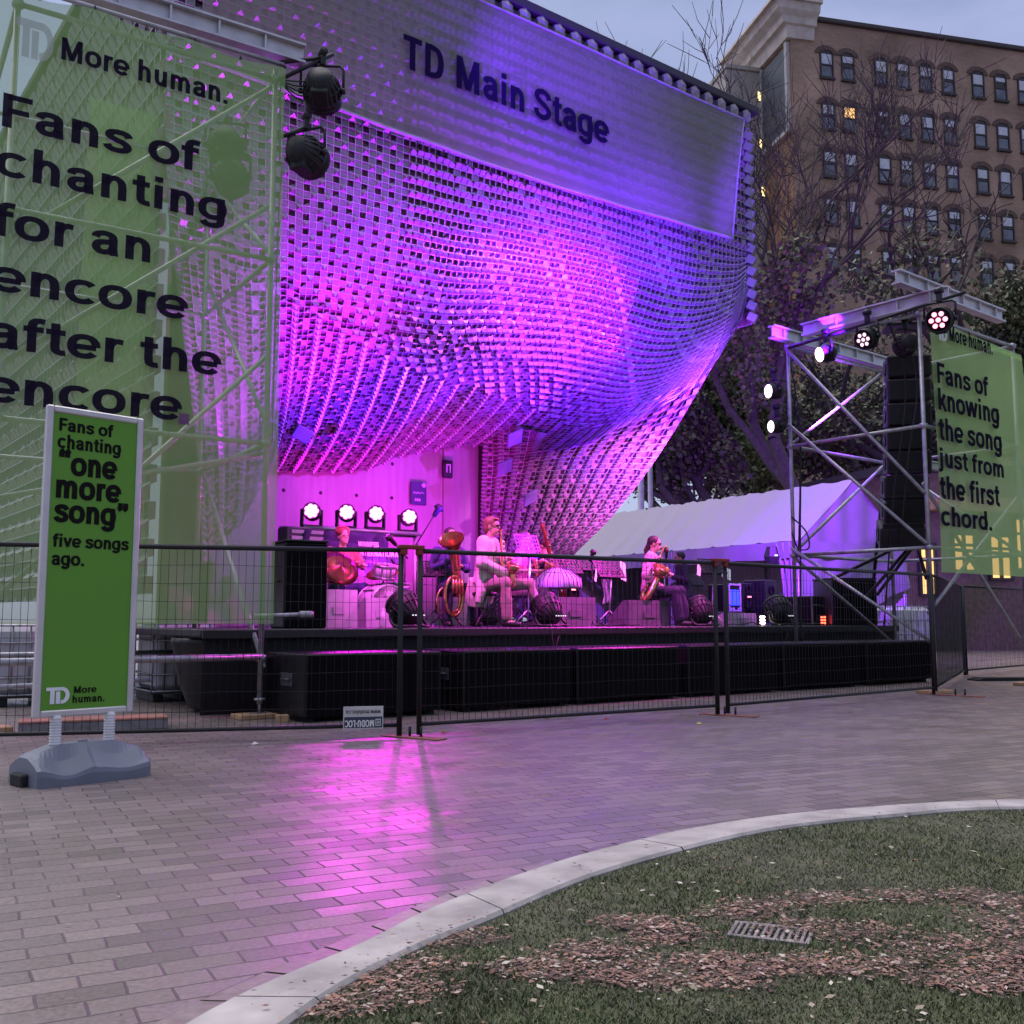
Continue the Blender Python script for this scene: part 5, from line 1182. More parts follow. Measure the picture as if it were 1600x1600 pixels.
boxlike('stage_amplifier', 'amplifier rack with a bright blue front, under the tent valance', 'amplifier', 1139, 1157, 912, 956, 2.0, .5, cabm, amp)
def spk(r, c_, w, h):
    for z, rr in ((h * .35, w * .33), (h * .75, w * .2)):
        T = MB(); T.lathe([(rr, 0), (rr * .95, .02), (rr * .4, -.03), (0, -.02)], 18, T=Matrix.Translation((0, -.002, z)) @ Matrix.Rotation(math.pi / 2, 4, 'X')); T.build('cone', gril, c_)
    T = MB(); T.box((0, -.02, h * .52), (w * .22, .01, .025)); T.build('light_bar', emit('red_bar', (1., .25, .3), 1.5), c_)
boxlike('backline_speaker', 'black loudspeaker just right of the blue screened amplifier', 'loudspeaker', 1158, 1183, 911, 956, 2.0, .45, cabm, spk)
boxlike('backline_cabinet', 'black cabinet draped with cables at the tent leg', 'cabinet', 1194, 1218, 906, 972, 1.8, .45, cabm, spk, .15)
boxlike('backline_case', 'low dark case with purple trim under the amplifier', 'case', 1112, 1150, 956, 978, 1.7, .5, mat('case_purple', (.05, .03, .10), .5))
o = root('tent_lamp', 'small black lantern like lamp hanging under the tent corner', 'lamp', atY(1206, 870, 20.2))
T = MB(); T.lathe([(0, -.22), (.10, -.2), (.16, 0), (.10, .2), (0, .22)], 6, sm=False); T.build('body', black, o); T = MB(); T.box((.05, -.14, .02), (.06, .02, .03)); T.build('display', emit('tiny_display', (1, 1, 1), 1), o)
# ---------------------------------------------------------------- light rack at the back with four wash lamps
RB = 3.3
RK = []
x0 = ST.px(440, 968, RB).x; x1 = ST.px(655, 968, RB).x; zr0 = sz(545, 828, RB)
rk = root('lighting_rack', 'steel rack behind the drummer carrying a row of four lamps', 'lighting rack', ST.p(0, RB, SZ), ST.rz)
T = MB(); T.path([(x0 + .3, 0, zr0 - SZ), (x1, 0, zr0 - SZ)], .035, 8); T.path([(x0, .12, zr0 - SZ - .02), (x1, .12, zr0 - SZ - .02)], .035, 8); T.build('bar', mat('rack_metal', (.4, .38, .42), .4, .6), rk)
for xx in (x0 + .05, (x0 + x1) / 2, x1 - .05):
    T = MB(); T.tube((xx, .06, 0), (xx, .06, zr0 - SZ), .03); T.box((xx, .06, .015), (.4, .5, .03)); T.build('leg', MATS['rack_metal'], rk)
T = MB(); T.box((x0 + .28, .0, zr0 - SZ - .22), (.62, .3, .42), b=.02); k_ = T.build('equipment_case', mat('case_dark', (.05, .04, .06), .5), rk)
T = MB()
for i in range(4): T.box((x0 + .3, -.158, zr0 - SZ - .08 - .09 * i), (.5, .012, .05))
T.build('panel', mat('rack_panel', (.45, .42, .48), .5), k_)
WASH = []
hot = emit('wash_led', (1., .11, .86), 3.2); hotc = emit('wash_led_core', (1., .5, .95), 7.)
for k, (px, py) in enumerate(((488, 800), (542, 802), (587, 804), (638, 809))):
    g = ST.px(px, py, RB); r = root('wash_lamp', ['leftmost', 'second from left', 'third from left', 'rightmost'][k] + ' of the four glowing round lamps on the rack behind the drummer', 'wash lamp', ST.p(g.x, RB, g.z), ST.rz, 'glowing lamps on the rack')
    Q = aim(math.radians(-32 + 3 * k), math.radians(2)); F = Matrix.Rotation(math.pi / 2, 4, 'X'); rr = .115
    T = MB(Q); T.lathe([(0, -.16), (rr * .9, -.15), (rr * 1.15, -.04), (rr * 1.12, .12), (rr * 1.02, .13), (rr * 1.02, .11), (0, .11)], 22, T=F); b_ = T.build('head', black, r)
    T = MB(Q)
    for j in range(8):
        q_ = 0 if j == 7 else rr * .60; a = j * math.pi * 2 / 7
        T.lathe([(rr * .34, .125), (rr * .30, .14), (0, .145)], 12, T=Matrix.Translation((q_ * math.cos(a), 0, q_ * math.sin(a))) @ F)
    T.build('led', hot, b_)
    T = MB(Q)
    for j in range(8):
        q_ = 0 if j == 7 else rr * .60; a = j * math.pi * 2 / 7
        T.lathe([(rr * .20, .143), (0, .150)], 12, T=Matrix.Translation((q_ * math.cos(a), 0, q_ * math.sin(a))) @ F)
    T.build('led_core', hotc, b_)
    T = MB()
    for s in (-1, 1): T.box((s * rr * 1.35, .02, -.09), (.03, .07, .26), b=.01)
    T.box((0, .02, -.215), (rr * 2.8, .09, .05), b=.01); T.tube((0, .03, -.2), (0, .03, zr0 - g.z), .03); T.build('yoke', black, r)
    WASH.append(ST.p(g.x, RB, g.z))
# festival cloth hung below the rack
fc = root('festival_cloth', 'dark swagged cloth with pale festival lettering hung from the rack behind the drums', 'cloth banner', ST.p(0, RB - .15, 0), ST.rz)
dk = mat('cloth_indigo', (.035, .02, .09), .8, var=.3)
xa, xb = ST.px(470, 968, RB - .15).x, ST.px(604, 968, RB - .15).x
T = MB(); T.sheet(lambda u, v: V((xa + (xb - xa) * u, -.03 * math.sin(u * 26 + v * 3), zr0 - .04 - (.42 + .28 * abs(math.sin(u * math.pi * 2.0)) ** .7 * (1 - .2 * u)) * v)), 60, 8, .004); T.build('drape', dk, fc)
xa2, xb2 = ST.px(500, 968, RB - .2).x, ST.px(626, 968, RB - .2).x; za, zb_ = sz(512, 856, RB), sz(626, 870, RB)
T = MB(); T.sheet(lambda u, v: V((xa2 + (xb2 - xa2) * u, -.07 - .01 * math.sin(u * 20), za + (zb_ - za) * u + .10 - .27 * v)), 30, 4, .004); T.build('strip', dk, fc)
T = MB()
x0t, x1t = ST.px(556, 968, RB - .2).x, ST.px(588, 968, RB - .2).x
text(T, 'WINNIPEG', x0t, x1t, sz(570, 856, RB), .075, y=-.088, weight=.9); T.build('text_line', mat('cloth_print', (.85, .72, .70), .6), fc); T = MB()
text(T, 'INTERNATIONAL', ST.px(556, 968, RB - .2).x, ST.px(623, 968, RB - .2).x, sz(590, 871, RB), .085, y=-.088, weight=.9)
T.build('text_line', mat('cloth_print', (.85, .72, .70), .6), fc)
# ---------------------------------------------------------------- drum kit
dp = sp(575, 2.25); K = ST.rz
kitm = mat('drum_shell', (.50, .46, .52), .3, var=.15); skin = mat('drum_skin', (.72, .68, .72), .5); brass_c = mat('cymbal_bronze', (.20, .05, .035), .3, .8, var=.2)
dk_ = root('drum_kit', 'pale drum kit with tilted bronze cymbals on the left of the stage', 'drum kit', dp, K)
def drum(name, c, r, h, ax=None, par=dk_):
    Q = Matrix.Translation(c) @ (ax or Matrix())
    T = MB(Q); T.lathe([(r, 0), (r, h)], 26); o = T.build(name, kitm, par)
    T = MB(Q); T.lathe([(0, h + .002), (r * .98, h + .002)], 26); T.lathe([(r * .98, -.002), (0, -.002)], 26); T.build('drum_head', skin, o)
    T = MB(Q)
    for z in (.02, h - .02): T.lathe([(r * 1.03, z - .018), (r * 1.05, z), (r * 1.03, z + .018)], 26)
    for k in range(8): a = k * math.pi / 4; T.box((r * 1.04 * math.cos(a), r * 1.04 * math.sin(a), h / 2), (.018, .018, h * .7))
    T.build('hoop', chrome, o); return o
drum('bass_drum', (.0, -.45, .29), .28, .42, Matrix.Rotation(math.pi / 2, 4, 'X') @ Matrix.Translation((0, 0, -.3)))
drum('snare_drum', (-.42, .05, .62), .17, .13, Matrix.Rotation(.08, 4, 'X')); drum('floor_tom', (.46, .05, .22), .20, .40); drum('rack_tom', (.06, -.32, .66), .15, .20, Matrix.Rotation(.25, 4, 'X'))
def cymbal(px, py, b, rad, yaw, tl_, par=dk_):
    g = ST.px(px, py, b); c = RM[dk_.name].inverted() @ ST.p(g.x, b, g.z)
    Q = Matrix.Translation(c) @ Matrix.Rotation(yaw, 4, 'Z') @ Matrix.Rotation(tl_, 4, 'X')
    T = MB(Q); T.lathe([(0, .035), (.03, .033), (.06, .010), (rad * .6, 0), (rad, -.012), (rad * .99, -.016), (.06, .004)], 30); o = T.build('cymbal', brass_c, par)
    T = MB(); T.tube(c + V((0, 0, .05)), c - V((0, 0, .12)), .008); T.tube(c - V((0, 0, .1)), (c.x, c.y + .05, .45), .012)
    for k in range(3): a = k * 2.1 + .4; T.tube((c.x, c.y + .05, .45), (c.x + .28 * math.cos(a), c.y + .05 + .28 * math.sin(a), .01), .010)
    T.build('cymbal_stand', chrome, o)
cymbal(531, 887, 1.75, .27, .0, math.radians(58)); cymbal(600, 892, 2.0, .26, math.radians(-62), math.radians(28)); cymbal(508, 905, 2.5, .2, 0, math.radians(12))
cymbal(590, 918, 2.1, .19, .3, math.radians(8))
T = MB(); T.path(cr([(.30, -.1, .95), (.42, -.1, .8), (.5, -.05, .62), (.62, -.05, .55)], 5), .016, 6); T.build('tom_arm', black, dk_)
# microphones
def mic(px, py, b, lab, boom=None, basepx=None, r=.02):
    g = ST.px(px, py, b); top = ST.p(g.x, b, g.z); o = root('microphone', lab, 'microphone', sp(basepx or px, b), ST.rz, 'microphones on stands'); I = RM[o.name].inverted()
    T = MB(); tl2 = I @ top
    if boom:
        h = ST.px(*boom, b); hv = I @ ST.p(h.x, b, h.z); T.tube((hv.x, hv.y, .02), hv, .012); T.tube(hv, tl2, .010); T.tube(hv, hv + (hv - tl2) * .2, .014)
    else: T.tube((0, 0, .02), (tl2.x, tl2.y, tl2.z - .08), .012)
    base = V((hv.x, hv.y, 0)) if boom else V((0, 0, 0))
    for k in range(3): a = k * 2.094 + .5; T.tube(base + V((0, 0, .22)), base + V((.28 * math.cos(a), .28 * math.sin(a), .012)), .010)
    T.build('stand', black, o)
    T = MB(); d = (tl2 - hv).normalized() if boom else V((.3, -.2, .93)).normalized()
    T.path([tl2 - d * .10, tl2 + d * .02, tl2 + d * .04, tl2 + d * .09], [r * .7, r * .9, r * 1.6, r * 1.2], 10); T.build('capsule', black, o); return o
mic(683, 798, 2.6, 'overhead boom microphone sticking up beside the rightmost wash lamp', boom=(652, 848), basepx=652, r=.05)
mic(612, 844, 2.4, 'dark boom microphone above the drums', boom=(633, 868), basepx=633, r=.04)
mic(790, 842, .8, 'slim microphone just right of the seated saxophonist', r=.022)
mic(925, 868, 1.2, 'round black microphone above the middle music stands', r=.035)
mic(1041, 866, .75, 'microphone in front of the woman with the big saxophone', boom=(1040, 925), basepx=1042, r=.026)
# ---------------------------------------------------------------- music stands
MG = 'music stands of the band'
sm = mat('stand_desk_black', (.007, .006, .009), .6); paper = mat('sheet_paper', (.85, .83, .80), .8, var=.05)
def music_stand(px, py, b, w, h, yaw, tilt, lab, sheet=None, leg=chrome, base=None):
    g = ST.px(px, py, b); o = root('music_stand', lab, 'music stand', sp(base or px, b), ST.rz + yaw, MG); c = RM[o.name].inverted() @ ST.p(g.x, b, g.z)
    Q = Matrix.Translation(c) @ Matrix.Rotation(tilt, 4, 'X')
    T = MB(Q); nx, nz = 9, 5; hx = w * .62 / nx / 2; hz = h * .62 / nz / 2
    vs = []; fs = []
    xs = [-w / 2] + [v for i in range(nx) for v in (-w * .46 + (i + .5) * w * .92 / nx - hx * .8, -w * .46 + (i + .5) * w * .92 / nx + hx * .8)] + [w / 2]
    zs = [-h / 2] + [v for i in range(nz) for v in (-h * .40 + (i + .5) * h * .84 / nz - hz * .8, -h * .40 + (i + .5) * h * .84 / nz + hz * .8)] + [h / 2]
    for i in range(len(xs)):
        for j in range(len(zs)): vs.append(V((xs[i], 0, zs[j])))
    for i in range(len(xs) - 1):
        for j in range(len(zs) - 1):
            if i % 2 == 1 and j % 2 == 1: continue
            a = i * len(zs) + j; fs.append((a, a + len(zs), a + len(zs) + 1, a + 1))
    T.add(vs, fs); T.box((0, .03, -h / 2), (w, .06, .008)); d_ = T.build('desk', sm, o)
    T = MB(); T.tube((c.x, c.y, c.z - .02), (c.x * .6, c.y - .04, c.z - h * .55), .010); T.tube((c.x * .6, c.y - .04, c.z - h * .5), (0, 0, .18), .013)
    for k in range(3): a = k * 2.094 + .8; T.tube((0, 0, .24), (.25 * math.cos(a), .25 * math.sin(a), .012), .010)
    T.build('stem', leg, o)
    if sheet:
        T = MB(Q)
        for (sx, sz_, sw, sh, rt) in sheet: T.box((sx, .014, sz_), (sw, .004, sh), rot=Matrix.Rotation(rt, 3, 'Y'))
        T.build('sheet_music', paper, o)
    return o
white_leg = mat('stand_white_leg', (.62, .58, .64), .3, .5)
music_stand(681, 888, 1.7, .40, .22, -.3, -.35, 'small black music stand left of the tuba', leg=sm)
music_stand(825, 852, 1.0, .48, .34, .12, -.35, 'large music stand hiding the face of the bass player', leg=white_leg)
music_stand(884, 882, 1.5, .56, .30, -.1, -.5, 'music stand left of the middle pair, near the pale pleated shade', leg=sm)
music_stand(924, 880, 1.7, .46, .26, -.1, -.5, 'half hidden music stand behind the round black microphone', leg=sm)
music_stand(952, 889, 1.1, .55, .30, .05, -.6, 'music stand with a bright white sheet, left of the woman with the big saxophone', [(.30, -.02, .10, .40, .5), (-.30, -.06, .03, .42, .6)], leg=white_leg)
music_stand(1113, 884, .8, .52, .28, -.1, -.6, 'music stand with white sheets right of the woman with the big saxophone', [(.24, -.13, .17, .26, .5), (-.30, -.05, .07, .34, .55)], leg=white_leg)
music_stand(1088, 905, 2.0, .40, .22, .2, -.5, 'dim music stand behind the woman with the big saxophone', leg=sm)
# pale pleated shade on a stand
o = root('pleated_shade', 'pale lilac fan pleated shade on a thin stand behind the floor lamp', 'shade', sp(872, 1.1), ST.rz); zz = sz(872, 905, 1.1) - SZ
T = MB(); N = 28
T.lathe([(.10, .16), (.20, .12), (.34, 0), (.36, -.12), (.345, -.13), (.20, .10)], 40, T=Matrix.Translation((0, 0, zz))); sh_ = T.build('shade', mat('lilac_fabric', (.55, .47, .68), .7), o)
T = MB()
for k in range(N):
    a = k * 2 * math.pi / N; T.path([V((r_ * math.cos(a), r_ * math.sin(a), zz + z_)) for r_, z_ in ((.10, .165), (.202, .125), (.343, .005), (.363, -.12))], .006, 4)
T.build('rib', mat('rib_dark', (.08, .04, .14), .6), sh_)
T = MB(); T.tube((0, 0, .02), (0, 0, zz + .15), .014)
for k in range(3): a = k * 2.094; T.tube((0, 0, .2), (.25 * math.cos(a), .25 * math.sin(a), .012), .01)
T.build('stand', chrome, o)

boxlike('backline_amp', 'dark blue speaker box standing behind the pleated shade', 'loudspeaker', 880, 910, 904, 940, 2.2, .4, mat('amp_indigo', (.03, .025, .075), .5), spk)
o = root('hanging_cloth', 'purple lit pale cloth hanging from the stand left of the woman with the big saxophone', 'cloth', sp(947, 1.3), ST.rz)
z0_, z1_ = sz(947, 945, 1.3) - SZ, sz(947, 903, 1.3) - SZ
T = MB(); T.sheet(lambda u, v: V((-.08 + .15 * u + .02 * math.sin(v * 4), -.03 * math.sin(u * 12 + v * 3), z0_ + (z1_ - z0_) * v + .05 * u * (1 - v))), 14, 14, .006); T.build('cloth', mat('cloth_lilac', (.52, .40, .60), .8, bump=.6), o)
T = MB(); T.tube((-.09, .02, z1_), (.09, .02, z1_), .01); T.tube((0, .02, 0.02), (0, .02, z1_), .012); T.build('stand', chrome, o)
for k, (px, b) in enumerate(((598, 1.0), (742, 1.7), (905, 1.0), (1064, 1.2))):
    o = root('floor_bottle', ['clear water bottle standing by the drum monitor', 'clear water bottle standing behind the seated saxophonist', 'clear water bottle standing between two grey monitors', 'clear water bottle standing right of the woman with the big saxophone'][k], 'bottle', sp(px, b), 0, 'water bottles on the stage')
    T = MB(); T.lathe([(.032, 0), (.034, .02), (.032, .13), (.034, .16), (.014, .20), (.014, .22)], 14); b_ = T.build('body', mat('bottle_clear', (.6, .6, .65), .15), o); T = MB(); T.lathe([(.016, .22), (.016, .24)], 10); T.build('cap', mat('cap_white', (.7, .7, .7), .5), b_)
# ================================================================ people
def fuse(mb, vox=.010, smooth=3):
    """weld overlapping closed shapes into one continuous skin"""
    me = bpy.data.meshes.new('tmp'); me.from_pydata(mb.v, [], mb.f); o = bpy.data.objects.new('tmp', me); col.objects.link(o)
    m = o.modifiers.new('r', 'REMESH'); m.mode = 'VOXEL'; m.voxel_size = vox; m.use_smooth_shade = True
    if smooth: s = o.modifiers.new('s', 'SMOOTH'); s.factor = .5; s.iterations = smooth
    dg = bpy.context.evaluated_depsgraph_get(); ev = o.evaluated_get(dg); em = ev.to_mesh()
    T = MB(); T.v = [tuple(v.co) for v in em.vertices]; T.f = [tuple(p.vertices) for p in em.polygons]; T.mi = [0] * len(T.f); T.sm = [True] * len(T.f)
    ev.to_mesh_clear(); bpy.data.objects.remove(o); bpy.data.meshes.remove(me); return T
def limb(T, pts, rad, n=10):
    T.path(pts, rad, n)
    for p, r in zip(pts, rad): T.ball(p, r, 10, k=6)
def ring_loft(T, rings, n=18):
    """rings: (centre, half width along y, half depth along x)"""
    vs = []; N = len(rings)
    for c, w, d in rings:
        for k in range(n):
            a = 2 * math.pi * k / n; vs.append(V(c) + V((d * math.cos(a), w * math.sin(a), 0)))
    fs = [(i * n + k, i * n + (k + 1) % n, (i + 1) * n + (k + 1) % n, (i + 1) * n + k) for i in range(N - 1) for k in range(n)] + [tuple(range(n))[::-1], tuple(range((N - 1) * n, N * n))]
    T.add(vs, fs)
def hand(T, wr, d, up, curl=.9, s=1.0):
    """palm and five curled fingers at wrist wr, pointing along d, back of hand towards up"""
    d = V(d).normalized(); up = V(up); up = (up - d * up.dot(d)).normalized(); sd = d.cross(up)
    pc = V(wr) + d * .045 * s
    T.path([V(wr), pc, V(wr) + d * .085 * s], [.024 * s, .032 * s, .034 * s], 8)
    for k in range(4):
        L = (.030, .035, .033, .026)[k] * s; b = V(wr) + d * .085 * s + sd * (k - 1.5) * .019 * s; dd = d.copy(); pts = [b - d * .03]
        for j in range(3):
            pts.append(pts[-1] + dd * (L if j else L + .02)); dd = (dd - up * curl * .55).normalized()
        T.path(pts, [.0095 * s, .0095 * s, .009 * s, .008 * s], 6)
    b = V(wr) + d * .03 * s - sd * .028 * s; T.path([b, b + (d * .6 - sd * .7 - up * .2).normalized() * .035 * s, b + (d * .9 - sd * .6 - up * .5).normalized() * .065 * s], [.013 * s, .011 * s, .009 * s], 6)
def person(lab, pos, rz, J, cl, skin_c=(.55, .33, .26), hair_c=(.05, .03, .02), hair='short', glasses=None, sc_=1.0, face=(0, 0)):
    pr = root('person', lab, 'person', pos, rz, 'musicians on the stage'); S_ = lambda p: V(p) * sc_
    j = {k: S_(v) for k, v in J.items()}
    sk = mat('skin_%d' % int(skin_c[0] * 100), skin_c, .5, var=.08)
    T = MB()
    # trunk, neck
    ring_loft(T, [(j['pelvis'] - V((0, 0, .09 * sc_)), .13 * sc_, .09 * sc_), (j['pelvis'], .165 * sc_, .115 * sc_), (j['waist'], .14 * sc_, .10 * sc_), (j['chest'], .17 * sc_, .115 * sc_), (j['neck'] - V((0, 0, .06 * sc_)), .12 * sc_, .07 * sc_), (j['neck'], .055 * sc_, .055 * sc_)])
    H_ = j['head']; HM = Matrix.Translation(H_) @ Matrix.Rotation(face[0], 4, 'Z') @ Matrix.Rotation(face[1], 4, 'Y') @ Matrix.Scale(sc_, 4)
    T.path([j['neck'] - V((0, 0, .03)), j['neck'].lerp(H_, .6)], [.055 * sc_, .05 * sc_], 10)
    T.M = HM
    T.ball((-.012, 0, .03), (.098, .076, .095), 16, k=12); T.ball((.025, 0, -.045), (.066, .056, .070), 14, k=10)
    T.path([(.078, 0, .022), (.100, 0, -.012), (.088, 0, -.022)], [.009, .0145, .010], 7)
    T.ball((.074, 0, -.098 + .015), (.020, .026, .018), 10, k=6)
    T.path([(.070, -.032, .030), (.084, 0, .034), (.070, .032, .030)], [.010, .010, .010], 6)
    T.path([(.078, -.020, -.056), (.088, 0, -.055), (.078, .020, -.056)], [.006, .008, .006], 6)
    for s in (-1, 1): T.ball((-.012, s * .078, -.005), (.018, .008, .030), 8, k=6)
    T.M = None
    for s in ('l', 'r'):
        limb(T, [j['sh' + s], j['el' + s], j['wr' + s]], [.052 * sc_, .042 * sc_, .027 * sc_])
        hand(T, j['wr' + s], j['hd' + s] / sc_ if False else V(J['hd' + s]), V(J.get('hu' + s, (0, 0, 1))), s=sc_)
        limb(T, [j['hp' + s], j['kn' + s], j['kn' + s].lerp(j['an' + s], .35), j['an' + s]], [.088 * sc_, .058 * sc_, .055 * sc_, .036 * sc_])
        limb(T, [j['an' + s] - V((0, 0, .03)), j['to' + s]], [.040 * sc_, .030 * sc_])
    body = fuse(T, .0095).build('body', sk, pr)
    # eyes
    T = MB(HM)
    for s in (-1, 1): T.ball((.074, s * .030, .012), (.010, .014, .007), 8, k=5)
    T.build('eye', mat('eye_dark', (.03, .02, .02), .2), pr)
    # hair
    T = MB(HM); T.ball((-.028, 0, .048), (.100, .087, .092), 16, k=12)
    if hair == 'fringe': T.ball((.045, .0, .098), (.05, .07, .026), 12, k=8); T.ball((-.06, 0, -.01), (.055, .080, .085), 12, k=8)
    if hair == 'tied': T.ball((-.10, 0, -.03), (.04, .05, .08), 10, k=8); T.path([(-.11, 0, -.02), (-.14, 0, -.10), (-.13, 0, -.2)], [.03, .035, .015], 8)
    if hair == 'curly':
        for k in range(26): a, b = rnd.uniform(0, 6.28), rnd.uniform(.0, 1.3); T.ball((-.03 + .10 * math.cos(a) * math.cos(b) - .02, .09 * math.sin(a) * math.cos(b), .05 + .10 * math.sin(b)), .034, 8, k=6)
    fuse(T, .010, 2).build('hair', mat('hair_%d' % int(hair_c[0] * 1000), hair_c, .55, var=.3, scale=30), pr)
    if glasses:
        T = MB(HM)
        for s in (-1, 1):
            T.ball((.092, s * .034, .014), (.007, .026, .019), 10, k=6); T.tube((.09, s * .058, .02), (-.01, s * .080, .012), .003, 5)
        T.tube((.097, -.012, .02), (.097, .012, .02), .003, 5); T.build('glasses', glasses, pr)
    # shirt / jacket
    def top_(name, m, sl, inf=.018, tail=0., open_=False):
        T = MB(); f = inf * sc_
        z0 = j['pelvis'] + V((0, 0, -.02 if not tail else .0))
        rings = [(z0, .165 * sc_ + f, .115 * sc_ + f), (j['waist'], .145 * sc_ + f, .105 * sc_ + f), (j['chest'], .178 * sc_ + f, .115 * sc_ + f), (j['neck'] - V((0, 0, .055 * sc_)), .125 * sc_ + f, .075 * sc_ + f), (j['neck'] - V((0, 0, .01)), .062 * sc_ + f * .5, .06 * sc_ + f * .5)]
        ring_loft(T, rings)
        for s in ('l', 'r'):
            e = j['el' + s]; w = j['wr' + s]
            if sl == 'long': limb(T, [j['sh' + s], e, e.lerp(w, .9)], [.060 * sc_ + f, .050 * sc_ + f, .036 * sc_ + f])
            else: limb(T, [j['sh' + s], j['sh' + s].lerp(e, .75)], [.060 * sc_ + f, .055 * sc_ + f])
        if tail:
            b = j['pelvis']; T.path([b + V((-.08, 0, .05)), b + V((-.13, .05, -.15)), b + V((-.14, .08, -tail))], [.14 * sc_, .15 * sc_, .13 * sc_], 12)
            for s in (-1, 1): T.path([b + V((-.02, s * .15, .08)), b + V((.02, s * .20, -.12)), b + V((-.02, s * .21, -tail * .9))], [.07 * sc_, .07 * sc_, .05 * sc_], 10)
        o = fuse(T, .0125, 2).build(name, m, pr)
        return o
    for it in cl.get('tops', []): top_(*it[:3], **(it[3] if len(it) > 3 else {}))
    if 'front' in cl:      # lighter shirt panel seen between open jacket fronts
        T = MB(); c = j['chest']; w = j['waist']
        T.sheet(lambda u, v: w.lerp(c + V((0, 0, .12 * sc_)), v) + V(((.142 - .03 * v) * sc_ * math.cos((u - .5) * 1.1), .15 * sc_ * math.sin((u - .5) * 1.1), 0)), 10, 10, .006); T.build('shirt_front', cl['front'], pr)
    # trousers
    T = MB(); m, fl = cl['legs']; f = .016 * sc_
    ring_loft(T, [(j['pelvis'] - V((0, 0, .11 * sc_)), .15 * sc_, .11 * sc_), (j['pelvis'], .168 * sc_ + f, .118 * sc_ + f), (j['pelvis'] + V((0, 0, .10 * sc_)), .145 * sc_ + f, .105 * sc_ + f)])
    for s in ('l', 'r'):
        a = j['an' + s] + V((0, 0, .05)); k_ = j['kn' + s]; limb(T, [j['hp' + s], k_, k_.lerp(a, .5), a], [.10 * sc_, .078 * sc_ * (1 + fl * .3), .070 * sc_ * (1 + fl * .7), .062 * sc_ * (1 + fl)])
    fuse(T, .0125, 2).build('trousers', m, pr)
    for s in ('l', 'r'):
        T = MB(); a = j['an' + s]; t_ = j['to' + s]; z = min(a.z, t_.z); d = V((t_.x - a.x, t_.y - a.y, 0)).normalized()
        limb(T, [V((a.x, a.y, .045)) - d * .05, V((a.x, a.y, .05)), V((t_.x, t_.y, .036))], [.036, .044, .036]); T.path([V((a.x, a.y, .05)), V((a.x, a.y, .10))], [.045, .042], 8)
        o = fuse(T, .010, 1); o.v = [(x, y, max(z_, .002)) for x, y, z_ in o.v]; o.build('shoe', cl.get('shoes', black), pr)
    return pr
def seated(dx=0.0, spread=.14, lean=0., **kw):
    J = dict(pelvis=(0, 0, .55), waist=(.01 + lean * .3, 0, .74), chest=(.02 + lean * .7, 0, .95), neck=(.03 + lean, 0, 1.13), head=(.07 + lean, 0, 1.27),
             shl=(.02 + lean * .9, .18, 1.06), shr=(.02 + lean * .9, -.18, 1.06), ell=(.06, .26, .82), elr=(.02, -.28, .80), wrl=(.27, .08, .88), wrr=(.26, -.06, .70), hdl=(.6, -.6, .1), hdr=(.8, .5, 0),
             hpl=(.03, .10, .52), hpr=(.03, -.10, .52), knl=(.42, spread + .04, .54), knr=(.42, -spread - .04, .54), anl=(.44, spread + .05, .08), anr=(.40, -spread - .05, .08), tol=(.60, spread + .08, .035), tor=(.56, -spread - .08, .035))
    J.update(kw); return J
stool_m = mat('stool_black', (.02, .018, .02), .5)
def stool(p, rz, lab, h=.47):
    o = root('stool', lab, 'stool', p, rz, 'stools of the band'); T = MB(); T.lathe([(0, h), (.17, h), (.18, h - .02), (.17, h - .05), (0, h - .05)], 20); T.build('seat', stool_m, o)
    T = MB(); T.tube((0, 0, h - .05), (0, 0, .16), .022)
    T.build('post', chrome, o)
    for k in range(3): a = k * 2.094 + .4; T = MB(); T.tube((0, 0, .26), (.27 * math.cos(a), .27 * math.sin(a), .012), .014); T.build('leg', stool_m, o)
    return o
brass = mat('brass_lacquer', (.72, .34, .16), .22, .9, var=.25, scale=14)
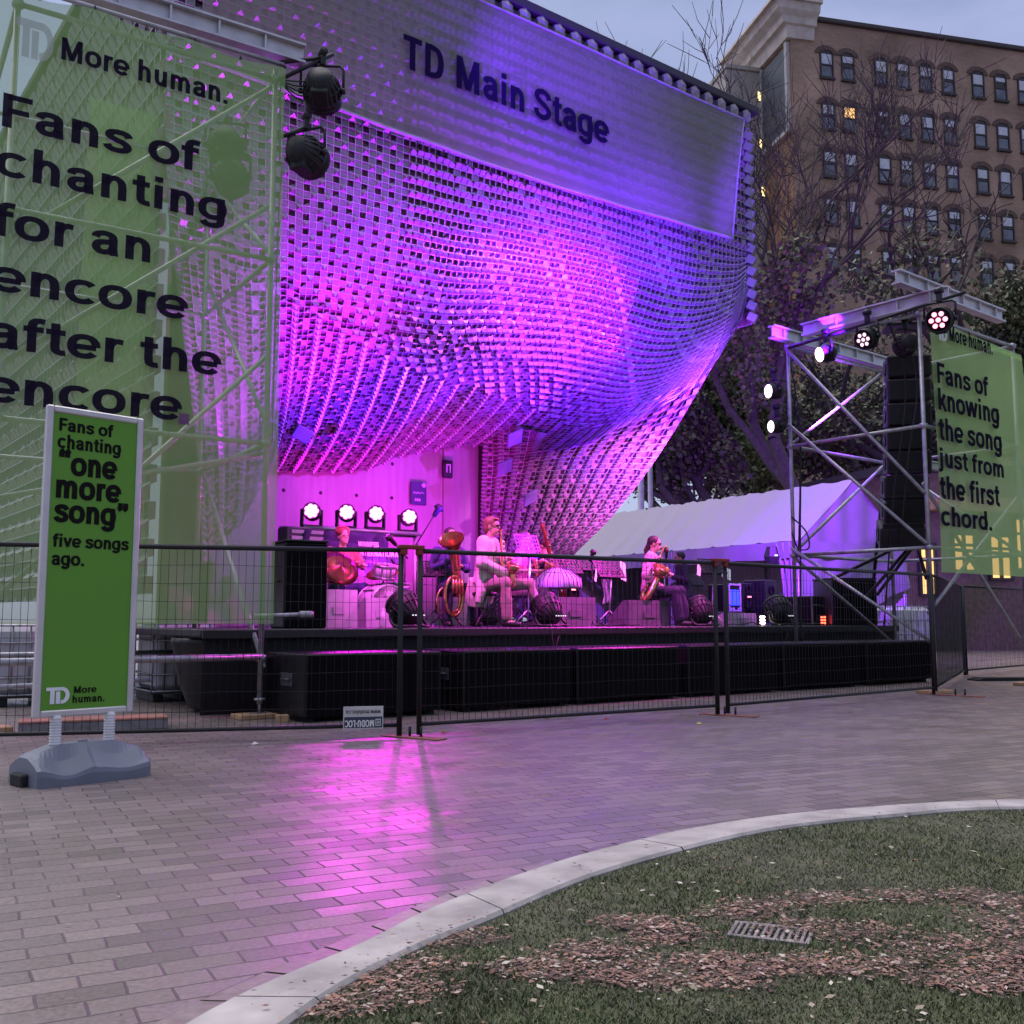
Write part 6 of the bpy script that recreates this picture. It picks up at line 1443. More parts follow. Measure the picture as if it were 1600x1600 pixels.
def sax(name, lab, pr_, mouth, low, bell, bell_d, s=1.0, cat='saxophone'):
    """conical tube from the mouthpiece down to the bow and up to the flared bell (points in the player's space)"""
    M = RM[pr_.name]; o = root(name, lab, cat, (M @ V(mouth))[:], pr_.rotation_euler[2], 'wind instruments of the band'); off = V(mouth)
    mo, lo, be = V(mouth) - off, V(low) - off, V(bell) - off; up = (mo - lo).normalized(); fw = (be - lo); fw = (fw - up * fw.dot(up)).normalized()
    top = lo + up * ((mo - lo).length * .92) + fw * .02
    T = MB(); T.path(cr([mo, mo + V((.05, 0, .02)) * s, top + up * .07 * s, top], 6), [.010 * s + .006 * s * i / 18 for i in range(19)], 8); nk = T.build('neck', brass, o)
    T = MB(); T.path([mo - V((.05, 0, .0)) * s, mo], [.010 * s, .014 * s], 8); T.build('mouthpiece', black, nk)
    pts = cr([top, top.lerp(lo, .5), lo + up * .10 * s, lo + fw * .06 * s - up * .02 * s, lo + fw * .13 * s + up * .08 * s, be], 7); N = len(pts)
    rad = [(.016 + .030 * i / N) * s for i in range(N)]; fl = V(bell_d).normalized()
    pts += [be + fl * .05 * s, be + fl * .10 * s, be + fl * .13 * s]; rad += [.060 * s, .085 * s, .115 * s]
    T = MB(); T.path(pts, rad, 16, caps=False); b_ = T.build('body', brass, o)
    T = MB(); T.path([be + fl * .125 * s, be + fl * .02 * s, be - fl * .1 * s], [.108 * s, .05 * s, .03 * s], 16, caps=True); T.build('bell_inside', mat('brass_dark', (.42, .20, .09), .3, .8), b_)
    T = MB()
    for i in range(9):
        p = top.lerp(lo, .12 + .8 * i / 9); sd = up.cross(fw)
        for q in (-1, 1): T.lathe([(.0, .012), (.022 * s, .010), (.022 * s, 0)], 10, T=Matrix.Translation(p + (fw * .8 + sd * .5 * q).normalized() * (.034 + .012 * i / 9) * s) @ (fw * .8 + sd * .5 * q).to_track_quat('Z', 'Y').to_matrix().to_4x4())
    for q in (-1, 1): sd = up.cross(fw); T.path([top.lerp(lo, .1) + sd * .035 * q * s + fw * .03 * s, top.lerp(lo, .92) + sd * .045 * q * s + fw * .04 * s], .005 * s, 5)
    T.build('key', mat('key_silver', (.75, .55, .50), .25, .9), b_); return o
cream = mat('cream_knit', (.62, .52, .48), .85, var=.12, scale=10, bump=1.0); white_s = mat('white_shirt', (.78, .75, .74), .8, var=.06, bump=.9); khaki = mat('khaki_cloth', (.26, .19, .17), .85, var=.15, bump=.9); magenta_s = mat('pink_shirt', (.70, .18, .42), .8, var=.12, bump=.9)
denim = mat('indigo_cloth', (.045, .045, .15), .85, var=.25, bump=.9); navy = mat('navy_cloth', (.02, .02, .045), .85, var=.3, bump=.9); blackc = mat('black_cloth', (.012, .011, .013), .85); shades = mat('sunglass_black', (.008, .007, .008), .12)
shoe_w = mat('white_shoe', (.66, .62, .60), .6); shoe_b = mat('black_shoe', (.018, .016, .016), .4)
# floral cloth
flo = bpy.data.materials.new('floral_cloth'); flo.use_nodes = True; n = flo.node_tree; b_ = n.nodes['Principled BSDF']
t = n.nodes.new('ShaderNodeTexCoord'); vz = n.nodes.new('ShaderNodeTexVoronoi'); vz.inputs['Scale'].default_value = 22; n.links.new(t.outputs['Object'], vz.inputs['Vector'])
r = n.nodes.new('ShaderNodeValToRGB'); r.color_ramp.elements[0].position = .25; r.color_ramp.elements[0].color = (.20, .06, .12, 1); r.color_ramp.elements[1].position = .42; r.color_ramp.elements[1].color = (.62, .42, .50, 1)
n.links.new(vz.outputs['Distance'], r.inputs[0]); n.links.new(r.outputs[0], b_.inputs['Base Color']); b_.inputs['Roughness'].default_value = .8
# 1 seated saxophonist in the cream jacket
pp = sp(757, .95); A = -.30
J = seated(lean=.03, wrl=(.30, .02, .86), wrr=(.30, -.04, .66), elr=(.05, -.27, .80), ell=(.08, .24, .84), knl=(.50, .34, .55), anl=(.62, .38, .08), tol=(.80, .40, .035), knr=(.34, -.20, .55), anr=(.36, -.20, .08), tor=(.53, -.24, .035))
p1_ = person('seated saxophonist in a cream jacket, sunglasses and light brown hair, playing a saxophone', pp, A, J, dict(tops=[('shirt', white_s, 'short', dict(inf=.012)), ('jacket', cream, 'long', dict(inf=.035, tail=.30))], front=white_s, legs=(khaki, .12), shoes=shoe_b), (.50, .30, .24), (.17, .10, .05), 'fringe', shades, 1.07, (0, .05))
stool(pp, A, 'black stool under the saxophonist in the cream jacket')
sax('tenor_saxophone', 'red gold saxophone held by the seated man in sunglasses', p1_, (.215, .0, 1.295), (.28, -.02, .50), (.40, -.03, .72), (.35, -.25, 1), .95)
# 2 musician in pink behind him
pp = sp(808, 1.55); A = -.15
J = seated(lean=.05, wrl=(.33, .05, .95), wrr=(.33, -.08, .80))
p2_ = person('musician in a bright pink shirt and khaki trousers, face hidden behind the large music stand', pp, A, J, dict(tops=[('shirt', magenta_s, 'short')], legs=(khaki, .2), shoes=shoe_w), (.52, .30, .24), (.04, .02, .02), 'short', None, 1.0)
stool(pp, A, 'stool under the musician in the pink shirt')
sax('alto_saxophone', 'red gold saxophone half hidden behind the large music stand', p2_, (.20, 0, 1.20), (.33, -.02, .62), (.45, -.04, .82), (.4, -.2, 1), .8)
# 3 bassoon player
pp = sp(858, 2.3); A = 2.7
J = seated(lean=.03, wrl=(.24, .12, 1.12), ell=(.10, .28, .95), hdl=(.4, -.5, .7), wrr=(.26, -.10, .74))
p3_ = person('dark haired musician behind the large music stand with one bare raised hand', pp, A, J, dict(tops=[('shirt', navy, 'short')], legs=(denim, .1), shoes=shoe_b), (.52, .30, .25), (.035, .02, .018), 'short', None, 1.0)
stool(pp, A, 'stool under the bassoon player')
o = root('bassoon', 'tall red brown bassoon rising above the large music stand', 'bassoon', ST.p(0, 0, 0), ST.rz, 'wind instruments of the band')
I = RM[o.name].inverted(); a = ST.px(878, 935, 1.9); e = ST.px(847, 818, 2.05); wood = mat('maple_red', (.20, .035, .022), .25, var=.3); a, e = V((a.x, 1.9, a.z)), V((e.x, 2.05, e.z))
T = MB(); T.path([a, a.lerp(e, .5), e.lerp(a, .06), e], [.042, .038, .03, .036], 12); b_ = T.build('joint', wood, o)
T = MB(); s_ = V((.06, 0, .02)); T.path([a + s_, a.lerp(e, .45) + s_], [.03, .026], 10); T.build('wing_joint', wood, b_)
T = MB(); T.path(cr([a.lerp(e, .46) + s_, a.lerp(e, .55) + V((.10, -.02, .03)), a.lerp(e, .52) + V((.17, -.04, .0)), a.lerp(e, .48) + V((.2, -.05, -.04))], 5), .006, 6)
for i in range(8): T.lathe([(.02, 0), (.02, .01), (0, .012)], 8, T=Matrix.Translation(a.lerp(e, .1 + .1 * i) + V((0, -.04, 0))) @ Matrix.Rotation(math.pi / 2, 4, 'X'))
T.build('key', MATS['key_silver'], b_)
# 4 tuba player
pp = sp(700, 1.75); A = -1.1
J = seated(lean=.0, wrl=(.24, .10, .84), wrr=(.26, -.08, .92))
p4_ = person('tuba player in dark blue clothes sitting behind a big brass horn', pp, A, J, dict(tops=[('shirt', denim, 'long')], legs=(navy, .15), shoes=shoe_b), (.5, .28, .22), (.03, .018, .015), 'short', None, 1.0)
stool(pp, A, 'stool under the tuba player')
tu = root('tuba', 'big brass tuba with its flared bell tilted above the seated band', 'tuba', sp(702, 1.35), ST.rz, 'wind instruments of the band')
I = RM[tu.name].inverted()
def tp(px, py, b):
    g = ST.px(px, py, b); return I @ ST.p(g.x, b, g.z)
T = MB(); bp_ = cr([tp(718, 932, 1.42), tp(716, 912, 1.42), tp(713, 893, 1.40), tp(711, 876, 1.38), tp(709, 860, 1.34), tp(705, 842, 1.26)], 5)
rr = [.040 + .04 * (i / 19) for i in range(20)] + [.086, .096, .110, .132, .158, .182]
T.path(bp_, rr, 24, caps=False); tb_ = T.build('bell', brass, tu)
T = MB(); T.path(bp_[14:26], [max(.02, r_ - .012) for r_ in rr[14:26]], 24, caps=False); T.build('bell_inside', MATS['brass_dark'], tb_)
T = MB()
for k, (ox, oz, rx, rz2) in enumerate(((.10, .42, .15, .27), (.13, .40, .10, .20), (.08, .36, .20, .20))):
    c = I @ ST.p(ST.px(700, 968, 1.3).x, 1.3 + .05 * k, SZ); T.path([c + V((ox + rx * math.cos(i * math.pi / 12), .0, oz + rz2 * math.sin(i * math.pi / 12))) for i in range(25)], .024 - .004 * k, 8, caps=False)
for k in range(4): c = I @ ST.p(ST.px(706, 968, 1.25).x + .05 * k, 1.22, SZ + .45); T.tube(c, c + V((0, 0, .2)), .018)
T.build('tubing', brass, tu)
# 5 woman with the baritone saxophone
pp = sp(1016, .95); A = -.25
J = seated(lean=.02, wrl=(.26, -.02, .80), wrr=(.14, -.16, .62), elr=(-.02, -.28, .78), ell=(.08, .24, .82), knl=(.46, .10, .54), anl=(.52, .12, .08), tol=(.68, .13, .035), knr=(.40, -.16, .54), anr=(.46, -.12, .08), tor=(.62, -.14, .035))
p5_ = person('woman in a pink floral jacket and glasses with tied dark hair, playing a large saxophone', pp, A, J, dict(tops=[('top', blackc, 'short', dict(inf=.012)), ('jacket', flo, 'long', dict(inf=.032))], front=blackc, legs=(navy, .55), shoes=shoe_b), (.60, .38, .30), (.03, .018, .015), 'tied', mat('glasses_rim', (.10, .06, .07), .2), .99, (0, .08))
stool(pp, A, 'black stool under the woman in the floral jacket')
sax('baritone_saxophone', 'large red gold saxophone slanting across the woman in the floral jacket', p5_, (.21, -.01, 1.19), (-.10, -.30, .42), (.16, -.30, .74), (.45, -.35, .9), 1.25)
# 6 musician behind her
pp = sp(1072, 1.75); A = 3.3
J = seated(lean=.06, head=(.12, 0, 1.22))
p6_ = person('musician in dark clothes leaning low behind the woman with the large saxophone', pp, A, J, dict(tops=[('shirt', navy, 'long')], legs=(navy, .3), shoes=shoe_b), (.45, .22, .18), (.02, .012, .012), 'short', None, .93)
stool(pp, A, 'stool under the musician in dark clothes')
# 7 drummer
pp = sp(530, 2.75); A = -1.0
J = seated(lean=.04, wrl=(.34, .16, .86), ell=(.12, .30, .84), wrr=(.34, -.14, .84), hdl=(.9, .1, .1), hdr=(.9, -.1, .1))
p7_ = person('drummer with curly reddish hair sitting behind the tilted cymbal', pp, A, J, dict(tops=[('shirt', mat('coral_shirt', (.55, .16, .16), .8), 'short')], legs=(denim, .1), shoes=shoe_w), (.58, .34, .28), (.28, .06, .05), 'curly', None, 1.0)
stool(pp, A, 'stool under the drummer')
for k, s in enumerate(('l', 'r')):
    w = RM[p7_.name] @ V(J['wr' + s]); d = (RM[p7_.name].to_3x3() @ V((.9, .25 if k else -.25, .12))).normalized()
    o = root('drum_stick', ['raised pale drum stick in the left hand of the drummer', 'pale drum stick in the right hand of the drummer'][k], 'drum stick', w); T = MB(); T.path([d * -.02, d * .36, d * .40], [.009, .006, .008], 6); T.build('stick', mat('stick_pale', (.7, .6, .5), .5), o)
# ================================================================ site fence
fblk = mat('fence_black', (.012, .012, .014), .5, .2, var=.4); forange = mat('fence_base_orange', (.23, .085, .06), .75, var=.35, scale=12)
FH = 1.60
def fence_panel(A, B, lab, hA=FH, gap=.03, dx=.062, dz=.15, mesh2=None):
    A, B = V(A), V(B); d = (B - A); L = d.length; rz = math.atan2(d.y, d.x); o = root('mesh_fence', lab, 'fence', (A.x, A.y, 0), rz, 'temporary mesh fences'); z0 = .10; z1 = hA
    T = MB(); r = .021
    T.path([(gap, 0, z1), (L - gap, 0, z1)], r, 8); T.path([(gap, 0, z0), (L - gap, 0, z0)], r * .8, 8); T.build('rail', fblk, o)
    for x in (gap, L - gap): T = MB(); T.path([(x, 0, .012), (x, 0, z1 + .01)], .024, 8); T.build('post', fblk, o)
    T = MB(); w = .0024
    n = int((L - 2 * gap) / dx)
    for i in range(1, n):
        x = gap + (L - 2 * gap) * i / n; y = .004 * math.sin(i * 1.7); T.path([(x, y, z0), (x + .006 * math.sin(i * 2.3), y + .004, (z0 + z1) / 2), (x, y, z1)], w, 4)
    m = int((z1 - z0) / dz)
    for i in range(1, m):
        z = z0 + (z1 - z0) * i / m; T.path([(gap + (L - 2 * gap) * k / 10, .006, z + .006 * math.sin(k * 1.9 + i)) for k in range(11)], w, 4)
    T.build('wire_mesh', fblk, o); return o
def fence_base(p, lab, rz, L=.62):
    o = root('fence_ballast', lab, 'fence weight', (p.x, p.y, 0), rz, 'flat weights under the fence'); T = MB(); T.box((0, 0, .006), (L, .13, .012), b=.003); T.build('plate', forange, o)
    T = MB()
    for s in (-1, 1): T.tube((s * .06, .03, .012), (s * .06, .03, .09), .012)
    T.build('peg', fblk, o)
F0 = gp(-150, 1172); F1 = gp(640, 1151); F2 = gp(1130, 1117); F3 = gp(1461, 1086)
fence_panel(F0, F1 - (F1 - F0).normalized() * .06, 'black mesh fence panel behind the green sign stand')
fence_panel(F1 + (F2 - F1).normalized() * .06, F2 - (F2 - F1).normalized() * .05, 'black mesh fence panel in front of the seated musicians')
fence_panel(F2 + (F3 - F2).normalized() * .05, F3, 'black mesh fence panel in front of the right end of the stage')
for p, lab, r in ((F1, 'orange base plate at the first pair of fence posts', .05), (F2, 'orange base plate at the second pair of fence posts', .0), (F3 + V((.2, -.1, 0)), 'orange base plate at the fence corner', -.1)):
    fence_base(p + V((.04, -.1, 0)), lab, -.62 + r)
# red clamps on the post pairs
for p, lab in ((F1, 'red clip joining the first pair of fence posts'), (F2, 'red clip joining the second pair of fence posts')):
    o = root('fence_clip', lab, 'fence clip', (p.x, p.y, FH + .03), math.atan2((F2 - F1).y, (F2 - F1).x), 'fence clips'); T = MB(); T.box((0, 0, 0), (.23, .07, .035), b=.006)
    for s in (-1, 1): T.box((s * .075, 0, -.04), (.055, .06, .06), b=.01)
    T.build('clip', mat('clip_red', (.22, .02, .02), .6), o)
# panel with dark netting turning back, and the panel at the far right
F4 = gp(1508, 1056); F5 = gp(1680, 1040)
fp = fence_panel(F3 + V((.03, .05, 0)), F4, 'fence panel covered with dark netting, turned back at the right scaffold', hA=FH + .0)
d4 = (F4 - F3); T = MB(); T.sheet(lambda u, v: V((.03 + (d4.length - .06) * u, -.02 - .012 * math.sin(u * 12 + v * 5), .10 + 1.46 * v)), 16, 12); T.build('netting', sheer('net_dark', (.05, .055, .06), .62, back=.3), fp)
fence_panel(F4 + V((.04, .04, 0)), F5, 'black mesh fence panel at the right edge below the green banner')
T = MB(); o = root('ground_ramp', 'flat dark cable ramp lying at the right edge beside the fence', 'cable ramp', gp(1590, 1062), .12); T.prism([(-.9, 0), (.9, 0), (.9, .02), (.8, .05), (-.8, .05), (-.9, .02)], .35, Matrix.Rotation(math.pi / 2, 4, 'X')); T.build('ramp', mat('rubber_black', (.01, .01, .01), .9), o)
# maker's plate, hung upside down on the fence
d_ = (F1 - F0).normalized(); FF = Fr(F0, (d_.x, d_.y)); a = FF.px(536, 1140, -.03); e = FF.px(599, 1103, -.03); cx, cz = (a.x + e.x) / 2, (a.z + e.z) / 2; w, h = e.x - a.x, e.z - a.z
o = root('fence_plate', 'small fence maker plate hung upside down low on the fence beside the first posts', 'sign', FF.p(cx, -.03, cz), FF.rz + .0)
MU = Matrix.Rotation(math.pi - .0, 4, 'Y')
T = MB(); T.box((0, 0, 0), (w, .006, h), b=.002); pl_ = T.build('plate', mat('plate_pale', (.60, .57, .52), .6), o)
T = MB(); T.box((0, -.004, -h * .22), (w * .94, .004, h * .46)); T.build('dark_band', mat('plate_navy', (.03, .04, .07), .5), pl_) if False else None
T = MB(); T.box((0, -.004, -h * .20), (w * .95, .004, h * .48)); T.build('dark_band', mat('plate_navy', (.03, .04, .07), .5), pl_)
T = MB(MU); text(T, 'MODU|LOC', -w * .27, w * .46, h * .06 + .008, h * .30, y=0, weight=1.0); T.v = [(x, -.0065 - abs(y) * .6, z) for x, y, z in T.v]; T.build('maker_name', mat('plate_white', (.75, .74, .70), .6), pl_)
T = MB(MU); T.box((-w * .37, 0, h * .21), (w * .13, .004, h * .30)); T.v = [(x, -.007 - (y + .002) * .3, z) for x, y, z in T.v]; pm_ = T.build('emblem', MATS['plate_white'], pl_)
T = MB(MU); T.box((-w * .37, 0, h * .21), (w * .095, .004, h * .22)); T.v = [(x, -.0095 - (y + .002) * .3, z) for x, y, z in T.v]; T.build('emblem_inset', MATS['plate_navy'], pl_)
T = MB(MU); text(T, 'II', -w * .40, -w * .345, h * .14, h * .13); T.v = [(x, -.0115 - abs(y) * .3, z) for x, y, z in T.v]; T.build('emblem_mark', MATS['plate_white'], pl_)
T = MB(MU); text(T, 'www.moduloc.ca', -w * .43, w * .43, -h * .33, h * .19, weight=.75); T.v = [(x, -.004 - abs(y) * .6, z) for x, y, z in T.v]; T.build('web_address', mat('plate_ink', (.02, .02, .025), .6), pl_)
# ================================================================ the green sign stand
b0 = gp(62, 1217); bl = atY(52, 1123, 6.35); br = atY(208, 1111, 6.83)
SG_ = Fr(V((bl.x, bl.y, 0)), (br.x - bl.x, br.y - bl.y)); W = (V((br.x, br.y, 0)) - V((bl.x, bl.y, 0))).length
zt = SG_.px(81, 632).z; zb = SG_.px(52, 1123).z
sign = root('sign_stand', 'tall green sign with a silver frame about one more song, on a grey plastic base', 'sign', SG_.p(W / 2, .02, 0), SG_.rz)
fr_m = mat('sign_frame_silver', (.58, .55, .54), .4, .45, var=.1); gface = mat('sign_green', (.11, .315, .018), .55, var=.06, scale=1.5)
fw = .042
T = MB()
for s in (-1, 1): T.box((s * (W / 2 - fw / 2), 0, (zt + zb) / 2), (fw, .045, zt - zb), b=.008)
for z in (zt - fw / 2, zb + fw / 2): T.box((0, 0, z), (W - 2 * fw, .043, fw), b=.008)
T.build('frame', fr_m, sign)
T = MB(); T.box((0, .0, (zt + zb) / 2), (W - 2 * fw + .01, .02, zt - zb - 2 * fw + .01)); fc_ = T.build('poster', gface, sign)
ik = mat('sign_ink', (.012, .011, .010), .9, spec=.1)
def sgx(px, py): q = SG_.px(px, py, 0); return q.x - W / 2, q.z
def sline(T, s_, p0, p1, ptop, w=1.0):
    T = MB()
    a, za = sgx(*p0); b, zb2 = sgx(*p1); c, zc3 = sgx(p0[0], ptop); text(T, s_, a, b, (za + zb2) / 2, zc3 - za, y=-.011, weight=w); T.build('text_line', ik, fc_)
T = MB()
sline(T, 'Fans of', (93, 672), (176, 683), 652, .95); sline(T, 'chanting', (92, 699), (189, 711), 677, .95)
sline(T, '“one', (93, 743), (181, 747), 704, 1.05); sline(T, 'more', (88, 780), (187, 783), 741, 1.05); sline(T, 'song”', (87, 818), (199, 820), 780, 1.05)
sline(T, 'five songs', (84, 856), (201, 858), 835, .95); sline(T, 'ago.', (82, 883), (132, 884), 861, .95)
sline(T, 'More', (116, 1083), (151, 1082), 1073 - 1, .8); sline(T, 'human.', (114, 1098), (164, 1096), 1087 - 1, .8)
a, z0 = sgx(72, 1101); b, z1 = sgx(110, 1073); T = MB(); logo(T, a, b, z0, z1, y=-.011); T.build('emblem', mat('sign_white', (.80, .80, .80), .5), fc_)
for s in (-.27, .27):
    T = MB(); prof = []
    for i in range(12): z = .19 + (zb - .19) * i / 12; q = (zb - .19) / 12; prof += [(.030, z), (.036, z + q * .3), (.036, z + q * .6), (.030, z + q * .95)]
    T.lathe(prof + [(.03, zb + .01)], 16, T=Matrix.Translation((s * W * 1.0, 0, 0))); T.build('spring_leg', mat('spring_white', (.72, .71, .70), .4), sign)
base_m = mat('base_plastic_grey', (.155, .17, .21), .48, var=.08, scale=4); bw_ = .74; bd = .47
def bsec(u):
    """cross-section of the water base at u in -1..1: list of (y, z)"""
    e = abs(u); h = .235 - .050 * max(0, e - .5) / .5 - .012 * e; d = bd / 2 * (1 - .10 * e ** 6); lip = .105 + .025 * math.cos(u * math.pi * 2.0) * (1 if u < 0 else .5)
    return [(-d, 0), (-d, lip * .55), (-d * .97, lip * .80), (-d * .80, lip * .98), (-d * .52, min(h - .02, lip + .06)), (-d * .26, h), (d * .26, h), (d * .52, min(h - .02, lip + .06)), (d * .80, lip * .98), (d * .97, lip * .80), (d, lip * .55), (d, 0)]
T = MB(); K_ = 28; vs = []
for i in range(K_ + 1):
    u = -1 + 2 * i / K_; x = bw_ / 2 * (u if abs(u) < .9 else math.copysign(.9 + (abs(u) - .9) * .8, u)); s_ = bsec(u); k = 1.0 if abs(u) < .97 else .95
    vs += [V((x, y * k, z * k)) for y, z in s_]
T.add(vs, [(i * 12 + k, i * 12 + k + 1, (i + 1) * 12 + k + 1, (i + 1) * 12 + k) for i in range(K_) for k in range(11)] + [tuple(range(12)), tuple(range(K_ * 12, K_ * 12 + 12))[::-1]], 0, False)
bs = T.build('water_base', base_m, sign)
T = MB(); T.box((-bw_ / 2 + .045 - .02, 0, .035), (.12, .17, .08), b=.01); T.build('handle_slot', mat('slot_dark', (.01, .01, .012), .8), bs)
T = MB(); T.lathe([(.03, .232), (.03, .243), (.0, .244)], 12); T.build('filler_cap', base_m, bs)
# ================================================================ things behind the fence on the left
toteg = 'white liquid totes'
def tote(lab, p, rz, w, d, h, z0=.14):
    o = root('liquid_tote', lab, 'tote', p, rz, toteg); T = MB(); T.box((0, 0, z0 + h / 2), (w, d, h), b=.06); T.build('bottle', mat('tote_white', (.60, .60, .64), .5, var=.08, scale=2), o)
    T = MB(); g = .012; e = .02
    for i in range(7):
        x = -w / 2 - e + (w + 2 * e) * i / 6
        for s in (-1, 1): T.tube((x, s * (d / 2 + e), z0 - .02), (x, s * (d / 2 + e), z0 + h + .02), g, 6)
    for i in range(5):
        z = z0 - .01 + (h + .02) * i / 4
        for s in (-1, 1): T.tube((-w / 2 - e, s * (d / 2 + e + .012), z), (w / 2 + e, s * (d / 2 + e + .012), z), g, 6); T.tube((s * (w / 2 + e + .012), -d / 2 - e, z), (s * (w / 2 + e + .012), d / 2 + e, z), g, 6)
    T.build('cage', galv, o)
    T = MB(); T.box((0, 0, z0 - .03), (w + .06, d + .06, .03))
    for s in (-1, 0, 1): T.box((s * w * .42, 0, .055), (.12, d, .11), b=.01)
    T.build('pallet', black, o); return o
q = gp(60, 1104); tote('white tote in a metal cage under the left half of the big green banner', V((q.x - .25, q.y + .55, 0)), LT.rz, 1.1, .95, .78)
q = gp(228, 1102); tote('white tote in a metal cage between the sign stand and the round black tub', V((q.x + .02, q.y + 1.0, 0)), LT.rz, .78, .9, .80)
q = RT.p(-.15, -.0, 0); g = ST.px(1412, 968, .6); tote('white tote in a metal cage behind the right scaffold front upright', ST.p(g.x, .9, SZ - .93 + .12), ST.rz, 1.35, .9, 1.0)
o = root('round_tub', 'large round black tub behind the fence at the left scaffold foot', 'tub', gp(334, 1116) + V((0, .45, 0)))
T = MB(); T.lathe([(0, .0), (.30, .0), (.40, .05), (.50, .30), (.56, .55), (.575, .72), (.60, .74), (.60, .80), (.57, .80), (.54, .62), (.0, .60)], 40); T.build('bowl', mat('tub_black', (.014, .011, .014), .45, var=.2), o)
o = root('ballast_slab', 'flat concrete slab with a reddish wooden top lying behind the green sign stand', 'slab', gp(140, 1142) + V((0, .1, 0)), .42)
T = MB(); T.box((0, 0, .045), (1.25, .35, .09), b=.008); c_ = T.build('block', mat('slab_concrete', (.22, .21, .21), .9, var=.25, scale=12), o); T = MB(); T.box((0, 0, .10), (1.25, .36, .02), b=.004); T.build('top_board', mat('red_board', (.36, .17, .12), .8, var=.2), c_)
o = root('scaffold_tube', 'loose horizontal grey tube across the left scaffold above the tub', 'tube', LT.p(-2.6, -.10, 0), LT.rz)
T = MB(); z = LT.px(300, 1028).z; T.tube((0, .03, z), (2.58, .03, z), .032); T.tube((0, .0, z - .22), (1.5, .02, z - .20), .02); T.build('tube', galv, o)
o = root('timber_pad', 'brown wooden block on the paving below the first subwoofer', 'timber pad', gp(441, 1128), .4); T = MB(); T.box((0, 0, .035), (.12, .1, .07), b=.006); T.build('plank', MATS['raw_timber'], o)
# bits on the paving
for k, (px, py, c, lab) in enumerate(((693, 1147, (.45, .10, .04), 'orange scrap on the paving just right of the first fence posts'), (1092, 1132, (.55, .48, .12), 'small yellow leaf on the paving left of the second fence posts'), (948, 1125, (.35, .06, .04), 'red leaf at the fence foot below the wedges'), (398, 1164, (.6, .58, .55), 'white scrap of paper on the paving below the round tub'))):
    o = root('litter_scrap', lab, 'scrap', gp(px, py)); T = MB(); T.add([(-.03, 0, .004), (.0, -.02, .006), (.035, .0, .012), (.0, .025, .02), (-.01, .0, .025)], [(0, 1, 4), (1, 2, 4), (2, 3, 4), (3, 0, 4), (0, 3, 2, 1)]); T.build('scrap', mat('scrap_%d' % k, c, .8), o)
# ================================================================ light of the stage lamps, and added beams
def sh(u, v): return RM[shell.name] @ ceil_fn(u, v)
for k, p in enumerate(WASH):      # four wash lamps on the rack, facing the square
    spot('wash_lamp_light', None, p + dirn(math.radians(-32 + 3 * k), 0, ST.rz) * .2, p + V((1.2 + .5 * k - 2.2, -9, -2.0)), (1., .0, .85), 62, 60, .6, .10)
tgt = [(CUB.p(1.9, .8, 5.6), (.62, .01, 1.), 1500, 66), (CUB.p(4.4, 1.6, 5.6), PURP, 3000, 66), (CUB.p(8.4, .9, 5.4), PURP, 2800, 64), (V((9.6, 31, 13.5)), (.34, .03, 1.), 4500, 40)]
for p, (t_, c, e, a) in zip(FLOOR, tgt): spot('floor_lamp_light', None, p + V((-.12, .22, .32)), t_, c, e, a, .7, .12)
# unseen spots added behind the band to tint the concrete wall
q = CUB.p(CUB.px(585, 800, WB).x, WB - 2.6, 1.4); spot('added_wall_light', None, q, CUB.p(CUB.px(600, 780, WB).x, WB, 3.6), (1., .0, .90), 330, 110, .8, .15)
q = CUB.p(CUB.px(700, 800, WB).x, WB - 2.4, 1.5); spot('added_wall_light', None, q, CUB.p(CUB.px(715, 780, WB).x, WB, 3.6), (.42, .02, 1.), 130, 80, .8, .15)
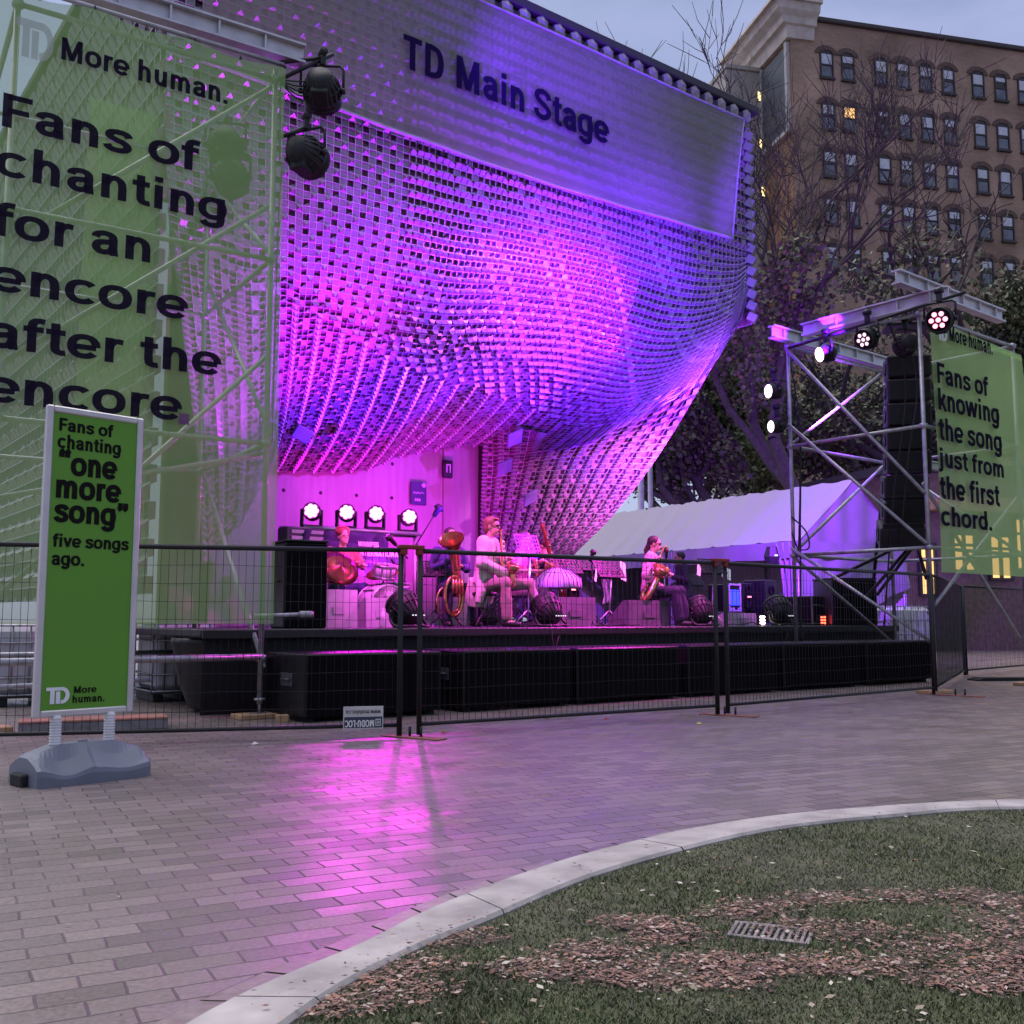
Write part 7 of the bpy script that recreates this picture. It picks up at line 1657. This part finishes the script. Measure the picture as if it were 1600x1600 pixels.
# scaffold lamps
spot('scaffold_spot_light', None, w1 + V((.25, .2, -.2)), ST.p(4.5, 1.6, 1.0), (1., .04, .85), 1900, 50, .5, .15)
spot('scaffold_spot_light', None, w2 + V((.25, .2, -.05)), CUB.p(9.0, 0, 6.0), PURP, 3600, 46, .6, .15)
spot('scaffold_spot_light', None, r1 + V((-.25, .0, -.1)), ST.p(5.2, 1.2, 1.0), (1., .05, .75), 1300, 60, .6, .12)
for k, (q_, r_) in enumerate(((1210, 611), (1214, 666))):
    g = RT.px(q_, r_, RD + .1); w = RT.p(g.x, RD + .1, g.z); spot('scaffold_spot_light', None, w + V((-.22, -.1, 0)), [CUB.p(9.3, .9, 3.5), ST.p(3.2, 1.0, 1.3)][k], [(1., .22, .95), (1., .03, .8)][k], [2600, 1000][k], [44, 55][k], 1.0, .12)

q = ST.p(ST.px(560, 968, 3.0).x, 2.6, 1.2); spot('added_curtain_light', None, q, ceil_fn and RM[shell.name] @ ceil_fn(.44, .93), (1., .05, .84), 260, 60, .8, .15)  # unseen spot added to brighten the lower curtain above the wall
g = onpl(1416, 538, RT.p(.1, 0, 0), RT.d); 

spot('scaffold_spot_light', None, r2 + V((-.3, .12, -.12)), CUB.p(5.4, 1.5, 5.7), (.44, .03, 1.), 3000, 70, 1.0, .1)  # beam added at the unlit lamp to fill the curtain violet
spot('scaffold_spot_light', None, r2 + V((-.3, .16, -.10)), CUB.p(7.4, .0, 7.0), PURP, 2000, 76, 1.0, .1)  # another added beam there, for the upper curtain
spot('scaffold_spot_light', None, r1 + V((.15, .55, -.15)), TF.p(-1.0, 3.0, 3.0), (.30, .04, 1.), 5200, 95, .8, .1)  # beam added behind the glaring lamp to tint the tent roof

spot('scaffold_spot_light', None, w1 + V((.42, .05, .12)), CUB.p(7.0, -.05, 10.8), PURP, 2600, 26, .8, .1)  # second beam added at the upper left lamp to tint the roof edge
spot('scaffold_spot_light', None, r2 + V((-.3, .05, -.06)), CUB.p(11.2, -.1, 8.8), PURP, 2000, 28, .8, .1)  # added beam tinting the right edge of the shell
